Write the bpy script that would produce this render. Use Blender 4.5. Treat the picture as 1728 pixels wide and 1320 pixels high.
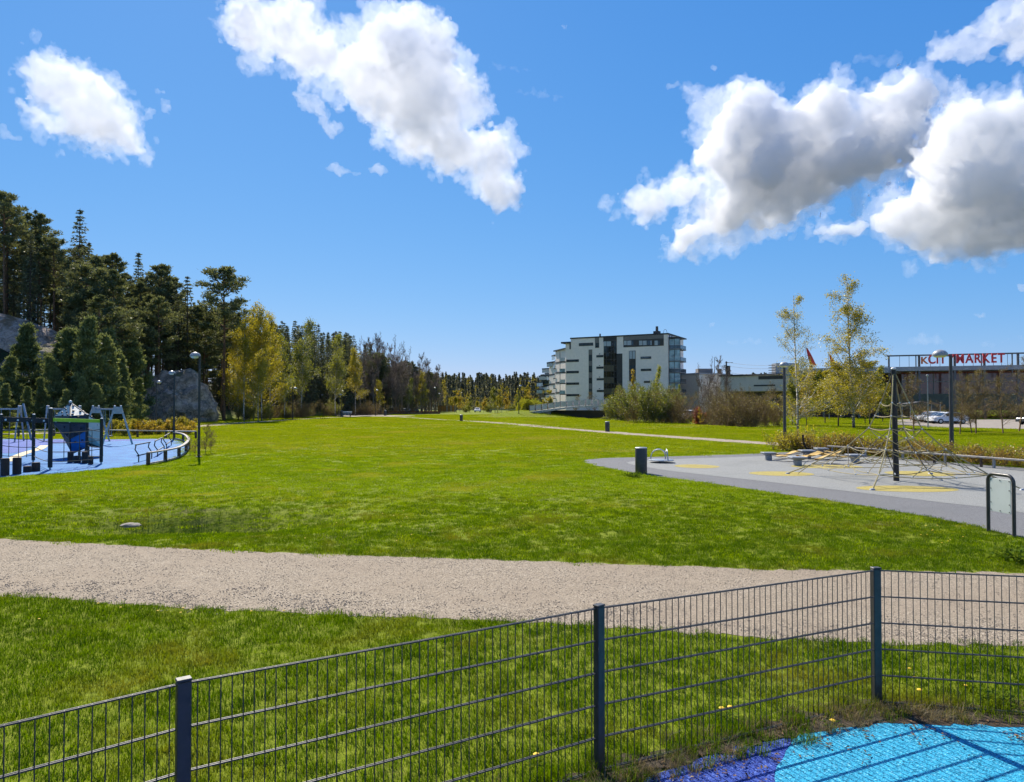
import bpy, bmesh, math, random
import numpy as np
from mathutils import Vector, Matrix, noise as mnoise

scene = bpy.context.scene
for o in list(bpy.data.objects):
    bpy.data.objects.remove(o)
COL = scene.collection
RAD = math.radians

# ------------------------------------------------------------------ camera
CAM_H = 2.3
F_PX = 1200.0          # focal length in photograph pixels (photo 1728 x 1320)
HORIZON = 684.0
PITCH = math.atan2(HORIZON - 660.0, F_PX)
cam_d = bpy.data.cameras.new('camera')
cam = bpy.data.objects.new('camera', cam_d)
COL.objects.link(cam)
cam.location = (0, 0, CAM_H)
cam.rotation_euler = (math.pi / 2 + PITCH, 0, 0)
cam_d.sensor_fit = 'HORIZONTAL'
cam_d.sensor_width = 36.0
cam_d.lens = 36.0 * F_PX / 1728.0
cam_d.clip_start = 0.05
cam_d.clip_end = 6000
scene.camera = cam

SUN_AZ = RAD(-24.0)     # measured from +Y, positive to +X
SUN_EL = RAD(44.0)

# ------------------------------------------------------------------ world
world = bpy.data.worlds.new('World')
scene.world = world
world.use_nodes = True


def pix_dir(px, py):
    x = (px - 864.0) / F_PX
    z = (660.0 - py) / F_PX
    v = Vector((x, 1.0, z))
    v.rotate(Matrix.Rotation(PITCH, 3, 'X'))
    return v.normalized()


def pix_azel(px, py):
    d = pix_dir(px, py)
    return math.atan2(d.x, d.y), math.asin(d.z)


class NT:
    """small helper for node trees"""
    def __init__(self, tree):
        self.t = tree
        self.n = tree.nodes
        self.l = tree.links

    def new(self, typ, **kw):
        nd = self.n.new(typ)
        for k, v in kw.items():
            setattr(nd, k, v)
        return nd

    def link(self, a, b):
        self.l.new(a, b)

    def put(self, sock, v):
        if isinstance(v, bpy.types.NodeSocket):
            self.l.new(v, sock)
        else:
            sock.default_value = v

    def math(self, op, a, b=None, c=None, clamp=False):
        nd = self.n.new('ShaderNodeMath')
        nd.operation = op
        nd.use_clamp = clamp
        self.put(nd.inputs[0], a)
        if b is not None:
            self.put(nd.inputs[1], b)
        if c is not None:
            self.put(nd.inputs[2], c)
        return nd.outputs[0]

    def vmath(self, op, a, b=None, s=None):
        nd = self.n.new('ShaderNodeVectorMath')
        nd.operation = op
        self.put(nd.inputs[0], a)
        if b is not None:
            self.put(nd.inputs[1], b)
        if s is not None:
            self.put(nd.inputs['Scale'], s)
        return nd.outputs['Value'] if op in ('LENGTH', 'DOT_PRODUCT', 'DISTANCE') else nd.outputs['Vector']

    def noise(self, vec, scale, detail=4, rough=0.55, dist=0.0, color=False, lac=2.0):
        nd = self.n.new('ShaderNodeTexNoise')
        self.put(nd.inputs['Vector'], vec)
        nd.inputs['Scale'].default_value = scale
        nd.inputs['Detail'].default_value = detail
        nd.inputs['Roughness'].default_value = rough
        nd.inputs['Lacunarity'].default_value = lac
        nd.inputs['Distortion'].default_value = dist
        return nd.outputs['Color'] if color else nd.outputs['Fac']

    def voronoi(self, vec, scale, feature='F1', out='Distance', rnd=1.0, detail=0, rough=0.5):
        nd = self.n.new('ShaderNodeTexVoronoi')
        nd.feature = feature
        self.put(nd.inputs['Vector'], vec)
        nd.inputs['Scale'].default_value = scale
        nd.inputs['Randomness'].default_value = rnd
        if 'Detail' in nd.inputs:
            nd.inputs['Detail'].default_value = detail
            nd.inputs['Roughness'].default_value = rough
        return nd.outputs[out]

    def ramp(self, fac, stops, interp='LINEAR'):
        nd = self.n.new('ShaderNodeValToRGB')
        nd.color_ramp.interpolation = interp
        els = nd.color_ramp.elements
        while len(els) > 1:
            els.remove(els[-1])
        for i, (p, c) in enumerate(stops):
            e = els[0] if i == 0 else els.new(p)
            e.position = p
            if not isinstance(c, (tuple, list)):
                c = (c, c, c)
            e.color = (c[0], c[1], c[2], 1)
        self.put(nd.inputs[0], fac)
        return nd.outputs[0]

    def mix(self, fac, a, b, blend='MIX'):
        nd = self.n.new('ShaderNodeMix')
        nd.data_type = 'RGBA'
        nd.blend_type = blend
        self.put(nd.inputs[0], fac)
        for s, v in ((nd.inputs[6], a), (nd.inputs[7], b)):
            if isinstance(v, (tuple, list)):
                v = (v[0], v[1], v[2], 1)
            self.put(s, v)
        return nd.outputs[2]

    def maprange(self, v, a, b, c=0.0, d=1.0, smooth=True):
        nd = self.n.new('ShaderNodeMapRange')
        nd.interpolation_type = 'SMOOTHSTEP' if smooth else 'LINEAR'
        self.put(nd.inputs[0], v)
        for i, x in enumerate((a, b, c, d)):
            nd.inputs[1 + i].default_value = x
        return nd.outputs[0]


def build_sky():
    t = NT(world.node_tree)
    world.node_tree.nodes.clear()
    sky = t.new('ShaderNodeTexSky', sky_type='NISHITA', sun_disc=False)
    sky.sun_elevation = SUN_EL
    sky.sun_rotation = SUN_AZ          # measured from +Y towards +X
    sky.altitude = 50
    sky.air_density = 1.0
    sky.dust_density = 0.12
    sky.ozone_density = 6.0
    # the photograph's white balance: a deeper, bluer rendering of the same sky everywhere
    sep = t.new('ShaderNodeSeparateColor')
    t.link(sky.outputs[0], sep.inputs[0])
    cmb = t.new('ShaderNodeCombineColor')
    chan = []
    for i, (gain, p) in enumerate(((0.755, 1.08), (0.725, 0.63), (0.97, 0.34))):
        v = t.math('MULTIPLY', sep.outputs[i], 0.10)
        v = t.math('POWER', v, p)
        v = t.math('MULTIPLY', v, gain / 0.10)
        chan.append(v)
    chan[0] = t.math('MINIMUM', chan[0], t.math('MULTIPLY', chan[1], 0.84))
    for i in range(3):
        t.link(chan[i], cmb.inputs[i])
    skycol = cmb.outputs[0]
    bg = t.new('ShaderNodeBackground')
    bg.inputs['Strength'].default_value = SKY_STRENGTH
    t.link(skycol, bg.inputs[0])
    out = t.new('ShaderNodeOutputWorld')
    t.link(bg.outputs[0], out.inputs[0])


EXPOSURE = 0.7
SKY_STRENGTH = 0.10 / 2 ** EXPOSURE
build_sky()

# ------------------------------------------------------------------ sun
sun_d = bpy.data.lights.new('sun', 'SUN')
sun_d.energy = 5.0
sun_d.angle = RAD(0.53)
sun_d.color = (1.0, 0.92, 0.80)
sun = bpy.data.objects.new('sun', sun_d)
COL.objects.link(sun)
sun.location = (-30, 60, 80)
sv = Vector((math.sin(SUN_AZ) * math.cos(SUN_EL), math.cos(SUN_AZ) * math.cos(SUN_EL), math.sin(SUN_EL)))
sun.rotation_euler = sv.to_track_quat('Z', 'Y').to_euler()

# ------------------------------------------------------------------ exposure
scene.render.engine = 'CYCLES'
scene.view_settings.view_transform = 'Standard'
scene.view_settings.look = 'None'
scene.view_settings.gamma = 1.0
scene.view_settings.exposure = EXPOSURE
scene.view_settings.use_curve_mapping = False
scene.cycles.use_denoising = True
scene.cycles.max_bounces = 6
scene.cycles.diffuse_bounces = 3
scene.cycles.glossy_bounces = 3
scene.cycles.transmission_bounces = 4
scene.cycles.transparent_max_bounces = 8
scene.cycles.caustics_reflective = False
scene.cycles.caustics_refractive = False
# ------------------------------------------------------------------ helpers
def P(px, py):
    """point of the flat ground seen at a photograph pixel"""
    d = pix_dir(px, py)
    k = CAM_H / -d.z
    return Vector((d.x * k, d.y * k, 0.0))


def at(px, dist, z=0.0):
    """ground point in the direction of photograph column px, dist metres ahead"""
    return Vector(((px - 864.0) / F_PX * dist, dist, z))


def zat(py, dist):
    """height of something seen at photograph row py, dist metres ahead"""
    return CAM_H + (HORIZON - py) / F_PX * dist


def smooth(a, b, x):
    t = min(1.0, max(0.0, (x - a) / (b - a)))
    return t * t * (3 - 2 * t)


class MB:
    def __init__(self):
        self.v = []
        self.f = []

    def add(self, vs, fs):
        o = len(self.v)
        self.v += [tuple(p) for p in vs]
        self.f += [tuple(i + o for i in f) for f in fs]

    def box(self, c, s, rz=0.0, M=None):
        hx, hy, hz = s[0] / 2, s[1] / 2, s[2] / 2
        vs = [Vector((x, y, z)) for x in (-hx, hx) for y in (-hy, hy) for z in (-hz, hz)]
        R = M if M is not None else Matrix.Rotation(rz, 3, 'Z')
        c = Vector(c)
        vs = [R @ p + c for p in vs]
        self.add(vs, [(0, 1, 3, 2), (4, 6, 7, 5), (0, 4, 5, 1), (2, 3, 7, 6), (0, 2, 6, 4), (1, 5, 7, 3)])

    def beam(self, p0, p1, w, h, up=(0, 0, 1)):
        p0, p1 = Vector(p0), Vector(p1)
        d = (p1 - p0)
        L = d.length
        d.normalize()
        u = Vector(up)
        s = d.cross(u)
        if s.length < 1e-4:
            s = d.cross(Vector((1, 0, 0)))
        s.normalize()
        u = s.cross(d)
        M = Matrix((d, s, u)).transposed()
        self.box((p0 + p1) / 2, (L, w, h), M=M)

    def cyl(self, p0, p1, r0, r1=None, n=8, cap=True):
        p0, p1 = Vector(p0), Vector(p1)
        if r1 is None:
            r1 = r0
        d = (p1 - p0).normalized()
        s = d.cross(Vector((0, 0, 1)))
        if s.length < 1e-3:
            s = Vector((1, 0, 0))
        s.normalize()
        u = s.cross(d)
        vs = []
        for p, r in ((p0, r0), (p1, r1)):
            for i in range(n):
                a = 2 * math.pi * i / n
                vs.append(p + s * (r * math.cos(a)) + u * (r * math.sin(a)))
        fs = [(i, (i + 1) % n, n + (i + 1) % n, n + i) for i in range(n)]
        if cap:
            fs.append(tuple(range(n - 1, -1, -1)))
            fs.append(tuple(range(n, 2 * n)))
        self.add(vs, fs)

    def tube(self, pts, r, n=6, closed=False, cap=True):
        pts = [Vector(p) for p in pts]
        m = len(pts)
        rr = r if isinstance(r, (list, tuple)) else [r] * m
        vs = []
        prev = None
        for i, p in enumerate(pts):
            a = pts[(i - 1) % m] if (i > 0 or closed) else p
            b = pts[(i + 1) % m] if (i < m - 1 or closed) else p
            d = (b - a).normalized()
            if prev is None:
                s = d.cross(Vector((0, 0, 1)))
                if s.length < 1e-3:
                    s = Vector((1, 0, 0))
            else:
                s = prev - d * prev.dot(d)
            s.normalize()
            prev = s
            u = s.cross(d)
            for k in range(n):
                an = 2 * math.pi * k / n
                vs.append(p + s * (rr[i] * math.cos(an)) + u * (rr[i] * math.sin(an)))
        fs = []
        for i in range(m if closed else m - 1):
            j = (i + 1) % m
            for k in range(n):
                fs.append((i * n + k, i * n + (k + 1) % n, j * n + (k + 1) % n, j * n + k))
        if cap and not closed:
            fs.append(tuple(range(n - 1, -1, -1)))
            fs.append(tuple((m - 1) * n + k for k in range(n)))
        self.add(vs, fs)

    def lathe(self, c, prof, n=16):
        c = Vector(c)
        vs = []
        for r, z in prof:
            for i in range(n):
                a = 2 * math.pi * i / n
                vs.append(c + Vector((r * math.cos(a), r * math.sin(a), z)))
        fs = []
        for j in range(len(prof) - 1):
            for i in range(n):
                fs.append((j * n + i, j * n + (i + 1) % n, (j + 1) * n + (i + 1) % n, (j + 1) * n + i))
        fs.append(tuple(range(n - 1, -1, -1)))
        fs.append(tuple((len(prof) - 1) * n + i for i in range(n)))
        self.add(vs, fs)

    def ball(self, c, r, n=8, sq=1.0):
        k = max(4, n // 2 + 1)
        self.lathe(c, [(max(1e-4, r * math.sin(math.pi * j / k)), -r * sq * math.cos(math.pi * j / k)) for j in range(k + 1)], n)

    def prism(self, pts, z0, z1):
        n = len(pts)
        vs = [(p[0], p[1], z0) for p in pts] + [(p[0], p[1], z1) for p in pts]
        fs = [(i, (i + 1) % n, n + (i + 1) % n, n + i) for i in range(n)]
        fs += [tuple(range(n - 1, -1, -1)), tuple(range(n, 2 * n))]
        self.add(vs, fs)

    def mesh(self, name, off=None, smooth=False, bevel=0.0):
        me = bpy.data.meshes.new(name)
        v = self.v if off is None else [(p[0] - off[0], p[1] - off[1], p[2] - off[2]) for p in self.v]
        me.from_pydata([tuple(p) for p in v], [], self.f)
        bm = bmesh.new()
        bm.from_mesh(me)
        bmesh.ops.recalc_face_normals(bm, faces=bm.faces)
        if bevel:
            bmesh.ops.bevel(bm, geom=list(bm.edges), offset=bevel, segments=1, affect='EDGES')
        bm.to_mesh(me)
        bm.free()
        if smooth:
            shade_auto(me)
        me.update()
        return me

    def build(self, name, mat, parent=None, smooth=False, bevel=0.0, local=False):
        off = None
        if parent is not None and not local:
            off = world_loc(parent)
        me = self.mesh(name, off, smooth, bevel)
        return link(name, me, mat, parent)


def shade_auto(me, ang=40):
    me.polygons.foreach_set('use_smooth', np.ones(len(me.polygons), dtype=bool))
    try:
        me.set_sharp_from_angle(angle=RAD(ang))
    except Exception:
        pass


def world_loc(o):
    p = Vector(o.location)
    while o.parent is not None:
        o = o.parent
        p = p + Vector(o.location)
    return p


def link(name, me, mat=None, parent=None):
    o = bpy.data.objects.new(name, me)
    COL.objects.link(o)
    if mat is not None:
        if len(me.materials) == 0:
            me.materials.append(mat)
    if parent is not None:
        o.parent = parent
    return o


def thing(name, loc, label, cat, group=None, rz=0.0):
    o = bpy.data.objects.new(name, None)
    o.empty_display_size = 0.2
    COL.objects.link(o)
    o.location = loc
    o.rotation_euler = (0, 0, rz)
    return tag(o, label, cat, group)


def tag(o, label=None, cat=None, group=None, kind=None):
    if label:
        o['label'] = label
    if cat:
        o['category'] = cat
    if group:
        o['group'] = group
    if kind:
        o['kind'] = kind
    return o


def copy_tree(o, parent=None):
    c = o.copy()
    COL.objects.link(c)
    c.parent = parent
    for ch in list(o.children):
        copy_tree(ch, c)
    return c


def np_mesh(name, V, F):
    """mesh from arrays, all faces with the same number of corners"""
    V = np.asarray(V, dtype=np.float32)
    F = np.asarray(F, dtype=np.int32)
    me = bpy.data.meshes.new(name)
    me.vertices.add(len(V))
    me.vertices.foreach_set('co', V.ravel())
    k = F.shape[1]
    me.loops.add(F.size)
    me.loops.foreach_set('vertex_index', F.ravel())
    me.polygons.add(len(F))
    me.polygons.foreach_set('loop_start', (np.arange(len(F)) * k).astype(np.int32))
    me.update()
    me.validate()
    return me


# ------------------------------------------------------------------ materials
MATS = {}


def new_mat(name):
    m = bpy.data.materials.new(name)
    m.use_nodes = True
    m.node_tree.nodes.clear()
    t = NT(m.node_tree)
    out = t.new('ShaderNodeOutputMaterial')
    MATS[name] = m
    return m, t, out


def pbr(name, col, rough=0.6, var=0.25, scale=6.0, bump=0.0, bscale=40.0, metal=0.0, spec=0.5, col2=None, detail=5, coord='Object', dist=0.02):
    """weathered single-colour surface: noise between two tones, optional relief"""
    m, t, out = new_mat(name)
    b = t.new('ShaderNodeBsdfPrincipled')
    tc = t.new('ShaderNodeTexCoord')
    v = tc.outputs[coord]
    n = t.noise(v, scale, detail, 0.6)
    if col2 is None:
        c1 = tuple(max(0, c * (1 - var)) for c in col)
        c2 = tuple(min(1, c * (1 + var)) for c in col)
    else:
        c1, c2 = col, col2
    c = t.ramp(n, [(0.3, c1), (0.7, c2)])
    t.link(c, b.inputs['Base Color'])
    r = t.maprange(t.noise(v, scale * 2.7, 4, .6), 0.25, 0.75, max(0.02, rough - .1), min(1, rough + .1))
    t.link(r, b.inputs['Roughness'])
    b.inputs['Metallic'].default_value = metal
    b.inputs['Specular IOR Level'].default_value = spec
    if bump:
        bp = t.new('ShaderNodeBump')
        bp.inputs['Strength'].default_value = bump
        bp.inputs['Distance'].default_value = dist
        t.link(t.noise(v, bscale, 5, 0.65), bp.inputs['Height'])
        t.link(bp.outputs[0], b.inputs['Normal'])
    t.link(b.outputs[0], out.inputs[0])
    return m


def leaf_mat(name, c1, c2, trans=0.45, patch=None, pscale=0.25, gloss=0.05):
    """leaf or blade: light passes through; tone varies per object and through space"""
    m, t, out = new_mat(name)
    geo = t.new('ShaderNodeNewGeometry')
    oi = t.new('ShaderNodeObjectInfo')
    n = t.noise(geo.outputs['Position'], 1.7, 3, 0.6)
    f = t.math('ADD', t.math('MULTIPLY', n, 0.65), t.math('MULTIPLY', oi.outputs['Random'], 0.35))
    f = t.math('ADD', f, t.math('MULTIPLY_ADD', geo.outputs['Random Per Island'], 0.5, -0.25))
    col = t.ramp(f, [(0.22, c1), (0.78, c2)])
    if patch is not None:
        pn = t.noise(geo.outputs['Position'], pscale, 5, 0.62, 0.4)
        col = t.mix(t.maprange(pn, 0.5, 0.72, 0, 0.8), col, patch)
    d = t.new('ShaderNodeBsdfDiffuse')
    tr = t.new('ShaderNodeBsdfTranslucent')
    t.link(col, d.inputs[0])
    t.link(t.mix(1.0, col, (1.35, 1.25, 0.7), 'MULTIPLY'), tr.inputs[0])
    mx = t.new('ShaderNodeMixShader')
    mx.inputs[0].default_value = trans
    t.link(d.outputs[0], mx.inputs[1])
    t.link(tr.outputs[0], mx.inputs[2])
    if gloss:
        g = t.new('ShaderNodeBsdfGlossy')
        g.inputs['Roughness'].default_value = 0.42
        m2 = t.new('ShaderNodeMixShader')
        m2.inputs[0].default_value = gloss
        t.link(mx.outputs[0], m2.inputs[1])
        t.link(g.outputs[0], m2.inputs[2])
        mx = m2
    t.link(mx.outputs[0], out.inputs[0])
    return m


def glass_mat(name, col=(0.05, 0.07, 0.09), rough=0.06, spec=0.9):
    m, t, out = new_mat(name)
    b = t.new('ShaderNodeBsdfPrincipled')
    tc = t.new('ShaderNodeTexCoord')
    n = t.noise(tc.outputs['Object'], 0.8, 3, .5)
    t.link(t.ramp(n, [(0.35, tuple(c * .6 for c in col)), (0.65, tuple(c * 1.4 for c in col))]), b.inputs['Base Color'])
    b.inputs['Roughness'].default_value = rough
    b.inputs['Specular IOR Level'].default_value = spec
    t.link(b.outputs[0], out.inputs[0])
    return m


M_ANTHR = pbr('anthracite_coating', (0.048, 0.045, 0.041), 0.42, 0.25, 12, 0.15, 120, dist=.002)
M_STEEL = pbr('galvanised_steel', (0.42, 0.44, 0.46), 0.38, 0.2, 9, metal=0.85)
M_STEEL_D = pbr('brushed_grey_steel', (0.30, 0.32, 0.35), 0.45, 0.2, 9, metal=0.6)
M_POLE = pbr('dark_lamp_pole_paint', (0.030, 0.030, 0.031), 0.4, 0.25, 5)
M_POLE_B = pbr('brown_grey_pole_paint', (0.060, 0.055, 0.062), 0.5, 0.2, 5)
M_LAMP = pbr('lamp_hood_grey', (0.30, 0.31, 0.33), 0.4, 0.15, 6)
M_LAMPGL = pbr('lamp_glass_opal', (0.75, 0.76, 0.76), 0.25, 0.06, 6)
M_TIMBER = pbr('weathered_timber', (0.33, 0.30, 0.26), 0.8, 0.3, 7, 0.4, 60)
M_TIMBER_D = pbr('brown_stained_timber', (0.085, 0.055, 0.04), 0.75, 0.35, 6, 0.4, 50)
M_BLACKP = pbr('black_play_post', (0.014, 0.013, 0.015), 0.5, 0.3, 8)
M_CONC = pbr('pale_concrete', (0.42, 0.41, 0.39), 0.85, 0.18, 3, 0.3, 30)
# ------------------------------------------------------------------ terrain
FOOT = [(-60, -95), (40, -90), (58, -72), (70, -56), (84, -49), (96, -46), (120, -45), (150, -43), (180, -40), (210, -36), (250, -31), (300, -36), (420, -70), (700, -90)]
HMAX = [(-60, 12), (40, 17), (80, 21), (105, 21), (125, 15), (150, 9), (185, 5), (230, 4), (300, 4), (700, 4)]


def interp(tab, y):
    if y <= tab[0][0]:
        return tab[0][1]
    for (a, va), (b, vb) in zip(tab, tab[1:]):
        if y <= b:
            return va + (vb - va) * (y - a) / (b - a)
    return tab[-1][1]


DIP = P(330, 872)


def gz(x, y):
    z = 0.0
    s = interp(FOOT, y) - x
    if s > 0:
        z += interp(HMAX, y) * smooth(0, 46, s) + 0.9 * smooth(0, 6, s)
        z += 0.7 * mnoise.noise(Vector((x * .09, y * .09, 0))) * smooth(2, 15, s)
    # far wooded ridge
    z += 13 * smooth(330, 520, y - 0.05 * x)
    # hollow in the lawn
    dx = (x - DIP.x) / 2.6
    dy = y - DIP.y + 0.25 * math.sin(x * 1.3)
    dy = dy / 0.75 if dy > 0 else dy / 1.7
    q = dx * dx + dy * dy
    if q < 4:
        z -= 0.60 * math.exp(-q * 1.5)
    # bank leading up to the footbridge, and the ditch it crosses
    d2 = ((x - 3.2) / 7) ** 2 + ((y - 143) / 6) ** 2
    z += 1.3 * math.exp(-d2)
    t = smooth(70, 90, y) * (1 - smooth(150, 175, y))
    cx = 12 + (150 - y) * 0.22
    z -= 0.9 * t * math.exp(-((x - cx) / 3.0) ** 2)
    # gentle roll of the lawn beyond the playgrounds
    k = smooth(60, 75, y) * (1 - smooth(160, 200, y)) * (1 - smooth(25, 40, abs(x - 5)))
    z += 0.10 * k * mnoise.noise(Vector((x * .05, y * .05, 3)))
    return z


def lawn_material():
    m, t, out = new_mat('lawn_ground')
    geo = t.new('ShaderNodeNewGeometry')
    p = geo.outputs['Position']
    fine = t.noise(p, 14.0, 6, 0.7)
    mid = t.noise(p, 0.9, 5, 0.6)
    big = t.noise(p, 0.16, 5, 0.62, 0.5)
    green = t.ramp(fine, [(0.3, (0.08, 0.105, 0.006)), (0.55, (0.17, 0.21, 0.012)), (0.75, (0.25, 0.28, 0.02))])
    dry = t.ramp(fine, [(0.3, (0.06, 0.06, 0.02)), (0.7, (0.20, 0.18, 0.065))])
    f = t.math('ADD', t.math('MULTIPLY', mid, 0.45), t.math('MULTIPLY', big, 0.55))
    col = t.mix(t.maprange(f, 0.52, 0.66, 0, 0.8), green, dry)
    # forest floor under the hillside trees: needles, moss, lingonberry
    moss = t.ramp(t.noise(p, 1.3, 6, 0.65), [(0.35, (0.030, 0.026, 0.014)), (0.5, (0.045, 0.045, 0.018)), (0.65, (0.06, 0.075, 0.02))])
    at_ = t.new('ShaderNodeAttribute')
    at_.attribute_name = 'wood'
    col = t.mix(at_.outputs['Fac'], col, moss)
    b = t.new('ShaderNodeBsdfPrincipled')
    t.link(col, b.inputs['Base Color'])
    b.inputs['Roughness'].default_value = 0.95
    b.inputs['Specular IOR Level'].default_value = 0.1
    bp = t.new('ShaderNodeBump')
    bp.inputs['Strength'].default_value = 0.6
    bp.inputs['Distance'].default_value = 0.05
    t.link(fine, bp.inputs['Height'])
    t.link(bp.outputs[0], b.inputs['Normal'])
    t.link(b.outputs[0], out.inputs[0])
    return m


def make_ground():
    def axis(stops):
        a = []
        for (s, e, d) in stops:
            a += list(np.arange(s, e, d))
        a.append(stops[-1][1])
        return np.array(a)
    xs = axis([(-1500, -400, 110), (-400, -130, 15), (-130, -20, 2.5), (-20, 2, 0.4), (2, 50, 2.0), (50, 200, 8), (200, 400, 25), (400, 1500, 110)])
    ys = axis([(-300, -30, 30), (-30, 8, 4), (8, 22, 0.22), (22, 60, 2), (60, 180, 2.5), (180, 300, 5), (300, 560, 13), (560, 2600, 100)])
    V = np.zeros((len(ys), len(xs), 3))
    wood = np.zeros((len(ys), len(xs)))
    for j, y in enumerate(ys):
        for i, x in enumerate(xs):
            V[j, i] = (x, y, gz(x, y))
            s = interp(FOOT, y) - x
            wood[j, i] = max(smooth(-0.5, 5, s + 2.2 * mnoise.noise(Vector((x * .12, y * .12, 9)))), smooth(300, 340, y))
    n, mm = len(ys), len(xs)
    idx = np.arange(n * mm).reshape(n, mm)
    F = np.stack([idx[:-1, :-1], idx[:-1, 1:], idx[1:, 1:], idx[1:, :-1]], -1).reshape(-1, 4)
    me = np_mesh('ground', V.reshape(-1, 3), F)
    a = me.attributes.new('wood', 'FLOAT', 'POINT')
    a.data.foreach_set('value', wood.ravel().astype(np.float32))
    me.polygons.foreach_set('use_smooth', np.ones(len(F), dtype=bool))
    o = link('ground', me, lawn_material())
    tag(o, 'green park lawn rising into a wooded hillside', 'lawn', kind='structure')
    return o


ground = make_ground()


# ------------------------------------------------------------------ flat sheets (paths, play surfaces)
def dense(poly, step, jit=0.0, seed=0, closed=True):
    rs = random.Random(seed)
    out = []
    n = len(poly)
    for i in range(n if closed else n - 1):
        a, b = Vector(poly[i][:2]), Vector(poly[(i + 1) % n][:2])
        k = max(1, int((b - a).length / step))
        for j in range(k):
            p = a.lerp(b, j / k)
            out.append((p.x + rs.gauss(0, jit), p.y + rs.gauss(0, jit)))
    if not closed:
        out.append(tuple(poly[-1][:2]))
    return out


def spline(pts, sub=6, closed=True):
    pts = [Vector((p[0], p[1])) for p in pts]
    n = len(pts)
    out = []
    rng = range(n) if closed else range(n - 1)
    for i in rng:
        if closed:
            p0, p1, p2, p3 = pts[(i - 1) % n], pts[i], pts[(i + 1) % n], pts[(i + 2) % n]
        else:
            p0, p1, p2, p3 = pts[max(i - 1, 0)], pts[i], pts[i + 1], pts[min(i + 2, n - 1)]
        for j in range(sub):
            t = j / sub
            q = 0.5 * ((2 * p1) + (p2 - p0) * t + (2 * p0 - 5 * p1 + 4 * p2 - p3) * t * t + (3 * p1 - p0 - 3 * p2 + p3) * t ** 3)
            out.append((q.x, q.y))
    if not closed:
        out.append((pts[-1].x, pts[-1].y))
    return out


def sheet(name, poly, z, mat, label=None, cat=None, parent=None, kind='structure', drape=False):
    bm = bmesh.new()
    vs = [bm.verts.new((p[0], p[1], z + (gz(p[0], p[1]) if drape else 0))) for p in poly]
    f = bm.faces.new(vs)
    bmesh.ops.triangulate(bm, faces=[f])
    bmesh.ops.recalc_face_normals(bm, faces=bm.faces)
    if sum(ff.normal.z for ff in bm.faces) < 0:
        bmesh.ops.reverse_faces(bm, faces=bm.faces)
    me = bpy.data.meshes.new(name)
    bm.to_mesh(me)
    bm.free()
    o = link(name, me, mat, parent)
    if parent is None:
        tag(o, label, cat, kind=kind)
    return o


def ribbon_poly(center, w):
    L, R = [], []
    n = len(center)
    for i in range(n):
        a = Vector(center[max(0, i - 1)])
        b = Vector(center[min(n - 1, i + 1)])
        d = (b - a).normalized()
        s = Vector((-d.y, d.x)) * (w(i / (n - 1)) if callable(w) else w) * .5
        c = Vector(center[i])
        L.append(tuple(c + s))
        R.append(tuple(c - s))
    return L, R


def ribbon(name, center, w, z, mat, label, cat):
    L, R = ribbon_poly(center, w)
    mb = MB()
    for i in range(len(L) - 1):
        q = [(p[0], p[1], z + gz(p[0], p[1])) for p in (L[i], R[i], R[i + 1], L[i + 1])]
        mb.add(q, [(0, 1, 2, 3)])
    o = mb.build(name, mat)
    me = o.data
    if sum(p.normal.z for p in me.polygons) < 0:
        me.flip_normals()
    tag(o, label, cat, kind='structure')
    return o, L + R[::-1]


def gravel_material(name='gravel', edge=True):
    m, t, out = new_mat(name)
    geo = t.new('ShaderNodeNewGeometry')
    p = geo.outputs['Position']
    peb = t.voronoi(p, 85.0, 'F1', 'Color')
    pd = t.voronoi(p, 85.0, 'F1', 'Distance')
    sp = t.new('ShaderNodeSeparateColor')
    t.link(peb, sp.inputs[0])
    stone = t.ramp(sp.outputs[0], [(0.0, (0.09, 0.075, 0.06)), (0.35, (0.25, 0.205, 0.145)), (0.7, (0.35, 0.285, 0.20)), (1.0, (0.58, 0.50, 0.39))])
    dust = t.ramp(t.noise(p, 30, 5, .7), [(0.3, (0.23, 0.183, 0.128)), (0.7, (0.365, 0.292, 0.208))])
    big = t.noise(p, 0.55, 4, .6)
    col = t.mix(t.maprange(big, 0.35, 0.7, .25, .85), stone, dust)
    b = t.new('ShaderNodeBsdfPrincipled')
    t.link(col, b.inputs['Base Color'])
    b.inputs['Roughness'].default_value = 0.9
    b.inputs['Specular IOR Level'].default_value = 0.25
    bp = t.new('ShaderNodeBump')
    bp.inputs['Strength'].default_value = 0.8
    bp.inputs['Distance'].default_value = 0.012
    h = t.math('ADD', t.math('MULTIPLY', pd, -1.0), t.math('MULTIPLY', t.noise(p, 4, 4, .6), 1.4))
    t.link(h, bp.inputs['Height'])
    t.link(bp.outputs[0], b.inputs['Normal'])
    t.link(b.outputs[0], out.inputs[0])
    return m


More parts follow.
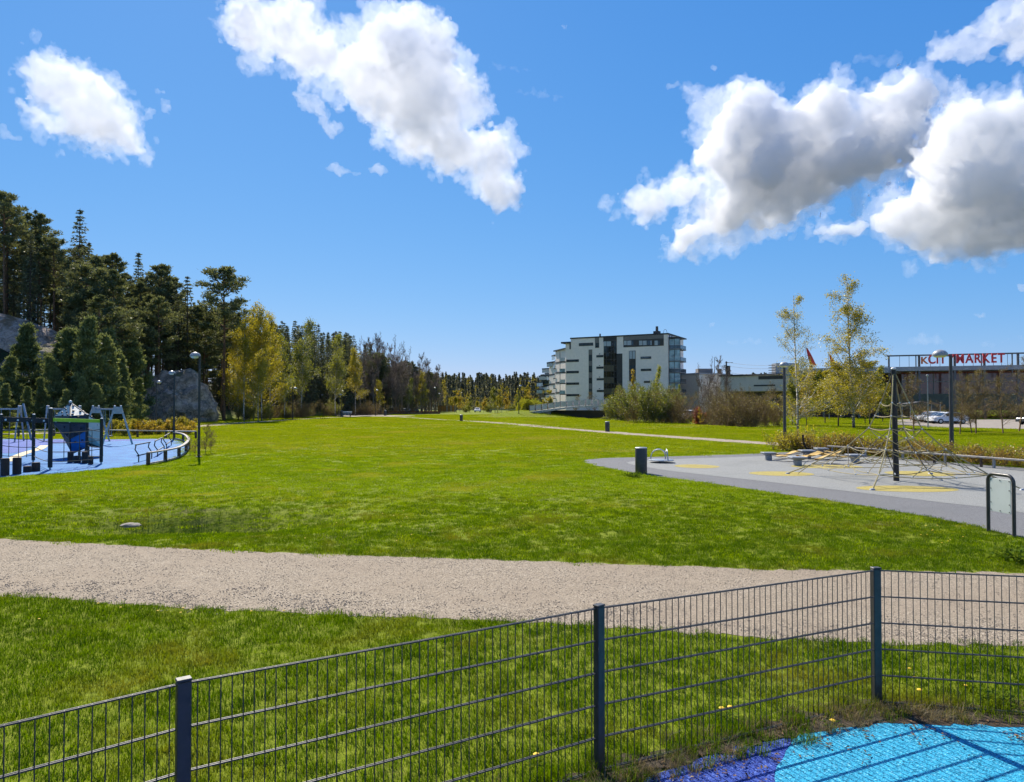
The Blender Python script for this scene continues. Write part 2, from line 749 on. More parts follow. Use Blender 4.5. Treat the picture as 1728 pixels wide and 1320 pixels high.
def rubber_material(name, c1, c2, speck, wear=None):
    m, t, out = new_mat(name)
    geo = t.new('ShaderNodeNewGeometry')
    p = geo.outputs['Position']
    g = t.voronoi(p, 105.0, 'F1', 'Color')
    sp = t.new('ShaderNodeSeparateColor')
    t.link(g, sp.inputs[0])
    col = t.ramp(sp.outputs[0], [(0.0, tuple(c * .5 for c in c1)), (0.22, c1), (0.6, c2), (0.88, c2), (1.0, tuple(.5 * a + .5 * b for a, b in zip(c2, speck)))])
    big = t.noise(p, 0.8, 5, 0.65)
    if wear is not None:
        col = t.mix(t.maprange(big, 0.45, 0.75, 0, 0.55), col, wear)
    stain = t.ramp(t.noise(p, 0.35, 6, 0.7, 0.8), [(0.30, 0.86), (0.48, 1.0), (0.7, 1.0)])
    col = t.mix(1.0, col, stain, 'MULTIPLY')
    b = t.new('ShaderNodeBsdfPrincipled')
    t.link(col, b.inputs['Base Color'])
    b.inputs['Roughness'].default_value = 0.72
    b.inputs['Specular IOR Level'].default_value = 0.12
    bp = t.new('ShaderNodeBump')
    bp.inputs['Strength'].default_value = 0.6
    bp.inputs['Distance'].default_value = 0.005
    t.link(t.voronoi(p, 105.0, 'F1', 'Distance'), bp.inputs['Height'])
    t.link(bp.outputs[0], b.inputs['Normal'])
    t.link(b.outputs[0], out.inputs[0])
    return m


M_GRAVEL = gravel_material()
M_PATH = pbr('fine_crushed_stone', (0.24, 0.20, 0.15), 0.95, col2=(0.36, 0.30, 0.23), scale=3, spec=.2, coord='Object')
M_TURQ = rubber_material('turquoise_rubber', (0.015, 0.20, 0.34), (0.04, 0.36, 0.55), (0.30, 0.72, 0.85))
M_PURP = rubber_material('violet_blue_rubber', (0.016, 0.03, 0.19), (0.040, 0.085, 0.36), (0.22, 0.32, 0.70))
M_BLUE = rubber_material('bright_blue_rubber', (0.002, 0.075, 0.25), (0.006, 0.155, 0.42), (0.06, 0.33, 0.60), wear=(0.045, 0.28, 0.50))
M_BLUE2 = rubber_material('deep_blue_rubber', (0.015, 0.04, 0.24), (0.03, 0.09, 0.38), (0.2, 0.3, 0.6), wear=(0.12, 0.2, 0.42))
M_GREYR = rubber_material('pale_grey_rubber', (0.20, 0.20, 0.19), (0.28, 0.285, 0.265), (0.45, 0.45, 0.43), wear=(0.24, 0.25, 0.235))
M_GREYD = rubber_material('mid_grey_rubber', (0.13, 0.13, 0.13), (0.18, 0.18, 0.18), (0.32, 0.32, 0.32), wear=(0.15, 0.155, 0.155))
M_YELR = rubber_material('ochre_rubber', (0.29, 0.235, 0.07), (0.44, 0.36, 0.10), (0.55, 0.47, 0.2), wear=(0.36, 0.32, 0.15))
M_ASPH = pbr('worn_asphalt', (0.22, 0.19, 0.155), 0.9, col2=(0.32, 0.28, 0.235), scale=1.2, bump=.3, bscale=60, spec=.25)
M_SOIL = pbr('bare_soil', (0.035, 0.026, 0.018), 0.95, col2=(0.10, 0.078, 0.055), scale=9, bump=.9, bscale=40, spec=.15)

# gravel path across the foreground
GP_TOP = [P(-420, 893), P(0, 910), P(300, 926), P(700, 941), P(1000, 951), P(1300, 961), P(1728, 968), P(2200, 975)]
GP_BOT = [P(2200, 1085), P(1728, 1092), P(1500, 1087), P(1300, 1078), P(1000, 1057), P(850, 1049), P(700, 1043), P(400, 1031), P(200, 1019), P(0, 1006), P(-420, 985)]
GPATH = dense([tuple(p[:2]) for p in GP_TOP] + [tuple(p[:2]) for p in GP_BOT], 0.12, 0.035, 4)
gravel_path = sheet('gravel_path', GPATH, 0.004, M_GRAVEL, 'pinkish beige gravel path crossing the lawn beyond the fence', 'path')

# the rubber surface the photographer stands on
RUB = [P(1090, 1316), P(1180, 1278), P(1300, 1248), P(1400, 1228), P(1500, 1214), P(1600, 1217), P(1728, 1222), P(2000, 1232)]
RUB_P = dense([(-2.9, -4), (-2.4, 1.0), (-1.2, 2.75), (-0.2, 3.55)] + [tuple(p[:2]) for p in RUB] + [(8.5, 4.0), (9.0, -4.0)], 0.07, 0.012, 8)
rubber = sheet('violet_rubber_surface', RUB_P, 0.008, M_PURP, 'violet blue rubber play surface in the near corner', 'play surface')
c0 = P(1490, 1395)
TURQ_P = []
R0 = (Vector((P(1310, 1318).x, P(1310, 1318).y)) - Vector((c0.x, c0.y))).length
blob = [P(1335, 1400), P(1307, 1325), P(1322, 1280), P(1350, 1238), P(1400, 1231), P(1500, 1217), P(1600, 1220), P(1728, 1225), P(2000, 1235)]
TURQ_P = dense(spline([tuple(p[:2]) for p in blob] + [(8.0, 3.4), (6.0, 2.0), (2.6, 2.4)], 5), 0.07, 0.006, 3)
sheet('turquoise_rubber_surface', TURQ_P, 0.012, M_TURQ, 'turquoise rubber circle in the near play surface', 'play surface')
# soil strip under the fence
SOIL_P = dense([(-3.6, 1.45), (-1.55, 3.30), (0.50, 4.52), (2.75, 5.62), (3.3, 5.50), (5.4, 5.12), (7.5, 4.7), (7.5, 4.25), (5.4, 4.80), (3.7, 5.10), (2.76, 5.19), (2.26, 5.06), (1.78, 4.89), (1.22, 4.65), (0.8, 4.40), (-0.3, 3.62), (-1.3, 2.92), (-3.2, 1.25)], 0.08, 0.03, 5)
sheet('soil_edge', SOIL_P, 0.0145, M_SOIL, 'bare soil edge with dead leaves below the fence', 'soil')

# far footpaths
PC = spline([tuple(p[:2]) for p in (P(1480, 764), P(1400, 757), P(1330, 751), P(1200, 742), P(1025, 729.5), P(850, 714.5))] + [at(705, 128)[:2], at(640, 150)[:2]], 8, False)
path1, PATH1 = ribbon('footpath', PC, 2.3, 0.006, M_PATH, 'narrow sandy footpath running diagonally across the far lawn', 'path')
PC2 = spline([tuple(p[:2]) for p in (P(-250, 737), P(0, 733), P(200, 727.5), P(300, 722), P(420, 713))] + [at(560, 133)[:2], at(632, 153)[:2], at(640, 185)[:2], at(600, 230)[:2]], 8, False)
path2, PATH2 = ribbon('footpath', PC2, 2.6, 0.010, M_PATH, 'sandy footpath along the foot of the wooded hill', 'path')
PLZ = [at(575, 142)[:2], at(700, 146)[:2], at(700, 158)[:2], at(600, 175)[:2], at(545, 185)[:2], at(560, 160)[:2]]
sheet('path_junction', dense(PLZ, 2), 0.014, M_PATH, 'sandy open junction where the far footpaths meet', 'path', drape=True)

# right-hand grey play surface
GREY = [P(985, 779), P(1010, 774), P(1100, 771.5), P(1250, 767), P(1340, 763), P(1420, 764)]
GREY_B = [(16.1, 33.2), (17.6, 29.0), (19.2, 24.3), (21, 17)]
GREY_N = [P(2150, 1000), P(1728, 908), P(1600, 879), P(1450, 853), P(1300, 831), P(1200, 816), P(1100, 803), P(1020, 789)]
GREY_P = spline([tuple(p[:2]) for p in GREY] + GREY_B + [tuple(p[:2]) for p in GREY_N], 5)
sheet('grey_play_surface', GREY_P, 0.006, M_GREYD, 'mid grey rubber rim of the right-hand playground', 'play surface')
INN = [P(1058, 781), P(1120, 776), P(1250, 771.5), P(1340, 768), P(1410, 768)]
INN_N = [P(2150, 950), P(1728, 866), P(1600, 850), P(1500, 838), P(1400, 826), P(1300, 814), P(1200, 803), P(1110, 792)]
GREY_I = spline([tuple(p[:2]) for p in INN] + [(15.4, 32.0), (16.8, 28.5), (18.4, 24.0), (19.5, 18.5)] + [tuple(p[:2]) for p in INN_N], 5)
sheet('pale_play_surface', GREY_I, 0.010, M_GREYR, 'pale grey rubber middle of the right-hand playground', 'play surface')
NET = Vector((11.63, 21.6, 0))
ANCH = [NET + Vector(v) for v in ((-2.42, 2.2, 0), (-1.9, -2.35, 0), (2.15, -2.35, 0), (2.35, 2.2, 0))]
spots = [(P(1176, 787.5), .82, .82, 'small ochre disc beside the roundabout'), (ANCH[0] + Vector((-.2, .05, 0)), 1.05, .8, 'ochre disc under the far left rope anchor'),
         (ANCH[1] + Vector((1.1, .3, 0)), 1.35, .75, 'ochre disc nearest the camera under the rope pyramid'), (ANCH[3] + Vector((-.3, .1, 0)), 1.1, .9, 'ochre disc behind the rope pyramid mast'),
         (P(1395, 788), 1.3, .8, 'ochre disc in front of the hammock course')]
for c, rx, ry, lb in spots:
    sheet('ochre_disc', [(c.x + rx * math.cos(a * math.pi / 18), c.y + ry * math.sin(a * math.pi / 18)) for a in range(36)], 0.014, M_YELR, lb, 'play surface')

# left-hand blue play surface
BL = [P(-330, 838), P(0, 806), P(100, 799), P(200, 789.5), P(250, 783.5), P(285, 776), P(309, 765), P(315, 755), P(302, 744), P(270, 741)]
BLUE_P = spline([tuple(p[:2]) for p in BL] + [(-28, 47.8), (-34, 48.5), (-46, 46), (-44, 34), (-36, 24)], 5)
sheet('blue_play_surface', BLUE_P, 0.006, M_BLUE, 'bright blue rubber surface of the left-hand playground', 'play surface')
pat = spline([P(-150, 762)[:2], P(20, 765)[:2], P(55, 755)[:2], P(120, 747)[:2], P(300, 742.5)[:2], P(296, 741.6)[:2], P(0, 742.4)[:2], P(-150, 744)[:2]], 5)
sheet('deep_blue_patch', pat, 0.010, M_BLUE2, 'deeper blue rubber area under the swings', 'play surface')
sc = spline([P(20, 779)[:2], P(28, 771)[:2], P(45, 764)[:2], P(66, 758)[:2], P(75, 752)[:2]], 6, False)
ribbon('cream_stripe', sc, 0.42, 0.014, pbr('cream_rubber', (0.55, 0.44, 0.26), .8, .1), 'curving cream stripe on the blue playground', 'play surface')

# car park on the right
LOT = [(46.0, 86.6), (44.2, 73.5), (52, 66), (110, 60), (150, 90), (150, 118), (62, 116)]
sheet('car_park', dense(LOT, 4), 0.006, M_ASPH, 'sunlit grey asphalt car park on the right', 'car park')


# ------------------------------------------------------------------ grass, pebbles, litter (instanced stuff)
PROTO = bpy.data.collections.new('scatter_prototypes')     # never linked to the scene


def in_poly(pts, poly):
    x, y = pts[:, 0], pts[:, 1]
    poly = np.asarray([(p[0], p[1]) for p in poly])
    inside = np.zeros(len(pts), dtype=bool)
    j = len(poly) - 1
    for i in range(len(poly)):
        xi, yi = poly[i]
        xj, yj = poly[j]
        if yi != yj:
            c = ((yi > y) != (yj > y)) & (x < (xj - xi) * (y - yi) / (yj - yi) + xi)
            inside ^= c
        j = i
    return inside


def patch_mesh(name, size, n, h, w, seed, mat, lean=0.5, clump=0.0):
    r = np.random.default_rng(seed)
    base = r.uniform(-.5, .5, (n, 2)) * size
    ang = r.uniform(0, 2 * np.pi, n)
    hh = h * r.uniform(0.45, 1.25, n)
    ww = w * r.uniform(.6, 1.3, n)
    la = r.uniform(0, 2 * np.pi, n)
    ll = hh * r.uniform(0.05, lean, n)
    V = np.zeros((n, 5, 3))
    sx, sy = np.cos(ang) * ww / 2, np.sin(ang) * ww / 2
    V[:, 0] = np.stack([base[:, 0] - sx, base[:, 1] - sy, np.full(n, -.006)], 1)
    V[:, 1] = np.stack([base[:, 0] + sx, base[:, 1] + sy, np.full(n, -.006)], 1)
    mx = base[:, 0] + np.cos(la) * ll * .3
    my = base[:, 1] + np.sin(la) * ll * .3
    V[:, 2] = np.stack([mx + sx * .85, my + sy * .85, hh * .6], 1)
    V[:, 3] = np.stack([mx - sx * .85, my - sy * .85, hh * .6], 1)
    V[:, 4] = np.stack([base[:, 0] + np.cos(la) * ll, base[:, 1] + np.sin(la) * ll, hh], 1)
    F = []
    b = np.arange(n)[:, None] * 5
    tri = np.concatenate([b + np.array([[0, 1, 2]]), b + np.array([[0, 2, 3]]), b + np.array([[3, 2, 4]])])
    me = np_mesh(name, V.reshape(-1, 3), tri)
    o = bpy.data.objects.new(name, me)
    me.materials.append(mat)
    return o


def stone_patch(name, size, n, rmin, rmax, seed, mat):
    r = np.random.default_rng(seed)
    octa = np.array([(1, 0, 0), (-1, 0, 0), (0, 1, 0), (0, -1, 0), (0, 0, 1), (0, 0, -.6)], float)
    fo = np.array([(0, 2, 4), (2, 1, 4), (1, 3, 4), (3, 0, 4), (2, 0, 5), (1, 2, 5), (3, 1, 5), (0, 3, 5)])
    V, F = [], []
    for i in range(n):
        rad = rmin + (rmax - rmin) * r.random() ** 2.5
        v = octa * rad * r.uniform(.6, 1.3, (6, 3))
        v[:, 2] *= .7
        a = r.uniform(0, 6.28)
        R = np.array([[np.cos(a), -np.sin(a), 0], [np.sin(a), np.cos(a), 0], [0, 0, 1]])
        v = v @ R.T + np.array([r.uniform(-.5, .5) * size, r.uniform(-.5, .5) * size, rad * .3])
        V.append(v)
        F.append(fo + 6 * i)
    me = np_mesh(name, np.concatenate(V), np.concatenate(F))
    me.materials.append(mat)
    return bpy.data.objects.new(name, me)


def scatter(name, pts, rot, scl, idx, protos, label, cat):
    """one 'stuff' object: patches instanced on computed points"""
    coll = bpy.data.collections.new(name + '_patches')
    for p in protos:
        coll.objects.link(p)
    me = bpy.data.meshes.new(name)
    me.vertices.add(len(pts))
    me.vertices.foreach_set('co', np.asarray(pts, dtype=np.float32).ravel())
    for nm, dat, ty in (('rot', rot, 'FLOAT'), ('scl', scl, 'FLOAT'), ('pick', idx, 'INT')):
        a = me.attributes.new(nm, ty, 'POINT')
        a.data.foreach_set('value', np.asarray(dat, dtype=np.int32 if ty == 'INT' else np.float32))
    o = link(name, me)
    g = bpy.data.node_groups.new(name + '_scatter', 'GeometryNodeTree')
    g.interface.new_socket('Geometry', in_out='INPUT', socket_type='NodeSocketGeometry')
    g.interface.new_socket('Geometry', in_out='OUTPUT', socket_type='NodeSocketGeometry')
    N, L = g.nodes, g.links
    gi, go = N.new('NodeGroupInput'), N.new('NodeGroupOutput')
    ci = N.new('GeometryNodeCollectionInfo')
    ci.inputs['Collection'].default_value = coll
    ci.inputs['Separate Children'].default_value = True
    ci.inputs['Reset Children'].default_value = True
    ip = N.new('GeometryNodeInstanceOnPoints')
    ip.inputs['Pick Instance'].default_value = True

    def attr(nm, ty):
        a = N.new('GeometryNodeInputNamedAttribute')
        a.data_type = ty
        a.inputs['Name'].default_value = nm
        return a.outputs[0]
    cx = N.new('ShaderNodeCombineXYZ')
    L.new(attr('rot', 'FLOAT'), cx.inputs[2])
    L.new(gi.outputs[0], ip.inputs['Points'])
    L.new(ci.outputs[0], ip.inputs['Instance'])
    L.new(attr('pick', 'INT'), ip.inputs['Instance Index'])
    L.new(cx.outputs[0], ip.inputs['Rotation'])
    L.new(attr('scl', 'FLOAT'), ip.inputs['Scale'])
    L.new(ip.outputs[0], go.inputs[0])
    md = o.modifiers.new('scatter', 'NODES')
    md.node_group = g
    tag(o, label, cat, kind='stuff')
    return o


M_GRASS = leaf_mat('grass_blades', (0.030, 0.076, 0.0), (0.128, 0.212, 0.0), 0.50, patch=(0.20, 0.185, 0.02), pscale=0.55, gloss=0.012)
M_GRASS_F = leaf_mat('far_lawn_blades', (0.125, 0.185, 0.0), (0.31, 0.37, 0.004), 0.47, patch=(0.34, 0.31, 0.05), pscale=0.16, gloss=0.008)
M_GRASS_M = leaf_mat('mid_lawn_blades', (0.080, 0.150, 0.0), (0.255, 0.36, 0.0), 0.5, patch=(0.33, 0.31, 0.03), pscale=0.35, gloss=0.01)
M_DRY = leaf_mat('dry_grass', (0.16, 0.13, 0.07), (0.33, 0.27, 0.15), 0.3, gloss=0.02)
M_STONES = pbr('mixed_pebbles', (0.12, 0.10, 0.078), 0.85, col2=(0.44, 0.365, 0.28), scale=22, detail=2, coord='Object')

rng = np.random.default_rng(21)


def zone(y0, y1, cell, wide=0.80, side=3.0):
    ys = np.arange(y0, y1, cell)
    out = []
    for y in ys:
        hw = wide * y + side
        xs = np.arange(-hw, hw, cell)
        out.append(np.stack([xs, np.full(len(xs), y)], 1))
    p = np.concatenate(out)
    p += rng.uniform(-.5, .5, p.shape) * cell
    return p


NOGRASS = [GREY_P, BLUE_P, LOT]


def lawn_filter(p, margin_path=True, foot=-1.0):
    keep = np.ones(len(p), dtype=bool)
    for poly in NOGRASS:
        keep &= ~in_poly(p, poly)
    keep &= ~in_poly(p, GPATH)
    keep &= ~in_poly(p, RUB_P)
    keep &= ~in_poly(p, SOIL_P)
    for poly in (PATH1, PATH2, PLZ):
        keep &= ~in_poly(p, poly)
    fx = np.array([interp(FOOT, y) for y in p[:, 1]])
    keep &= p[:, 0] > fx + foot
    return p[keep]


def with_z(p):
    return np.array([(x, y, gz(x, y)) for x, y in p])


def lay(name, p, protos, s0, s1, label, cat='grass'):
    p3 = with_z(p)
    n = len(p3)
    return scatter(name, p3, rng.uniform(0, 6.28, n), rng.uniform(s0, s1, n), rng.integers(0, len(protos), n), protos, label, cat)


# nearest lawn: individual blades in small patches; the zones fade into each other
def fade(p, lo0, lo1, hi0, hi1):
    y = p[:, 1] + rng.normal(0, .3, len(p))
    k = np.clip((y - lo0) / max(lo1 - lo0, 1e-3), 0, 1) if lo1 > 0 else np.ones(len(p))
    k = k * np.clip((hi1 - y) / (hi1 - hi0), 0, 1)
    return p[rng.random(len(p)) < k]


zA = lawn_filter(fade(zone(3.0, 19, 0.115), 0, 0, 10, 19))
lay('near_grass', zA, [patch_mesh('blade_patch', 0.20, 84, 0.042, 0.005, s, M_GRASS, 1.0) for s in range(6)], 0.5, 1.25, 'short green lawn grass beyond the fence and path')
zB = lawn_filter(fade(zone(9.0, 40, 0.26), 9, 19, 26, 40))
lay('middle_grass', zB, [patch_mesh('blade_patch', 0.46, 130, 0.036, 0.009, 30 + s, M_GRASS_M, 0.95) for s in range(6)], 0.7, 1.2, 'mown green lawn grass in the middle of the field')
zC = lawn_filter(fade(zone(26, 80, 0.62), 26, 40, 60, 80))
lay('far_grass', zC, [patch_mesh('blade_patch', 1.15, 200, 0.035, 0.02, 60 + s, M_GRASS_F, 0.95) for s in range(5)], 0.8, 1.2, 'far part of the green lawn')
zD = lawn_filter(fade(zone(60, 175, 1.7), 60, 80, 170, 176))
lay('distant_grass', zD, [patch_mesh('blade_patch', 3.2, 330, 0.04, 0.05, 90 + s, M_GRASS_F, 0.95) for s in range(5)], 0.8, 1.2, 'most distant part of the green lawn below the trees')

# gravel stones, coarser along the near edge of the path
def path_stones():
    p = zone(6.2, 13.5, 0.24, 0.85, 1.0)
    p = p[in_poly(p, GPATH)]
    bot = [(q.x, q.y) for q in GP_BOT][::-1]
    by = np.interp(p[:, 0], [q[0] for q in bot], [q[1] for q in bot])
    e = p[:, 1] - by
    idx = np.where(e < rng.uniform(0.0, 1.1, len(p)), 0, 2) + rng.integers(0, 2, len(p))
    p3 = np.column_stack([p, np.full(len(p), 0.004)])
    pr = [stone_patch('stone_patch', .34, 130, .003, .012, 1, M_STONES), stone_patch('stone_patch', .34, 100, .003, .012, 2, M_STONES),
          stone_patch('stone_patch', .34, 60, .002, .008, 3, M_STONES), stone_patch('stone_patch', .34, 50, .002, .009, 4, M_STONES)]
    scatter('path_pebbles', p3, rng.uniform(0, 6.28, len(p)), rng.uniform(.8, 1.2, len(p)), idx, pr, 'loose pebbles on the gravel path', 'pebbles')


path_stones()


# longer dead and green grass along the foot of the fence
def fence_foot():
    line = [(-3.5, 1.4), (-1.5, 3.22), (0.53, 4.42), (2.75, 5.42), (3.4, 5.32), (5.4, 4.98), (7.4, 4.55)]
    pts, idx, sc_ = [], [], []
    for a, b in zip(line, line[1:]):
        a, b = Vector(a), Vector(b)
        L = (b - a).length
        d = (b - a).normalized()
        nrm = Vector((-d.y, d.x))
        for k in range(int(L * 150)):
            s = rng.uniform(-.20, .22)
            q = a + d * rng.uniform(0, L) + nrm * s
            dry = rng.random() < (0.72 if s < 0.02 else 0.35)
            if mnoise.noise(Vector((q.x * 2.2, q.y * 2.2, 1))) < -0.22 and dry:
                continue
            pts.append((q.x, q.y, 0.01))
            idx.append(rng.integers(0, 3) if dry else 3 + rng.integers(0, 3))
            sc_.append(rng.uniform(.45, 1.1))
    protos = [patch_mesh('dry_tuft', 0.09, 26, 0.085, 0.003, 200 + s, M_DRY, 1.5) for s in range(3)] + \
             [patch_mesh('green_tuft', 0.09, 26, 0.10, 0.004, 210 + s, M_GRASS, 0.9) for s in range(3)]
    n = len(pts)
    scatter('fence_foot_grass', pts, rng.uniform(0, 6.28, n), sc_, idx, protos, 'dry straw and long grass along the foot of the fence', 'grass')


fence_foot()


def litter():
    m = leaf_mat('dead_leaves', (0.06, 0.035, 0.018), (0.22, 0.14, 0.07), 0.2, gloss=.02)
    protos = []
    for s in range(4):
        r = np.random.default_rng(300 + s)
        V, F = [], []
        for i in range(5):
            c = np.array([r.uniform(-.06, .06), r.uniform(-.06, .06), .006])
            a = r.uniform(0, 6.28)
            L, W = r.uniform(.006, .018), r.uniform(.003, .009)
            ex = np.array([np.cos(a), np.sin(a), r.uniform(-.3, .3)])
            ey = np.array([-np.sin(a), np.cos(a), r.uniform(-.3, .3)])
            up = np.array([0, 0, r.uniform(.002, .008)])
            V += [c - ex * L, c + ey * W + up, c + ex * L + up * .5, c - ey * W + up]
            k = i * 4
            F.append((k, k + 1, k + 2, k + 3))
        me = np_mesh('leaf_patch', V, F)
        me.materials.append(m)
        protos.append(bpy.data.objects.new('leaf_patch', me))
    pts = []
    line = [(-0.4, 3.35), (0.9, 4.28), (1.6, 4.68), (2.6, 5.08), (3.7, 5.0), (6.5, 4.45)]
    for a, b in zip(line, line[1:]):
        for k in range(34):
            q = Vector(a).lerp(Vector(b), rng.random())
            pts.append((q.x + rng.normal(0, .05), q.y + rng.normal(0, .13), 0.016))
    n = len(pts)
    scatter('dead_leaves', pts, rng.uniform(0, 6.28, n), rng.uniform(.6, 1.2, n), rng.integers(0, 4, n), protos, 'dead brown leaves along the rubber edge', 'leaves')


litter()
# ------------------------------------------------------------------ wire mesh fence
def make_fence():
    posts = [Vector((-3.42, 1.66, 0)), Vector((-1.50, 3.275, 0)), Vector((0.545, 4.48, 0)), Vector((2.80, 5.50, 0)), Vector((5.25, 5.02, 0)), Vector((7.65, 4.35, 0))]
    root = thing('wire_fence', posts[2], 'dark grey welded wire mesh fence running across the foreground', 'fence')
    base = Vector(root.location)
    H = 1.03
    wm = MB()
    wm.cyl((0, 0, 0.035), (0, 0, H + .004), 0.0030, n=6)
    wire_me = wm.mesh('vertical_wire')
    wire_me.materials.append(M_ANTHR)
    rs = random.Random(5)
    for i, p in enumerate(posts):
        a = posts[max(i - 1, 0)]
        b = posts[min(i + 1, len(posts) - 1)]
        d = (b - a)
        rz = math.atan2(d.y, d.x) + (0.25 if i == 2 else 0)
        mb = MB()
        mb.box((p.x, p.y, (H + .01) / 2 - .05), (0.062, 0.045, H + .11), rz)
        po = mb.build('post', M_ANTHR, root, bevel=0.004)
        mc = MB()
        mc.box((p.x, p.y, H + .018), (0.066, 0.049, 0.012), rz)
        mc.build('post_cap', M_ANTHR, po, bevel=0.003)
    for a, b in zip(posts, posts[1:]):
        d = (b - a)
        L = d.length
        d.normalize()
        nrm = Vector((-d.y, d.x, 0))
        a2, b2 = a + d * .034, b - d * .034
        # horizontal twin wires
        for k in range(6):
            z = 0.03 + 0.2 * k
            mb = MB()
            sag = rs.uniform(-.003, .003)
            for s in (-1, 1):
                q = nrm * (.0065 * s)
                mb.tube([a2 + q + Vector((0, 0, z)), (a2 + b2) / 2 + q + Vector((0, 0, z + sag)), b2 + q + Vector((0, 0, z))], 0.0042, 6)
            mb.build('horizontal_wire', M_ANTHR, root)
        n = int((L - .068) / 0.05)
        for k in range(n):
            q = a2 + d * (0.025 + k * (L - .068 - .05) / (n - 1))
            o = link('vertical_wire', wire_me, None, root)
            o.location = q - base
    return root


make_fence()
# ------------------------------------------------------------------ right-hand playground
M_ROPE = pbr('straw_coloured_rope', (0.36, 0.30, 0.15), 0.8, 0.25, 30)
M_ROPE_D = pbr('dark_rope', (0.10, 0.085, 0.06), 0.85, 0.3, 30)
M_CLAMP = pbr('white_rope_clamp', (0.72, 0.72, 0.70), 0.45, 0.08, 20)
M_OCHRE = pbr('ochre_membrane', (0.46, 0.26, 0.04), 0.6, col2=(0.62, 0.42, 0.12), scale=5)
M_STOOLG = pbr('grey_moulded_plastic', (0.25, 0.27, 0.30), 0.55, 0.15, 5)


def make_net():
    root = thing('rope_pyramid', NET, 'rope climbing pyramid hung on a black central mast', 'climbing net')
    top = Vector((-.035, 0, 3.38))
    mb = MB()
    mb.cyl(NET + Vector((.02, 0, -.1)), NET + top, 0.085, 0.07, 14)
    mast = mb.build('mast', M_BLACKP, root, smooth=True)
    mc = MB()
    mc.ball(NET + top + Vector((0, 0, .03)), .075, 10, .6)
    mc.build('mast_cap', M_CLAMP, mast, smooth=True)
    rs = random.Random(4)
    levels = [(0.40, 2.37), (0.56, 1.98), (0.74, 1.60), (1.36, 1.02)]
    dirs = []
    for a in ANCH:
        v = a - NET
        dirs.append((v.normalized(), v.length))
    clamps = []

    def rope(pts, r=0.014, mat=None, name='rope'):
        m = MB()
        m.tube(pts, r, 5)
        m.build(name, mat or (M_ROPE if rs.random() < .7 else M_ROPE_D), root)

    def sagged(a, b, s, n=5):
        return [a.lerp(b, i / n) + Vector((0, 0, -s * 4 * (i / n) * (1 - i / n))) for i in range(n + 1)]

    nodes = []
    for d, R in dirs:
        line = [NET + top]
        for r, z in levels:
            line.append(NET + d * r + Vector((0, 0, z)))
        low = NET + d * (R - .75) + Vector((0, 0, .36))
        line += [low, NET + d * R + Vector((0, 0, .03))]
        nodes.append(line)
        for p, q in zip(line, line[1:]):
            rope([p, q], 0.019, M_ROPE)
        clamps += line[1:]
    n4 = len(nodes)
    mids = {}
    for k in range(n4):
        A, B = nodes[k], nodes[(k + 1) % n4]
        for lv in (1, 2, 3):
            rope(sagged(A[lv], B[lv], [.05, .10, .04, .06][lv]), 0.013)
        # lower net between two main cables
        a4, b4 = A[4], B[4]
        c = (a4 + b4) / 2 + Vector((0, 0, -.10))
        out = ((a4 + b4) / 2 - NET)
        out.z = 0
        out.normalize()
        c2 = c + out * .55 + Vector((0, 0, -.45))
        c3 = (A[3] + B[3]) / 2 + Vector((0, 0, -.28))
        mids[k] = (c, c2, c3)
        e1 = A[5] + (c2 - A[5]) * .33 + Vector((0, 0, -.02))
        e2 = B[5] + (c2 - B[5]) * .33 + Vector((0, 0, -.02))
        for p, q, s in ((a4, c, .06), (b4, c, .06), (c, c2, .0), (c3, c, .0), (A[3], c3, .03), (B[3], c3, .03), (a4, e1, .02), (b4, e2, .02),
                        (e1, c2, .05), (e2, c2, .05), (A[5], e1, 0), (B[5], e2, 0), (c3, NET + Vector((0, 0, 1.15)), .02),
                        (c, a4.lerp(A[3], .5), .02), (c, b4.lerp(B[3], .5), .02), (c2, a4, .03), (c2, b4, .03)):
            rope(sagged(p, q, s, 4) if s else [p, q], 0.011)
        clamps += [c, c2, c3, e1, e2]
        # bottom catenary between anchors' stay points
        rope(sagged(A[5], B[5], .10, 8), 0.012, M_ROPE)
        for t in (.3, .7):
            p = A[5].lerp(B[5], t) + Vector((0, 0, -.08))
            rope([p, c2.lerp(c, .2)], 0.010)
            clamps.append(p)
        # inner hammock ropes round the mast
        rope(sagged(NET + Vector((0, 0, .95)) + dirs[k][0] * .1, c, .06), 0.011)
        rope(sagged(A[4] + Vector((0, 0, -.35)), B[4] + Vector((0, 0, -.35)), .12), 0.011)
        rope([A[4], A[4] + Vector((0, 0, -.35))], 0.010)
        rope([A[4] + Vector((0, 0, -.35)), A[5]], 0.010)
        # foot stay
        ax = ANCH[k]
        rope([A[5], ax + Vector((.35 * math.cos(k), .35 * math.sin(k), .03))], .012)
    cm = MB()
    cm.ball((0, 0, 0), 0.032, 6)
    cme = cm.mesh('rope_clamp', smooth=True)
    cme.materials.append(M_CLAMP)
    for p in clamps:
        o = link('rope_clamp', cme, None, root)
        o.location = p - NET
    for a in ANCH:
        m = MB()
        m.cyl(a, a + Vector((0, 0, .05)), .09, .06, 10)
        m.build('anchor_plate', M_STEEL_D, root)


make_net()


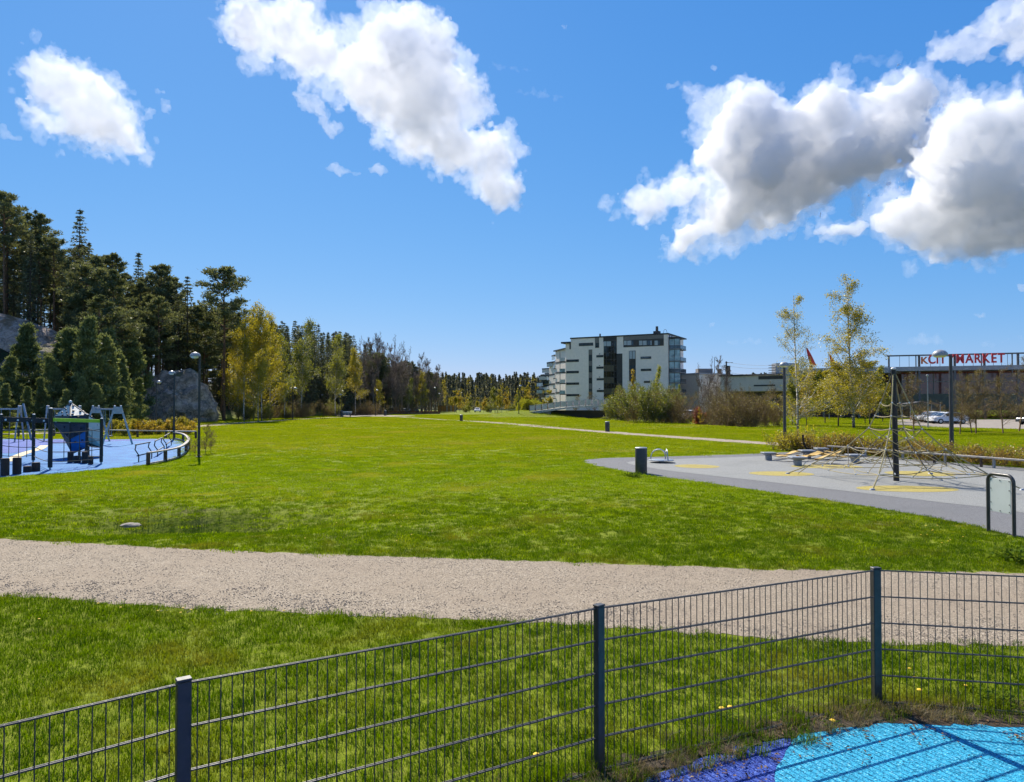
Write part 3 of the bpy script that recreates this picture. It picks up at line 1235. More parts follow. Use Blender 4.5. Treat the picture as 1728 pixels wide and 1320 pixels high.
def make_hammocks():
    c = P(1360, 778)
    root = thing('hammock_course', c, 'balance course of grey pedestals with ochre membranes stretched between', 'play equipment')
    peds = [(P(1297, 777), .54, .34), (P(1346, 786), .60, .34), (P(1362, 773.5), .62, .36), (P(1386, 768.5), .55, .34), (P(1443, 781), .62, .34)]
    for p, w, h in peds:
        m = MB()
        m.box((p.x, p.y, h * .33), (w * .42, w * .42, h * .66))
        st = m.build('pedestal', M_STOOLG, root, bevel=.02)
        m2 = MB()
        hw, hh = w / 2, w / 2.4
        lo = [(p.x + sx * hw * .55, p.y + sy * hh * .55, h * .64) for sx, sy in ((-1, -1), (1, -1), (1, 1), (-1, 1))]
        md = [(p.x + sx * hw, p.y + sy * hh, h * .86) for sx, sy in ((-1, -1), (1, -1), (1, 1), (-1, 1))]
        hi = [(p.x + sx * hw, p.y + sy * hh, h) for sx, sy in ((-1, -1), (1, -1), (1, 1), (-1, 1))]
        fs = [(3, 2, 1, 0), (8, 9, 10, 11)]
        for i in range(4):
            j = (i + 1) % 4
            fs += [(i, j, 4 + j, 4 + i), (4 + i, 4 + j, 8 + j, 8 + i)]
        m2.add(lo + md + hi, fs)
        m2.build('pedestal_top', M_STOOLG, st, bevel=.012)
    rs = random.Random(9)
    pads = [(1312, 775, .62, .30, .3), (1328, 779, .66, .3, -.2), (1340, 773, .6, .3, .1), (1354, 779, .5, .28, .4), (1376, 776.5, .7, .34, .35), (1388, 771.5, .6, .3, -.3),
            (1398, 776, .6, .3, .2), (1392, 782, .62, .3, -.15), (1415, 777, .68, .3, .25), (1405, 769.5, .6, .26, -.1)]
    for k, (px, py, L, W, rz) in enumerate(pads):
        p = P(px, py)
        z = .20
        n = 7
        vs, fs = [], []
        ph = rs.uniform(0, 6)
        for s in (0, 1):
            for i in range(n):
                for j in range(4):
                    u, v = i / (n - 1) - .5, j / 3 - .5
                    w = W * (1 - (2 * u) ** 2 * .75)
                    x, y = u * L * 1.25, v * w * 1.4
                    zz = z + .05 * math.sin(u * 5 + ph) + .05 * (v * 2) ** 2 * math.cos(ph) + u * .08 * math.sin(ph * 2) + s * .018
                    ca, sa = math.cos(rz), math.sin(rz)
                    vs.append((p.x + x * ca - y * sa, p.y + x * sa + y * ca, zz))
        N = n * 4
        for i in range(n - 1):
            for j in range(3):
                a = i * 4 + j
                fs.append((a, a + 1, a + 5, a + 4))
                fs.append((N + a, N + a + 4, N + a + 5, N + a + 1))
        for i in range(n - 1):
            fs.append((i * 4, i * 4 + 4, N + i * 4 + 4, N + i * 4))
            fs.append((i * 4 + 3, N + i * 4 + 3, N + i * 4 + 7, i * 4 + 7))
        for j in range(3):
            fs.append((j, N + j, N + j + 1, j + 1))
            e = (n - 1) * 4
            fs.append((e + j, e + j + 1, N + e + j + 1, N + e + j))
        m = MB()
        m.add(vs, fs)
        m.build('membrane', M_OCHRE, root, smooth=True)
    for a, b in ((0, 1), (0, 2), (1, 2), (2, 3), (2, 4), (1, 4), (3, 4)):
        m = MB()
        q0 = Vector((peds[a][0].x, peds[a][0].y, .26))
        q1 = Vector((peds[b][0].x, peds[b][0].y, .26))
        m.tube([q0, q0.lerp(q1, .5) + Vector((0, 0, -.07)), q1], .014, 5)
        m.build('carrying_rope', M_ROPE_D, root)


make_hammocks()


def make_roundabout():
    c = P(1116, 781)
    root = thing('roundabout', c, 'small steel playground roundabout with three hoop handles', 'roundabout')
    m = MB()
    m.cyl(c + Vector((0, 0, 0)), c + Vector((0, 0, .08)), .10, .10, 12)
    m.build('pivot', M_STEEL_D, root)
    m = MB()
    m.lathe(c, [(.44, .08), (.50, .095), (.50, .12), (.46, .132), (.02, .135)], 28)
    m.build('platform', M_STEEL, root, smooth=True)
    for k in range(3):
        a = math.pi / 2 + k * 2 * math.pi / 3 + .45
        u = Vector((math.cos(a), math.sin(a), 0))
        v = Vector((-math.sin(a), math.cos(a), 0))
        pts = []
        for i in range(13):
            t = math.pi * i / 12
            pts.append(c + u * .20 + v * (.37 * math.cos(t)) + Vector((0, 0, .12 + .42 * math.sin(t) ** .8)))
        m = MB()
        m.tube(pts, .019, 8)
        m.build('hoop_handle', M_STEEL, root, smooth=True)


make_roundabout()


def make_bins():
    specs = [(P(1082, 799), .20, .86, 'dark cylindrical litter bin at the edge of the grey playground'),
             (P(1025, 728.5), .20, .86, 'dark litter bin on the far footpath right of centre'),
             (at(778.5, 104, 0), .22, .9, 'dark litter bin farthest across the lawn near the bridge')]
    protos = None
    for c, r, h, lb in specs:
        root = thing('litter_bin', c, lb, 'litter bin', 'round litter bins in the park')
        m = MB()
        m.lathe(c, [(r * .96, -.02), (r, .02), (r, h - .03), (r * .97, h - .02)], 24)
        m.build('body', M_ANTHR, root, smooth=True)
        m = MB()
        m.lathe(c, [(r * 1.02, h - .02), (r * 1.02, h + .005), (r * .9, h + .02), (.03, h + .026)], 24)
        m.build('lid', M_STEEL_D, root, smooth=True)


make_bins()


def make_board():
    a, b = Vector((8.68, 13.0, 0)), Vector((8.74, 12.42, 0))
    root = thing('notice_board', (a + b) / 2, 'blank white board in a dark bent tube frame beside the grey playground', 'notice board')
    pts = [a + Vector((0, 0, -.1))]
    H, r = 1.06, .13
    d = (b - a).normalized()
    pts += [a + Vector((0, 0, H - r))]
    for i in range(1, 6):
        t = math.pi / 2 * i / 6
        pts.append(a + d * (r - r * math.cos(t)) + Vector((0, 0, H - r + r * math.sin(t))))
    pts.append(a + d * r + Vector((0, 0, H)))
    pts.append(b - d * r + Vector((0, 0, H)))
    for i in range(1, 6):
        t = math.pi / 2 * i / 6
        pts.append(b - d * (r - r * math.sin(t)) + Vector((0, 0, H - r + r * math.cos(t))))
    pts += [b + Vector((0, 0, H - r)), b + Vector((0, 0, -.1))]
    m = MB()
    m.tube(pts, .031, 10)
    m.build('tube_frame', M_ANTHR, root, smooth=True)
    m = MB()
    p0, p1 = a + d * .055, b - d * .055
    n = Vector((-d.y, d.x, 0))
    if n.x > 0:
        n = -n
    m.beam(p0 + Vector((0, 0, .69)) + n * .004, p1 + Vector((0, 0, .69)) + n * .004, .012, .60)
    pan = m.build('panel', pbr('white_board_laminate', (0.62, 0.66, 0.64), .35, .05, 3), root, bevel=.003)
    for t in (.06, .5, .94):
        for z in (.42, .55, .80, .96):
            if t == .5 and z in (.55, .80):
                continue
            q = p0.lerp(p1, t) + Vector((0, 0, z)) + n * .012
            s = MB()
            s.cyl(q, q + n * .008, .010, .008, 8)
            s.build('bolt', M_ANTHR, pan)


make_board()


def make_rail():
    a, b = Vector((14.97, 33.7, 0)), Vector((18.1, 24.3, 0))
    root = thing('low_bench_rail', (a + b) / 2, 'long low weathered timber bench rail behind the rope pyramid', 'bench')
    d = (b - a)
    L = d.length
    d.normalize()
    n = 5
    for i in range(n):
        p, q = a + d * (L * i / n + .01), a + d * (L * (i + 1) / n - .01)
        m = MB()
        m.beam(p + Vector((0, 0, .375)), q + Vector((0, 0, .375)), .20, .06)
        m.build('plank', M_TIMBER, root, bevel=.006)
        for t in (.12, .88):
            c = p.lerp(q, t)
            m = MB()
            m.box((c.x, c.y, .165), (.07, .07, .36))
            m.build('leg', M_TIMBER_D if t > .5 else M_STEEL_D, root)


make_rail()
# ------------------------------------------------------------------ left-hand playground
M_WALLW = pbr('cream_climbing_panel', (0.52, 0.52, 0.46), 0.6, 0.08, 4)
M_WALLD = pbr('navy_climbing_panel', (0.020, 0.026, 0.045), 0.55, 0.2, 4)
M_WALLB = pbr('blue_climbing_panel', (0.02, 0.14, 0.42), 0.5, 0.2, 4)
M_LIME = pbr('lime_green_beam', (0.30, 0.55, 0.03), 0.45, 0.12, 4)
M_RUBB = pbr('dark_brown_stump', (0.040, 0.025, 0.022), 0.8, 0.3, 6, .4, 40)
M_GREENP = pbr('sea_green_panel', (0.10, 0.33, 0.22), 0.5, 0.15, 4)
M_ALU = pbr('matt_aluminium', (0.42, 0.39, 0.36), 0.5, 0.15, 6, metal=.35)


def make_climber():
    """crystal-shaped climbing boulder"""
    c = at(119, 31.5)
    root = thing('climbing_boulder', c, 'faceted cream and navy climbing boulder with dark holds', 'climbing wall')
    s = 31.5 / F_PX

    def pt(px, py, dy):
        d = 31.5 + dy
        return Vector(((px - 864) / F_PX * d, d, zat(py, d)))
    apex = pt(119, 680, 0)
    L1, R1 = pt(92, 703, .1), pt(149, 701, -.2)
    mid = pt(119, 703, -.75)
    lowc = pt(119, 741, -.9)
    R2 = pt(173, 716, .55)
    R3 = pt(173, 756, .5)
    B1 = pt(146, 727, -.6)
    B2 = pt(146, 755, -.5)
    B3 = pt(121, 766, -.6)
    L2 = pt(93, 716, -.05)
    bk = pt(125, 700, 1.1)
    bk2 = pt(135, 752, 1.0)
    nd = pt(150, 748, -.05)

    faces = [('panel', [apex, L1, mid], M_WALLW, 9), ('panel', [apex, mid, R1], M_WALLW, 10), ('panel', [mid, L1, L2, lowc], M_WALLD, 6), ('panel', [mid, lowc, B1, R1], M_WALLD, 7),
             ('panel', [lowc, B1, B2, B3], M_WALLB, 3), ('panel', [R1, R2, R3, nd, B1], M_WALLW, 12), ('panel', [apex, R1, R2, bk], M_WALLW, 5), ('panel', [apex, bk, L1], M_WALLD, 0),
             ('panel', [bk, bk2, L2, L1], M_WALLD, 0), ('panel', [bk, R2, R3, bk2], M_WALLD, 0), ('panel', [bk2, B3, lowc, L2], M_WALLD, 0)]
    cen = (apex + lowc + bk2 + R3 + L2) / 5
    rs = random.Random(6)
    hm = MB()
    hm.ball((0, 0, 0), .055, 6, .7)
    hme = hm.mesh('hold', smooth=True)
    hme.materials.append(M_BLACKP)
    for name, vs, mat, nh in faces:
        nrm = (vs[1] - vs[0]).cross(vs[2] - vs[0]).normalized()
        ctr = sum(vs, Vector()) / len(vs)
        if nrm.dot(ctr - cen) < 0:
            nrm = -nrm
        ins = [ctr + (v - ctr) * .97 for v in vs]
        n = len(vs)
        m = MB()
        m.add([v + nrm * .02 for v in ins] + [v - nrm * .03 for v in ins],
              [tuple(range(n)), tuple(range(2 * n - 1, n - 1, -1))] + [(i, n + i, n + (i + 1) % n, (i + 1) % n) for i in range(n)])
        pnl = m.build(name, mat, root)
        pts = []
        for _ in range(nh * 12):
            if len(pts) >= nh:
                break
            i = rs.randrange(1, n - 1)
            a, b = rs.random(), rs.random()
            if a + b > 1:
                a, b = 1 - a, 1 - b
            q = vs[0] + (vs[i] - vs[0]) * a + (vs[i + 1] - vs[0]) * b
            q = ctr + (q - ctr) * .85
            if all((q - w).length > .22 for w in pts):
                pts.append(q)
        for q in pts:
            h = link('hold', hme, None, pnl)
            h.location = q + nrm * .03 - world_loc(pnl)
    edges = [(apex, L1), (apex, R1), (apex, mid), (R1, R2), (R2, R3), (B1, nd), (nd, R3), (lowc, B3), (B2, B3), (B1, B2), (L1, L2), (L2, lowc), (mid, lowc), (B2, nd), (apex, bk), (mid, L1), (mid, R1)]
    for a, b in edges:
        m = MB()
        m.cyl(a, b, .035, .035, 6)
        m.build('edge_bar', M_BLACKP, root)
    for q in (B3, B2, nd, R3, bk2):
        m = MB()
        m.cyl(Vector((q.x, q.y, -.05)), q, .06, .05, 8)
        m.build('foot', M_BLACKP, root)
    m = MB()
    m.ball(apex + Vector((0, 0, .05)), .07, 8)
    m.build('tip_cap', M_CLAMP, root)


make_climber()


def make_frame():
    """balance and rope course on black posts with a lime beam"""
    A, B = at(86, 25.4), at(172, 27.9)
    C, D = at(57.5, 28.7), at(147.5, 29.6)
    E, Fp = at(2.5, 29.0), at(-40, 26.5)
    root = thing('rope_course', (A + B) / 2, 'black post rope course with a lime green top beam', 'climbing frame')
    hs = {'A': zat(690, 25.4), 'B': zat(707, 27.9), 'C': zat(700, 28.7), 'D': zat(700, 29.6), 'E': zat(700, 29.0), 'F': 1.95}
    pts = {'A': A, 'B': B, 'C': C, 'D': D, 'E': E, 'F': Fp}
    rad = {'A': .075, 'B': .062, 'C': .062, 'D': .06, 'E': .06, 'F': .06}
    for k, p in pts.items():
        h = hs[k]
        m = MB()
        m.cyl(p + Vector((0, 0, .08)), p + Vector((0, 0, h)), rad[k], rad[k] * .97, 10)
        po = m.build('post', M_BLACKP, root, smooth=True)
        m = MB()
        m.cyl(p + Vector((0, 0, -.05)), p + Vector((0, 0, .09)), .035, .035, 8)
        m.build('post_foot', M_STEEL, po)
        m = MB()
        m.ball(p + Vector((0, 0, h + .01)), rad[k] * .9, 8, .5)
        m.build('post_cap', M_CLAMP, po)
    z1 = zat(708.5, 25.4)
    m = MB()
    m.beam(Vector((A.x + .1, A.y, z1)), Vector((B.x - .06, B.y, zat(706.5, 27.9) - .1)), .06, .13)
    m.build('lime_beam', M_LIME, root, bevel=.01)
    m = MB()
    m.beam(Vector((E.x, E.y, hs['E'] - .18)), Vector((D.x, D.y, hs['D'] - .3)), .05, .20)
    m.build('top_beam', M_BLACKP, root)
    for t in (.06, .2, .37, .5, .64, .8):
        q = Vector((E.x, E.y, hs['E'] - .2)).lerp(Vector((D.x, D.y, hs['D'] - .3)), t) + Vector((0, -.04, 0))
        m = MB()
        m.cyl(q, q + Vector((0, -.03, 0)), .045, .03, 8)
        m.build('bolt_cover', M_CLAMP, root)
    m = MB()
    m.beam(E + Vector((-.07, -.06, .1)), E + Vector((-.07, -.06, hs['E'] - .1)), .12, .03, up=(0, 1, 0))
    m.build('green_panel', M_GREENP, root)
    rs = random.Random(3)

    def rope(a, b, s=.05, r=.014):
        n = 5
        mm = MB()
        mm.tube([a.lerp(b, i / n) + Vector((0, 0, -s * 4 * (i / n) * (1 - i / n))) for i in range(n + 1)], r, 5)
        mm.build('rope', M_ROPE_D, root)
    for z in (.28, .62, .98, 1.32):
        for a, b in ((E, C), (C, A), (A, B), (D, B), (F_ := Fp, E)):
            rope(a + Vector((0, 0, z + rs.uniform(-.05, .05))), b + Vector((0, 0, z + rs.uniform(-.05, .05))), .04)
    for t in (.25, .55, .8):
        q = E.lerp(C, t)
        rope(q + Vector((0, 0, 1.5)), q + Vector((0, 0, .2)), 0)
        q = A.lerp(B, t)
        rope(q + Vector((0, 0, 1.3)), q + Vector((0, 0, .28)), 0)
    m = MB()
    m.cyl(C + Vector((-.15, .1, .9)), C + Vector((-1.05, .9, 2.35)), .045, .045, 8)
    m.build('slanting_bar', M_STEEL_D, root)


make_frame()


def make_stumps():
    specs = [(8, 27.2, .26, .56, 803, 'tall dark stepping stump at the far left edge'), (28.5, 0, .26, .55, 800.5, 'tall dark stepping stump, second from the left edge'),
             (46, 0, .25, .20, 797, 'lowest dark stepping stump on the blue surface'), (60.5, 0, .26, .30, 795.5, 'low dark stepping stump right of the lowest one'),
             (119, 0, .22, .44, 781, 'dark stepping stump under the left of the climbing boulder'), (130.5, 0, .26, .28, 781.5, 'low dark stepping stump under the climbing boulder'),
             (143, 0, .22, .46, 782.5, 'dark stepping stump beside the right foot of the climbing boulder'), (153, 0, .18, .30, 784, 'short dark stepping stump right of the climbing boulder')]
    for px, _, w, h, py, lb in specs:
        p = P(px, py)
        r = w * .5
        root = thing('stepping_stump', p, lb, 'stepping stump', 'stepping stumps on the blue playground')
        m = MB()
        m.lathe(p, [(r, -.02), (r, h - .02), (r * .93, h)], 14)
        m.build('body', M_RUBB, root, smooth=True)
        m = MB()
        m.lathe(p, [(r * .9, h + .001), (r * .88, h + .012), (.02, h + .014)], 14)
        m.build('tread', pbr('stump_tread_%d' % px, (0.07, 0.05, 0.045), .85, .2, 8), root)


make_stumps()


def swing_set(name, label, frames, y, seats, end_legs, top_py):
    """frames: photograph columns of the A-frames; y: distance"""
    H = zat(top_py, y)
    pts = [at(px, yy) for px, yy in frames]
    root = thing(name, pts[0], label, 'swing')
    d = (pts[-1] - pts[0]).normalized()
    n = Vector((-d.y, d.x, 0))
    for p in pts:
        for s in (-1, 1):
            m = MB()
            m.beam(p + n * (s * .80) + Vector((0, 0, -.02)), p + n * (s * .16) + Vector((0, 0, H)), .09, .07, up=d)
            lg = m.build('leg', M_ALU, root)
            m = MB()
            m.ball(p + n * (s * .16) + Vector((0, 0, H + .03)), .06, 8, .6)
            m.build('leg_cap', M_CLAMP, lg)
        m = MB()
        q = [p + n * .30 + Vector((0, 0, H - .42)), p - n * .30 + Vector((0, 0, H - .42)), p - n * .17 + Vector((0, 0, H - .02)), p + n * .17 + Vector((0, 0, H - .02))]
        e = d * .055
        m.add([v + e for v in q] + [v - e for v in q], [(0, 1, 2, 3), (7, 6, 5, 4), (0, 4, 5, 1), (1, 5, 6, 2), (2, 6, 7, 3), (3, 7, 4, 0)])
        m.build('gusset_plate', M_ALU, root)
    m = MB()
    m.beam(pts[0] + Vector((0, 0, H - .16)), pts[-1] + Vector((0, 0, H - .16)), .09, .10)
    m.build('cross_beam', M_ALU, root)
    for t in seats:
        c = pts[0].lerp(pts[-1], t)
        m = MB()
        m.box((c.x, c.y, .48), (.44, .19, .05), math.atan2(d.y, d.x))
        st = m.build('seat', M_BLACKP, root, bevel=.01)
        for s in (-1, 1):
            m = MB()
            m.tube([c + d * (s * .21) + Vector((0, 0, .49)), c + d * (s * .24) + Vector((0, 0, H - .2))], .013, 5)
            m.build('chain', M_STEEL_D, st)


swing_set('swing_set', 'grey aluminium swing set at the left edge of the blue playground', [(-75, 44.0), (33.5, 45.0)], 44.5, (.2, .5, .78), True, 686)
swing_set('swing_set', 'grey aluminium swing set behind the climbing boulder', [(81, 46.0), (135, 46.6)], 46, (.35, .7), True, 686)
swing_set('swing_set', 'grey aluminium swing set at the right end of the swing row', [(162, 44.6), (199, 41.2)], 43, (.4, .7), True, 686)


def curved_rail():
    pts = [P(250, 785), P(279, 779.5), P(302, 773), P(314, 764), P(318, 754.5), P(309, 745), P(294, 741)]
    root = thing('curved_timber_rail', pts[1], 'low curved timber guard rail round the end of the blue playground', 'guard rail')
    H = .47
    for p in pts:
        m = MB()
        m.box((p.x, p.y, H / 2 - .03), (.13, .13, H + .06), .3)
        m.build('post', M_TIMBER_D, root, bevel=.01)
    cur = [Vector((x, y, 0)) for x, y in spline([tuple(p[:2]) for p in pts], 3, False)]
    for i in range(0, len(cur) - 1, 3):
        seg = cur[i:i + 4]
        for zz, hh, w, nm in ((H - .03, .055, .14, 'top_rail'), (.06, .05, .06, 'kerb_board')):
            m = MB()
            for a, b in zip(seg, seg[1:]):
                m.beam(a + Vector((0, 0, zz + (.03 if nm == 'top_rail' else 0))), b + Vector((0, 0, zz + (.03 if nm == 'top_rail' else 0))), w, hh)
            m.build(nm, M_TIMBER, root)


curved_rail()


def straight_rail(px0, d0, px1, d1, label):
    a, b = at(px0, d0), at(px1, d1)
    root = thing('low_guard_rail', (a + b) / 2, label, 'guard rail')
    n = max(2, int((b - a).length / 2.4))
    for i in range(n + 1):
        p = a.lerp(b, i / n)
        m = MB()
        m.box((p.x, p.y, .22), (.12, .12, .48))
        m.build('post', M_TIMBER_D, root)
    for i in range(n):
        m = MB()
        m.beam(a.lerp(b, i / n) + Vector((0, 0, .48)), a.lerp(b, (i + 1) / n) + Vector((0, 0, .48)), .16, .07)
        m.build('top_rail', M_TIMBER if i % 2 else M_STEEL_D, root)


straight_rail(186, 52, 331, 49.5, 'straight low guard rail behind the right of the swings')
straight_rail(-90, 52, 92, 53, 'straight low guard rail behind the left-hand swing set')


def bar_frame(px0, py0, px1, py1, label):
    a, b = P(px0, py0), P(px1, py1)
    root = thing('exercise_bars', (a + b) / 2, label, 'exercise bars')
    d = (b - a).normalized()
    n = Vector((-d.y, d.x, 0))
    for p in (a, b):
        m = MB()
        m.tube([p + Vector((0, 0, -.05)), p + Vector((0, 0, .28)), p + n * .14 + Vector((0, 0, .5)), p + n * .10 + Vector((0, 0, .70))], .026, 6)
        m.build('leg', M_BLACKP, root, smooth=True)
    m = MB()
    m.tube([a - d * .10 + n * .10 + Vector((0, 0, .70)), b + d * .16 + n * .10 + Vector((0, 0, .70))], .028, 6)
    m.build('upper_bar', M_BLACKP, root)
    m = MB()
    m.tube([a - d * .12 + n * .03 + Vector((0, 0, .26)), b + d * .05 + n * .03 + Vector((0, 0, .26))], .026, 6)
    m.build('lower_bar', M_BLACKP, root)


bar_frame(234, 780, 256, 774, 'black exercise bars nearest the curved rail')
bar_frame(266, 770.5, 277, 763, 'middle black exercise bars behind the curved rail')
bar_frame(281, 759, 289, 752, 'black exercise bars farthest along the curved rail')
# ------------------------------------------------------------------ apartment block
M_FAC = pbr('pale_plaster', (0.88, 0.77, 0.70), 0.85, 0.06, 1.5, 0.2, 20, spec=.2)
M_FACG = pbr('grey_facade_panel', (0.19, 0.175, 0.165), 0.7, 0.1, 2)
M_FACD = pbr('dark_facade_panel', (0.050, 0.045, 0.042), 0.6, 0.15, 2)
M_ROOFE = pbr('dark_roof_edge', (0.035, 0.035, 0.04), 0.6, 0.15, 2)
M_PANE = glass_mat('window_pane', (0.05, 0.065, 0.08))
M_PANE_D = glass_mat('dark_stair_glass', (0.020, 0.020, 0.022), 0.04)
M_CURT = pbr('pale_curtain_behind_glass', (0.42, 0.46, 0.50), 0.4, 0.12, 3)
M_AMBER = pbr('amber_blind_behind_glass', (0.10, 0.078, 0.045), 0.5, 0.2, 2)
M_BALG = glass_mat('balcony_glass', (0.30, 0.40, 0.44), 0.05, 0.7)
M_BALW = pbr('white_balcony_front', (0.50, 0.51, 0.51), 0.6, 0.06, 2)


class Facade:
    """a vertical wall plane; rectangles measured off the photograph become real openings and panels on it"""
    def __init__(self, root, p0, p1):
        self.root = root
        self.p0 = Vector(p0)
        self.d = (Vector(p1) - self.p0)
        self.d.z = 0
        self.L = self.d.length
        self.d.normalize()
        n = Vector((self.d.y, -self.d.x, 0))
        if n.dot(-self.p0) < 0:
            n = -n
        self.n = n

    def uz(self, px, py):
        r = pix_dir(px, py)
        o = Vector((0, 0, CAM_H))
        t = (self.p0 - o).dot(self.n) / r.dot(self.n)
        q = o + r * t
        return (q - self.p0).dot(self.d), q.z

    def slab(self, name, u0, u1, z0, z1, out, thick, mat, parent=None):
        """box from 'out' metres in front of the wall plane, 'thick' deep"""
        m = MB()
        c = self.p0 + self.d * ((u0 + u1) / 2) + self.n * (out - thick / 2)
        c.z = (z0 + z1) / 2
        M = Matrix((self.d, self.n, Vector((0, 0, 1)))).transposed()
        m.box(c, (u1 - u0, thick, z1 - z0), M=M)
        return m.build(name, mat, parent or self.root)

    def rect(self, cx0, cy0, cx1, cy1):
        a = self.uz(880 + cx0 / 6.171, 540 + cy0 / 6.171)
        b = self.uz(880 + cx1 / 6.171, 540 + cy1 / 6.171)
        return min(a[0], b[0]), max(a[0], b[0]), min(a[1], b[1]), max(a[1], b[1])

    def window(self, c, mat=None, frame=0.10, split=0, name='window'):
        u0, u1, z0, z1 = self.rect(*c)
        w = self.slab(name, u0, u1, z0, z1, .05, .10, M_FACD)
        g = self.slab('pane', u0 + frame, u1 - frame, z0 + frame, z1 - frame, .065, .03, mat or M_PANE, w)
        return w


def make_apartments():
    Lf, Rt = at(954.5, 199), at(1127.5, 185)
    root = thing('apartment_block', (Lf + Rt) / 2, 'pale six storey apartment block with dark stairwell glass', 'building')
    f = Facade(root, Lf, Rt)
    top = f.uz(1127, 562)[1]
    uL = f.uz(963, 600)[0]
    ztopL = f.uz(958, 577)[1]
    # body
    dep = 15.0
    f.slab('wall', uL, f.L, -1, top - .35, 0, dep, M_FAC)
    f.slab('wall', 0, uL - .01, -1, ztopL - .5, -.02, dep - 2, M_FAC)
    f.slab('roof_edge', uL - .15, f.L + .15, top - .35, top, .12, dep + .24, M_ROOFE)
    f.slab('roof_edge', -1.2, uL, ztopL - .45, ztopL, .5, dep - 1, M_ROOFE)
    # dark roof-line blocks and panels; the tall slab paints a recess's shade
    for c, mt in (((852, 158, 993, 222), M_FACD), ((1060, 140, 1482, 212), M_FACG), ((765, 176, 808, 240), M_FACG), ((500, 232, 514, 305), M_FACD),
                  ((993, 352, 1052, 845), M_FACD), ((1130, 410, 1190, 468), M_FACD)):
        u0, u1, z0, z1 = f.rect(*c)
        f.slab('cladding_and_recess_shade', u0, u1, z0, min(z1, top - .36), .04, .08, mt)
    # top-floor ribbon window
    u0, u1, z0, z1 = f.rect(1062, 212, 1482, 268)
    band = f.slab('ribbon_window', u0, u1, z0, z1, .05, .1, M_FACD)
    for a, b, mt in ((1068, 1096, M_CURT), (1102, 1145, M_CURT), (1150, 1166, M_PANE), (1225, 1260, M_CURT), (1266, 1304, M_CURT), (1310, 1340, M_PANE), (1344, 1356, M_CURT), (1386, 1420, M_CURT), (1426, 1440, M_PANE)):
        a0, a1, b0, b1 = f.rect(a, 217, b, 262)
        f.slab('pane', a0, a1, b0, b1, .07, .03, mt, band)
    # stairwell glazing
    u0, u1, z0, z1 = f.rect(856, 222, 994, 845)
    z0 = .3
    st = f.slab('stairwell_glazing', u0, u1, z0, z1, .05, .1, M_FACD)
    cols = [(858, 884), (888, 932), (936, 962), (968, 992)]
    rows = [222, 275, 345, 410, 470, 535, 595, 660, 715, 770, 845]
    for j in range(len(rows) - 1):
        for i, (a, b) in enumerate(cols):
            a0, a1, b0, b1 = f.rect(a, rows[j] + 3, b, rows[j + 1] - 3)
            mt = M_PANE_D
            if j in (0, 1) and i in (0, 3):
                mt = M_CURT if i == 0 and j == 0 else M_PANE
            elif j == 0 and i == 1:
                mt = M_CURT
            elif j in (4, 6, 8) and i < 3:
                mt = M_AMBER
            f.slab('pane', a0, a1, max(b0, .35), b1, .07, .03, mt, st)
    # window columns
    for (x0, x1, splits) in ((700, 738, [310, 365, 425, 480, 545, 605, 660, 720, 780, 845]), (1120, 1190, [323, 408, 470, 560, 640])):
        u0, u1, z0, z1 = f.rect(x0, splits[0], x1, splits[-1])
        w = f.slab('window_column', u0, u1, max(z0, .3), z1, .05, .1, M_FACD)
        for j in range(len(splits) - 1):
            if x0 == 700:
                if j % 2 == 0:
                    a0, a1, b0, b1 = f.rect(x0 + 3, splits[j] + 3, x1 - 3, splits[j + 1] - 3)
                    f.slab('panel', a0, a1, max(b0, .3), b1, .07, .03, M_FACG, w)
                    continue
                segs = [(x0 + 4, x1 - 4)]
            else:
                if j == 1:
                    continue
                segs = [(x0 + 5, 1153), (1158, x1 - 5)]
            for s0, s1 in segs:
                a0, a1, b0, b1 = f.rect(s0, splits[j] + 4, s1, splits[j + 1] - 4)
                f.slab('pane', a0, a1, max(b0, .3), b1, .07, .03, M_PANE if j else (M_CURT if x0 != 700 else M_PANE), w)
    # horizontal slots
    for c in ((467, 415, 598, 437), (467, 533, 598, 555), (467, 653, 600, 675), (467, 773, 602, 795), (598, 243, 747, 268), (768, 240, 809, 290),
              (780, 368, 853, 389), (780, 487, 855, 508), (783, 608, 857, 629), (785, 730, 858, 751), (1240, 383, 1351, 405), (1243, 510, 1352, 531), (1275, 635, 1340, 656)):
        f.window(c, frame=.12)
    for cy in (355, 475, 595, 716):
        a0, a1, b0, b1 = f.rect(810, cy - 3, 820, cy + 3)
        f.slab('wall_lamp', a0, a1, b0, b1, .25, .25, M_FACD)
    # far right end: side wall downpipes and stacked glazed balconies
    g = Facade(root, Rt, Rt + Vector((f.d.y, -f.d.x, 0)) * -1 * 15)
    side = -f.n
    for u in (1.2, 3.4):
        m = MB()
        q = Rt + side * u + f.d * .08
        m.cyl(Vector((q.x, q.y, 0)), Vector((q.x, q.y, top - .3)), .09, .09, 8)
        m.build('downpipe', M_FACG, root)
    floors = [z for z in (f.uz(1127, 540 + c / 6.171)[1] for c in (300, 425, 545, 650, 760))]
    ztop = f.uz(1127, 540 + 186 / 6.171)[1]
    base = Rt + side * 5.0
    bx0, bx1 = 0.1, 3.1
    M3 = Matrix((f.d, f.n, Vector((0, 0, 1)))).transposed()

    def bbox(name, cu, cs, z0, z1, wu, ws, mat, parent=None):
        m = MB()
        c = Rt + f.d * cu + side * cs
        m.box((c.x, c.y, (z0 + z1) / 2), (wu, ws, z1 - z0), M=M3)
        return m.build(name, mat, parent or root)
    bbox('balcony_roof', 1.55, 3.5, ztop - .1, ztop + .18, 3.3, 6.0, M_ROOFE)
    levels = [ztop] + floors
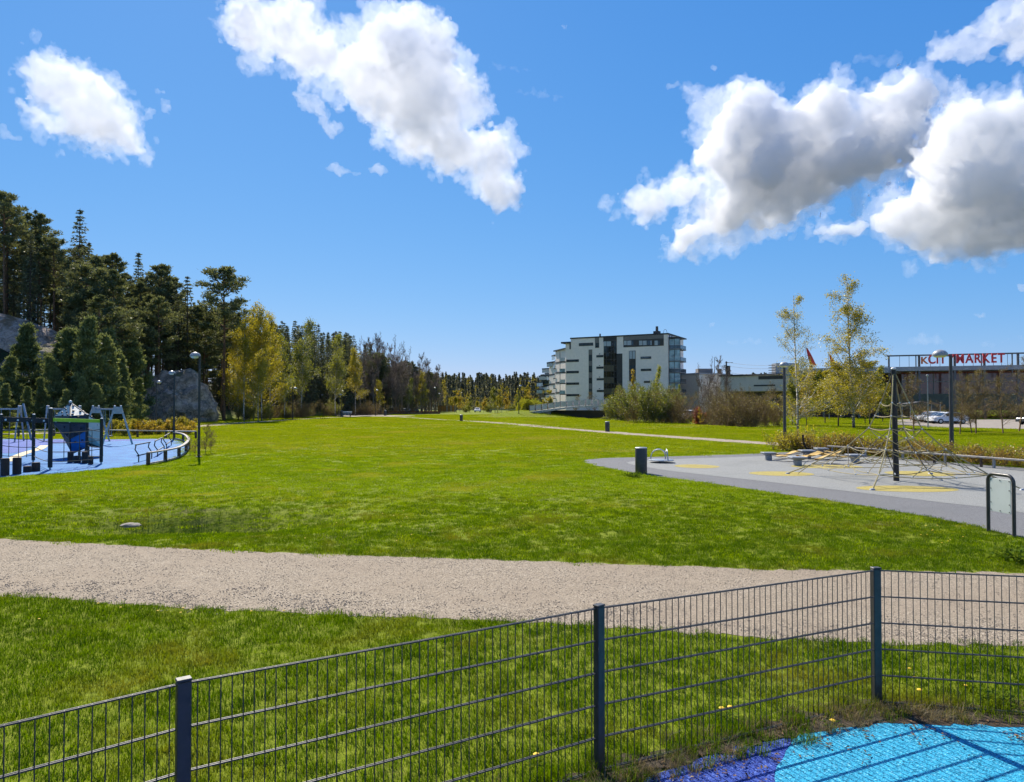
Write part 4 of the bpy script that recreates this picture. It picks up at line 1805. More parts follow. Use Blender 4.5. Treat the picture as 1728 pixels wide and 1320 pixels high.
    for i, z in enumerate(floors):
        b = bbox('balcony', 1.55, 3.5, z - .25, z + .0, 3.1, 5.6, M_FACG)
        bbox('parapet_glass', 1.55, .72, z + .02, z + .95, 3.0, .05, M_PANE if i % 2 == 0 else M_BALG, b)
        bbox('parapet_glass', 3.07, 3.5, z + .02, z + .95, .05, 5.4, M_PANE, b)
        bbox('balcony_glazing', 1.55, .78, z + 1.0, levels[i] - .3, 2.9, .03, M_BALG, b)
        for u in (.1, 1.5, 3.0):
            bbox('mullion', u, .70, z + .0, levels[i] - .26, .09, .09, M_FACD, b)
    # wings stepping back to the left
    wings = [((937.5, 217), (956.5, 207), 591, (330, 440)), ((927, 232), (938.5, 226), 612, None), ((917.5, 244), (929, 238), 634, None)]
    for k, (a, b, tp, _) in enumerate(wings):
        p0, p1 = at(*a), at(*b)
        ff = Facade(root, p0, p1)
        zt = zat(tp, (a[1] + b[1]) / 2)
        w = ff.slab('wing_wall', 0, ff.L, -1, zt, 0, 12, M_FAC)
        ff.slab('roof_edge', -1.0, ff.L + .1, zt, zt + .35, .4, 12.6, M_ROOFE, w)
        nfl = 5 - k
        for j in range(nfl):
            z = 1.2 + j * 3.05
            if z + 2 > zt:
                continue
            ff.slab('window', .0, ff.L * .82, z + 1.55, z + 2.05, .05, .1, M_FACD, w)
            # balconies on the left corner
            bal = ff.slab('balcony', -1.7, .15, z, z + .2, .2, 3.4, M_FACD, w)
            ff.slab('balcony_front', -1.75, .0, z + .22, z + 1.15, .24, .08, M_BALW if (j + k) % 2 else M_BALG, w)
            ff.slab('balcony_side', -1.75, -1.68, z + .22, z + 1.15, .15, 3.2, M_BALG, w)
    # terraces of the farthest wing
    for j, (px0, px1, py, d) in enumerate(((910.5, 921, 645, 246), (914, 929, 634, 243), (919, 936, 622, 240), (910.5, 920, 657, 246), (919, 928, 652, 244), (928, 938, 612, 233), (937, 942, 600, 222))):
        p0, p1 = at(px0, d), at(px1, d - 4)
        ff = Facade(root, p0, p1)
        z = zat(py, d)
        t = ff.slab('terrace', 0, ff.L, z - .35, z, 1.2, 4, M_ROOFE)
        ff.slab('terrace_front', .05, ff.L - .05, z - 1.5, z - .37, 1.15, .1, M_BALW if j % 3 else M_BALG, t)
        ff.slab('terrace_window', .2, ff.L - .2, z - 2.9, z - 1.5, .2, .2, M_PANE, t)
    # left corner balconies of the main block
    for j in range(5):
        z = 2.2 + j * 3.05
        bal = f.slab('corner_balcony', -1.7, .0, z, z + .22, .25, 3.6, M_FACD)
        f.slab('corner_parapet', -1.75, -.02, z + .24, z + 1.2, .30, .06, M_BALG if j % 2 else M_BALW, bal)
        f.slab('corner_post', -1.72, -1.6, z + .2, z + 3.05, .15, .12, M_FACD, bal)
    # roof-top things
    q = f.p0 + f.d * f.uz(880 + 1375 / 6.171, 560)[0] - f.n * 3
    m = MB()
    m.box((q.x, q.y, top + .45), (1.6, 1.4, .9), M=M3)
    ch = m.build('chimney_base', M_FACD, root)
    m = MB()
    m.cyl(Vector((q.x, q.y, top + .9)), Vector((q.x, q.y, top + 2.2)), .38, .34, 10)
    m.build('chimney', M_FACD, ch)
    q = f.p0 + f.d * f.uz(880 + 790 / 6.171, 560)[0] - f.n * 2
    m = MB()
    m.cyl(Vector((q.x, q.y, top - .1)), Vector((q.x, q.y, top + .9)), .22, .22, 8)
    m.build('roof_vent', M_FACD, root)
    q = f.p0 + f.d * (f.L - 1.0) - f.n * 1
    m = MB()
    m.tube([q + Vector((0, 0, top - .1)) + f.d * (.5 * math.cos(t)) + Vector((0, 0, 1.2 * math.sin(t))) for t in [i * math.pi / 8 for i in range(9)]], .05, 5)
    m.build('ladder_hoop', M_FACG, root)


make_apartments()


# ------------------------------------------------------------------ supermarket
M_BRICK = pbr('red_facade', (0.20, 0.045, 0.035), 0.6, 0.3, 2)
M_RED = pbr('red_sign_letter', (0.62, 0.03, 0.035), 0.4, 0.08, 3)
M_ORG = pbr('orange_sign_letter', (0.70, 0.18, 0.05), 0.4, 0.08, 3)
M_GREYM = pbr('grey_steel_beam', (0.10, 0.105, 0.115), 0.5, 0.15, 3)
M_ROOFG = pbr('pale_roof_fascia', (0.30, 0.32, 0.35), 0.6, 0.1, 2)


def letter_mesh(ch, size, depth, offset):
    cu = bpy.data.curves.new('letter', 'FONT')
    cu.body = ch
    cu.size = size
    cu.extrude = depth
    cu.offset = offset
    cu.align_x = 'LEFT'
    o = bpy.data.objects.new('letter_tmp', cu)
    COL.objects.link(o)
    dg = bpy.context.evaluated_depsgraph_get()
    me = bpy.data.meshes.new_from_object(o.evaluated_get(dg))
    bpy.data.objects.remove(o)
    xs = [v.co.x for v in me.vertices]
    return me, min(xs), max(xs)


def make_market():
    A, B = at(1499, 128), at(1760, 120)
    root = thing('supermarket', (A + B) / 2, 'red fronted supermarket with large red letters on a steel frame', 'building')
    f = Facade(root, A, B)
    zr = zat(622, 128)            # roof edge
    zt = zat(599.5, 128)          # frame top

    f.slab('wall', .5, f.L + 20, zat(690, 124), zr - .4, -6, 30, M_BRICK)
    f.slab('roof_fascia', -14, f.L + 20, zr - .5, zr + .25, .2, 36, M_ROOFG)
    f.slab('front_glass', 3, f.L + 18, zat(665, 124), zat(628, 124), -5.9, .2, glass_mat('red_tinted_glass', (0.14, 0.035, 0.03), .1))
    for i in range(14):
        u = 3 + i * 2.6
        f.slab('mullion', u, u + .10, zat(668, 124), zat(627, 124), -5.7, .15, M_ROOFG)
    f.slab('transom', 3, f.L + 18, zat(642.5, 124), zat(641.5, 124), -5.65, .12, M_ROOFG)
    f.slab('low_wall', 1, f.L + 18, zat(692, 124), zat(664, 124), -4.5, 1.0, pbr('grey_green_plinth', (0.13, 0.15, 0.12), .8, .2, 2))
    fr = f.slab('sign_frame', -.2, f.L + 20, zt - .26, zt - .02, .15, .3, M_GREYM)
    posts = [(1500, .28), (1551, .34), (1545.5, .16), (1603, .16), (1611, .34), (1661, .34), (1656, .16), (1708, .18), (1718, .34)]
    for px, w in posts:
        u = f.uz(px, 610)[0]
        f.slab('frame_post', u - w / 2, u + w / 2, zr - 1.5 if w < .3 else 0, zt - .26, .1, w, M_GREYM, fr)
    for px in (1518, 1534, 1570, 1586, 1626, 1642, 1676, 1690, 1700):
        u = f.uz(px, 610)[0]
        f.slab('frame_wire', u - .03, u + .03, zr, zt - .26, .08, .06, M_GREYM, fr)
    # letters
    word = 'CITYMARKET'
    u0, z0 = f.uz(1565.5, 615.5)
    u1, _ = f.uz(1694.5, 612)
    ms = [letter_mesh(ch, 2.25, .12, .055) for ch in word]
    gap = .22
    tot = sum(b - a for _, a, b in ms) + gap * (len(ms) - 1)
    k = (u1 - u0) / tot
    u = u0
    M3 = Matrix((f.d, Vector((0, 0, 1)), f.n)).transposed().to_4x4()
    zb = zat(614.5, 127)
    for (me, a, b), ch in zip(ms, word):
        T = Matrix.Translation(Vector(f.p0) + f.d * u + f.n * .45 + Vector((0, 0, zb)) - Vector(root.location)) @ M3 @ Matrix.Diagonal((k, .98, 1, 1)) @ Matrix.Translation((-a, 0, 0))
        me.transform(T)
        me.materials.append(M_RED)
        o = link('letter', me, None, fr)
        u += (b - a + gap) * k
    me, a, b = letter_mesh('K', 1.7, .12, .05)
    uu = f.uz(1553.5, 614)[0]
    me.transform(Matrix.Translation(Vector(f.p0) + f.d * uu + f.n * .45 + Vector((0, 0, zb)) - Vector(root.location)) @ M3 @ Matrix.Translation((-a, 0, 0)))
    me.materials.append(M_ORG)
    link('letter', me, None, fr)


make_market()


def flag(px, d, top_py, bot_py, label):
    p = at(px, d)
    root = thing('banner_flag', p, label, 'flag', 'red banner flags by the supermarket')
    zt, zb = zat(top_py, d), zat(bot_py, d)
    m = MB()
    m.cyl(p, p + Vector((0, 0, zt + .3)), .07, .04, 8)
    m.build('flagpole', M_STEEL_D, root)
    vs, fs = [], []
    n = 7
    for s in (0, 1):
        for i in range(n):
            t = i / (n - 1)
            z = zt - (zt - zb) * t
            w = .25 + .95 * t
            for j in range(4):
                x = .05 + (j / 3) * w + t * .55
                vs.append(p + Vector((x, .10 * math.sin(t * 5 + j) + s * .02, z - j * .06)))
    N = n * 4
    for i in range(n - 1):
        for j in range(3):
            a = i * 4 + j
            fs.append((a, a + 1, a + 5, a + 4))
            fs.append((N + a, N + a + 4, N + a + 5, N + a + 1))
    m = MB()
    m.add(vs, fs)
    m.build('banner', pbr('red_flag_cloth_%d' % px, (0.62, 0.05, 0.05), .7, .12, 2), root, smooth=True)


flag(1360.5, 118, 586, 615, 'red banner flag between the two birches, nearer the small birch')
flag(1399, 122, 596.5, 622, 'red banner flag beside the crown of the large birch')


# ------------------------------------------------------------------ industrial buildings behind the bushes
def make_halls():
    f_w = pbr('white_metal_cladding', (0.80, 0.76, 0.70), .6, .06, 2)
    f_b = pbr('beige_metal_cladding', (0.60, 0.54, 0.46), .65, .08, 2)
    # white block with a narrow sunlit side
    a, b, c = at(1163, 205), at(1180, 190), at(1232, 196)
    root = thing('white_hall', b, 'white industrial hall right of the apartment block', 'building')
    z = zat(634, 195)
    f1 = Facade(root, a, b)
    f1.slab('side_wall', 0, f1.L, -1, z, 0, 1, f_w)
    for i in range(5):
        f1.slab('window', 2 + i * 2.6, 2.7 + i * 2.6, 3.2, 7.2, .05, .1, M_FACD)
    f2 = Facade(root, b, c)
    f2.slab('front_wall', 0.01, f2.L, -1, z + .2, -.01, 14, f_b)
    f2.slab('roof_edge', -.3, f2.L + .3, z + .2, z + .55, .3, 15, M_ROOFG)
    q = f2.p0 + f2.d * 7 - f2.n * 5
    m = MB()
    m.box((q.x, q.y, z + 1.2), (4, 3, 1.6))
    m.build('roof_plant', M_FACG, root)
    # long low hall
    a, b = at(1216, 178), at(1330, 168)
    root = thing('long_hall', (a + b) / 2, 'long low beige hall with dark strip windows behind the bushes', 'building')
    f = Facade(root, a, b)
    zt = zat(634, 172)
    f.slab('wall', 0, f.L, zat(660, 172), zt, 0, 20, f_b)
    f.slab('ground_floor', 3, f.L, -1, zat(660, 172) - .01, -1.5, 17, M_FACD)
    f.slab('yellow_edge', 0, f.L, zat(661.5, 172), zat(660, 172) - .012, .15, .3, pbr('ochre_trim', (0.32, 0.24, 0.06), .6, .1))
    u0, u1 = f.uz(1280, 640)[0], f.uz(1326, 640)[0]
    f.slab('strip_window', u0, min(u1, f.L), zat(640.5, 172), zat(635, 172), .06, .1, M_FACD)
    u0, u1 = f.uz(1272, 640)[0], f.uz(1308, 640)[0]
    f.slab('strip_window', u0, u1, zat(652, 172), zat(649.5, 172), .06, .1, M_FACD)
    f.slab('roof_edge', -.4, f.L + .4, zt, zt + .4, .3, 21, M_ROOFE)
    q = f.p0 + f.d * (f.L - 1.5) - f.n * 3
    m = MB()
    m.box((q.x, q.y, zt + 1.6), (5.5, 3, 2.6))
    pl = m.build('roof_plant', M_ROOFG, root)
    m = MB()
    for s in range(4):
        m.box((q.x - 3.6, q.y - 1, zt + .6 + s * .6), (1.4, .8, .12))
    m.build('stair_rack', M_FACD, root)
    # canopy linking the hall with the supermarket
    a, b = at(1322, 140), at(1500, 127)
    root = thing('flat_canopy', (a + b) / 2, 'flat pale roof edge linking the hall and the supermarket', 'building')
    f = Facade(root, a, b)
    f.slab('roof_slab', 0, f.L, zat(632, 134), zat(624, 134), 0, 14, M_ROOFG)
    f.slab('back_wall', 0, f.L, 0, zat(632, 134) - .01, -6, 8, pbr('brown_red_wall', (0.10, 0.055, 0.045), .8, .25))
    for i in range(6):
        f.slab('column', 1 + i * f.L / 6, 1.3 + i * f.L / 6, 0, zat(632, 134) - .01, -.5, .3, M_FACG)
    # rails on the canopy
    f.slab('edge_rail', 0, f.L, zat(622.2, 134), zat(621.6, 134), .05, .08, M_GREYM)
    # far glimpse between apartment block and halls
    a, b = at(1132, 240), at(1170, 236)
    root = thing('grey_annexe', (a + b) / 2, 'low grey building glimpsed right of the apartment block', 'building')
    f = Facade(root, a, b)
    f.slab('wall', 0, f.L, -1, zat(664, 238), 0, 10, f_b)
    f.slab('roof_edge', -.3, f.L + .3, zat(664, 238), zat(662, 238), .3, 10.6, M_FACG)


make_halls()


def masts():
    for k, (px, d, tp) in enumerate(((1226, 176, 610), (1212, 196, 616), (1206, 214, 603))):
        p = at(px, d)
        root = thing('railway_mast', p, ['railway catenary mast nearest the long hall', 'railway catenary mast in the middle behind the bare bushes', 'thinnest and tallest railway mast behind the bare bushes'][k], 'mast', 'railway masts')
        z = zat(tp, d)
        m = MB()
        m.beam(p, p + Vector((0, 0, z)), .28 if k < 2 else .12, .28 if k < 2 else .12, up=(0, 1, 0))
        m.build('post', M_FACD, root)
        if k < 2:
            m = MB()
            m.beam(p + Vector((-.3, 0, z - .3)), p + Vector((1.6, 0, z - .3)), .12, .12)
            m.build('arm', M_FACD, root)
            m = MB()
            m.box((p.x + .5, p.y - .2, z - 2.2), (.7, .5, 2.2))
            m.build('transformer_box', M_FACD, root)
    a = at(1226, 176)
    root = thing('overhead_wires', a, 'thin overhead railway wires right of the mast', 'wires')
    for py0, py1 in ((611, 613), (617, 618.5), (628, 629)):
        q0 = Vector((a.x, a.y, zat(py0, 176)))
        b = at(1322, 160)
        q1 = Vector((b.x, b.y, zat(py1 + 2, 160)))
        m = MB()
        m.tube([q0.lerp(q1, i / 8) + Vector((0, 0, -.5 * 4 * (i / 8) * (1 - i / 8))) for i in range(9)], .025, 4)
        m.build('wire', M_FACG, root)


masts()


# ------------------------------------------------------------------ footbridge
def make_bridge():
    n = 16
    L0, R0 = at(893, 141), at(1050, 139)
    root = thing('footbridge', (L0 + R0) / 2, 'low arched concrete footbridge in front of the apartment block', 'bridge')

    def zc(t):
        return 1.0 + 1.35 * math.sin(math.pi * (t * .60))

    def pc(t):
        return L0.lerp(R0, t)
    m = MB()
    for s in range(n):
        t0, t1 = s / n, (s + 1) / n
        a, b = pc(t0), pc(t1)
        za, zb = zc(t0), zc(t1)
        th0 = .30 + .75 * abs(t0 - .5) ** 1.4
        th1 = .30 + .75 * abs(t1 - .5) ** 1.4
        vs = []
        for p, z, th in ((a, za, th0), (b, zb, th1)):
            vs += [(p.x, p.y - 1.6, z - th), (p.x, p.y - 1.6, z), (p.x, p.y + 1.6, z), (p.x, p.y + 1.6, z - th)]
        m.add(vs, [(0, 1, 5, 4), (1, 2, 6, 5), (2, 3, 7, 6), (3, 0, 4, 7)] + ([(3, 2, 1, 0)] if s == 0 else []) + ([(4, 5, 6, 7)] if s == n - 1 else []))
    deck = m.build('deck', pbr('bridge_edge_concrete', (0.50, 0.47, 0.43), .85, .15, 1.5), root)
    m = MB()
    m.box((L0.x + 3.1, L0.y, .15), (2.2, 3.4, 1.7))
    m.build('abutment', pbr('grey_abutment_concrete', (0.34, 0.31, 0.28), .9, .3, 2, .4, 12), root)
    m = MB()
    m.box((R0.x - 1.0, R0.y, .15), (2.2, 3.4, 2.6))
    m.build('abutment', M_CONC, root)
    m = MB()
    m.box(((L0.x + R0.x) / 2, L0.y + 1.0, .45), (R0.x - L0.x - 4, .5, 1.7))
    m.build('back_beam', M_FACD, root)
    for side in (-1.52, 1.52):
        rail = MB()
        for s in range(n):
            a, b = pc(s / n), pc((s + 1) / n)
            rail.beam(Vector((a.x, a.y + side, zc(s / n) + 1.15)), Vector((b.x, b.y + side, zc((s + 1) / n) + 1.15)), .07, .06)
        r = rail.build('handrail', M_STEEL, root)
        k = 15
        for i in range(k + 1):
            t = i / k
            p = pc(t)
            m = MB()
            m.box((p.x, p.y + side, zc(t) + .58), (.09, .08, 1.14))
            m.build('baluster_post', M_FACD, r)
        for i in range(k):
            t0, t1 = (i + .12) / k, (i + .88) / k
            a, b = pc(t0), pc(t1)
            m = MB()
            m.add([(a.x, a.y + side, zc(t0) + .15), (b.x, b.y + side, zc(t1) + .15), (b.x, b.y + side, zc(t1) + 1.05), (a.x, a.y + side, zc(t0) + 1.05),
                   (a.x, a.y + side + .03, zc(t0) + .15), (b.x, b.y + side + .03, zc(t1) + .15), (b.x, b.y + side + .03, zc(t1) + 1.05), (a.x, a.y + side + .03, zc(t0) + 1.05)],
                  [(0, 1, 2, 3), (7, 6, 5, 4), (0, 4, 5, 1), (1, 5, 6, 2), (2, 6, 7, 3), (3, 7, 4, 0)])
            m.build('rail_panel', MATS.get('perforated_rail_panel') or pbr('perforated_rail_panel', (0.55, 0.52, 0.47), .6, .12, 4), r)


make_bridge()
# ------------------------------------------------------------------ trees
M_BARK_P = pbr('pine_bark', (0.10, 0.07, 0.05), 0.95, col2=(0.26, 0.15, 0.09), scale=2.5, bump=.6, bscale=12, spec=.1)
M_BARK_S = pbr('spruce_bark', (0.08, 0.062, 0.05), 0.95, col2=(0.17, 0.13, 0.105), scale=3, bump=.6, bscale=12, spec=.1)
M_BARK_G = pbr('grey_brown_bark', (0.060, 0.045, 0.035), 0.95, col2=(0.13, 0.10, 0.078), scale=3, bump=.5, bscale=14, spec=.1)
M_TWIG = pbr('brown_twigs', (0.12, 0.08, 0.052), 0.95, col2=(0.24, 0.165, 0.105), scale=1.2, spec=.1)
M_TWIG_G = pbr('grey_twigs', (0.16, 0.125, 0.10), 0.95, col2=(0.30, 0.24, 0.195), scale=1.2, spec=.1)
L_PINE = leaf_mat('pine_needles', (0.074, 0.092, 0.046), (0.190, 0.210, 0.105), 0.34, gloss=.03)
L_PINE_Y = leaf_mat('young_pine_needles', (0.095, 0.125, 0.052), (0.235, 0.27, 0.12), 0.36, gloss=.03)
L_SPRUCE = leaf_mat('spruce_needles', (0.062, 0.078, 0.042), (0.160, 0.178, 0.095), 0.32, gloss=.03)
L_BIRCH = leaf_mat('young_birch_leaves', (0.22, 0.20, 0.012), (0.42, 0.36, 0.025), 0.5)
L_BIRCH_G = leaf_mat('green_young_leaves', (0.10, 0.13, 0.012), (0.24, 0.25, 0.025), 0.5)
L_GOLD = leaf_mat('golden_young_leaves', (0.26, 0.19, 0.012), (0.44, 0.32, 0.03), 0.5)
L_WILLOW = leaf_mat('willow_leaves', (0.20, 0.23, 0.015), (0.36, 0.36, 0.03), 0.5)
L_BUSH = leaf_mat('olive_bush_leaves', (0.13, 0.105, 0.03), (0.22, 0.18, 0.045), 0.4)
L_RUSSET = leaf_mat('russet_hedge_leaves', (0.17, 0.115, 0.02), (0.34, 0.23, 0.04), 0.45)
L_RED = leaf_mat('red_young_leaves', (0.20, 0.045, 0.03), (0.36, 0.10, 0.06), 0.4)


def birch_bark():
    m, t, out = new_mat('birch_bark')
    b = t.new('ShaderNodeBsdfPrincipled')
    tc = t.new('ShaderNodeTexCoord')
    mp = t.new('ShaderNodeMapping')
    mp.inputs['Scale'].default_value = (2.0, 2.0, 7.0)
    t.link(tc.outputs['Object'], mp.inputs[0])
    n = t.noise(mp.outputs[0], 1.6, 5, 0.7)
    sep = t.new('ShaderNodeSeparateXYZ')
    t.link(tc.outputs['Object'], sep.inputs[0])
    up = t.maprange(sep.outputs[2], 0.0, 2.0, 0.12, 0.0)
    c = t.ramp(t.math('SUBTRACT', n, up), [(0.40, (0.035, 0.03, 0.028)), (0.47, (0.34, 0.31, 0.28)), (0.6, (0.62, 0.59, 0.54))])
    t.link(c, b.inputs['Base Color'])
    b.inputs['Roughness'].default_value = 0.8
    t.link(b.outputs[0], out.inputs[0])
    return m


M_BIRCH = birch_bark()


def seg_mesh(name, segs, sides=3):
    """segments (p0, p1, r0, r1) -> one mesh of tapered prisms"""
    n = len(segs)
    A = np.array([s[0] for s in segs], float)
    B = np.array([s[1] for s in segs], float)
    r0 = np.array([s[2] for s in segs])
    r1 = np.array([s[3] for s in segs])
    d = B - A
    d /= np.maximum(np.linalg.norm(d, axis=1, keepdims=True), 1e-6)
    ref = np.where(np.abs(d[:, 2:3]) > .9, np.array([[1., 0, 0]]), np.array([[0, 0, 1.]]))
    s = np.cross(d, ref)
    s /= np.linalg.norm(s, axis=1, keepdims=True)
    u = np.cross(s, d)
    V = np.zeros((n, 2 * sides, 3))
    for k in range(sides):
        a = 2 * np.pi * k / sides
        off = s * np.cos(a) + u * np.sin(a)
        V[:, k] = A + off * r0[:, None]
        V[:, sides + k] = B + off * r1[:, None]
    b = np.arange(n)[:, None] * 2 * sides
    F = np.concatenate([b + np.array([[k, (k + 1) % sides, sides + (k + 1) % sides, sides + k]]) for k in range(sides)])
    me = np_mesh(name, V.reshape(-1, 3), F)
    me.polygons.foreach_set('use_smooth', np.ones(len(F), dtype=bool))
    return me


def leaf_mesh(name, C, size, seed, flat=0.0, quad=True, axis=None, aspect=0.6):
    """one small face per centre point"""
    r = np.random.default_rng(seed)
    C = np.asarray(C, float)
    n = len(C)
    e1 = r.normal(size=(n, 3)) if axis is None else np.asarray(axis, float) + r.normal(size=(n, 3)) * .35
    e1[:, 2] *= (1 - flat)
    e1 /= np.linalg.norm(e1, axis=1, keepdims=True)
    w = r.normal(size=(n, 3))
    w[:, 2] *= (1 - flat)
    e2 = np.cross(e1, w)
    if flat:
        e2[:, 2] *= (1 - flat)
    e2 /= np.maximum(np.linalg.norm(e2, axis=1, keepdims=True), 1e-6)
    L = (size * r.uniform(.6, 1.4, n))[:, None]
    W = L * aspect * r.uniform(.7, 1.3, n)[:, None]
    V = np.stack([C - e1 * L * .5, C + e2 * W * .5, C + e1 * L * .5, C - e2 * W * .5], 1)
    F = np.arange(4 * n).reshape(n, 4)
    return np_mesh(name, V.reshape(-1, 3), F)


def wobble(r, base, top, h, n, amp):
    pts = []
    ph = r.uniform(0, 6.28, 4)
    for i in range(n + 1):
        t = i / n
        z = h * t
        pts.append(np.array([amp * (math.sin(t * 3 + ph[0]) + .5 * math.sin(t * 7 + ph[1])) * t, amp * (math.cos(t * 2.6 + ph[2]) + .5 * math.sin(t * 6 + ph[3])) * t, z]))
    return pts


def trunk_segs(pts, r0, r1):
    n = len(pts) - 1
    return [(pts[i], pts[i + 1], r0 + (r1 - r0) * i / n, r0 + (r1 - r0) * (i + 1) / n) for i in range(n)]


def along(pts, t):
    x = t * (len(pts) - 1)
    i = min(int(x), len(pts) - 2)
    return pts[i] + (pts[i + 1] - pts[i]) * (x - i)


def tree_pine(seed, h=18, cb=0.45, spread=3.0, dense=1.0, low=False):
    r = np.random.default_rng(seed)
    tr = wobble(r, 0, 0, h, 12, .28)
    segs = trunk_segs(tr, h * .0115, h * .003)
    C, A = [], []
    nl = int((24 if not low else 34) * dense)
    for i in range(nl):
        t = cb + (1 - cb) * (i + r.random()) / nl
        p = along(tr, min(t, .995))
        k = (t - cb) / (1 - cb)
        prof = (math.sin(math.pi * min(1, .18 + k * .86)) ** .7) if not low else (1.02 - k) ** 1.05
        L = spread * prof * (r.uniform(.6, 1.15) if not low else r.uniform(.45, 1.3)) + .25
        a = i * 2.4 + r.uniform(-.5, .5)
        rise = r.uniform(-.05, .35) + (.45 * k)
        d = np.array([math.cos(a), math.sin(a), rise])
        n = 5
        q = p.copy()
        rr = .018 * L + .02
        for s in range(n):
            d2 = d + np.array([r.normal() * .18, r.normal() * .18, .06 * s + r.normal() * .1])
            q2 = q + d2 / np.linalg.norm(d2) * L / n
            segs.append((q, q2, rr * (1 - s / n) + .008, rr * (1 - (s + 1) / n) + .006))
            if s >= 1:
                m = int((4 + 2 * s) * dense)
                for _ in range(m):
                    side = np.array([r.normal(), r.normal(), r.normal() * .35 + .15])
                    side *= (.20 + .10 * L) / np.linalg.norm(side) * r.uniform(.4, 1.3)
                    tip = q2 + side
                    if r.random() < .35:
                        segs.append((q2, tip, .012, .006))
                    kk = 9
                    cs = tip + r.normal(size=(kk, 3)) * np.array([.24, .24, .12]) * (.75 + .08 * L)
                    C.append(cs)
                    ax = cs - tip + np.array([0, 0, .18])
                    A.append(ax / np.linalg.norm(ax, axis=1, keepdims=True))
            q = q2
    C = np.concatenate(C)
    A = np.concatenate(A)
    return seg_mesh('trunk', segs, 5), leaf_mesh('crown', C, .36, seed, axis=A, aspect=.34)


def tree_spruce(seed, h=20, spread=2.7, cb=.06, dense=1.0):
    r = np.random.default_rng(seed)
    tr = wobble(r, 0, 0, h, 8, .06)
    segs = trunk_segs(tr, h * .011, .02)
    C, A = [], []
    nw = int(h * 2.1)
    for w in range(nw):
        t = cb + (1 - cb) * (w + r.random() * .5) / nw
        k = (t - cb) / (1 - cb)
        p = along(tr, min(t, .995))
        L = (spread * (1 - k) ** .82 * r.uniform(.8, 1.1) + .15) * (.65 + .35 * min(1, k * 6))
        nb = 6 if k < .8 else 5
        a0 = r.uniform(0, 6.28)
        for b in range(nb):
            a = a0 + b * 2 * math.pi / nb + r.uniform(-.3, .3)
            Lb = L * r.uniform(.7, 1.1)
            dr = -.38 * (1 - k) + .15 * k
            q = p
            n = max(2, int(Lb / .45))
            d = np.array([math.cos(a), math.sin(a), dr])
            for s in range(n):
                dz = dr + .55 * (s / n) ** 2
                q2 = q + np.array([math.cos(a), math.sin(a), dz]) * Lb / n
                segs.append((q, q2, .03 * (1 - s / n) + .006, .03 * (1 - (s + 1) / n) + .006))
                kk = int((4 if s else 2) * dense)
                cs = q2 + r.normal(size=(kk, 3)) * np.array([.15, .15, .07]) * (.7 + .4 * Lb) * .8
                cs[:, 2] -= .05
                C.append(cs)
                ax = np.tile(np.array([math.cos(a), math.sin(a), -.45]), (kk, 1)) + r.normal(size=(kk, 3)) * .45
                A.append(ax / np.linalg.norm(ax, axis=1, keepdims=True))
                q = q2
    C = np.concatenate(C)
    A = np.concatenate(A)
    return seg_mesh('trunk', segs, 4), leaf_mesh('crown', C, .46, seed, axis=A, aspect=.34)


def grow(r, p, d, L, rad, depth, segs, tips, cfg):
    """recursive branching"""
    n = cfg['n'][depth]
    q = np.array(p)
    d = np.array(d) / np.linalg.norm(d)
    step = L / n
    for i in range(n):
        t = (i + 1) / n
        d = d + r.normal(size=3) * (cfg['wob'][depth] if isinstance(cfg['wob'], list) else cfg['wob']) + np.array([0, 0, cfg['grav'][depth]])
        d /= np.linalg.norm(d)
        q2 = q + d * step
        r_a, r_b = rad * (1 - .75 * (t - 1 / n)), rad * (1 - .75 * t)
        segs.append((q, q2, max(r_a, cfg['rmin']), max(r_b, cfg['rmin'])))
        if depth + 1 < len(cfg['n']):
            if t > cfg['bare'][depth]:
                for _ in range(r.poisson(cfg['kids'][depth] / n * ((1.35 - .8 * t) if depth == 0 else 1.0))):
                    a = r.uniform(0, 2 * np.pi)
                    w = np.cross(d, [0, 0, 1.0])
                    if np.linalg.norm(w) < 1e-3:
                        w = np.array([1., 0, 0])
                    w /= np.linalg.norm(w)
                    u = np.cross(d, w)
                    ang = cfg['ang'][depth] * r.uniform(.7, 1.25)
                    dd = d * math.cos(ang) + (w * math.cos(a) + u * math.sin(a)) * math.sin(ang)
                    shape = (1.15 - .75 * t) if cfg.get('cone', True) else 1.0
                    grow(r, q + (q2 - q) * r.random(), dd, L * cfg['len'][depth] * r.uniform(.6, 1.15) * shape, rad * (1 - .7 * t) * cfg['rr'], depth + 1, segs, tips, cfg)
        if depth >= cfg['leafdepth']:
            tips.append((q2, d))
        q = q2


def tree_leafy(seed, h, cfg, leaf_n, leaf_size, scatter_r, stems=1, leafmat=None, flat=0.0):
    r = np.random.default_rng(seed)
    segs, tips = [], []
    for s in range(stems):
        a = r.uniform(0, 6.28)
        lean = 0.02 if stems == 1 else cfg.get('lean', .35) * r.uniform(.2, 1)
        base = np.array([0, 0, 0]) if stems == 1 else np.array([r.normal() * cfg.get('clump', .2), r.normal() * cfg.get('clump', .2), 0])
        hh = h * (1 if s == 0 else r.uniform(.6, 1.0))
        grow(r, base, [math.cos(a) * lean, math.sin(a) * lean, 1], hh, cfg['rad'] * h * (1 if stems == 1 else .6), 0, segs, tips, cfg)
    tm = seg_mesh('trunk', segs, 4 if len(segs) < 2500 else 3)
    if leaf_n and tips:
        T = np.array([t[0] for t in tips])
        C = np.repeat(T, leaf_n, axis=0)
        C = C + r.normal(size=C.shape) * scatter_r
        C = C[C[:, 2] > .05]
        cm = leaf_mesh('crown', C, leaf_size, seed, flat=flat)
    else:
        cm = None
    return tm, cm


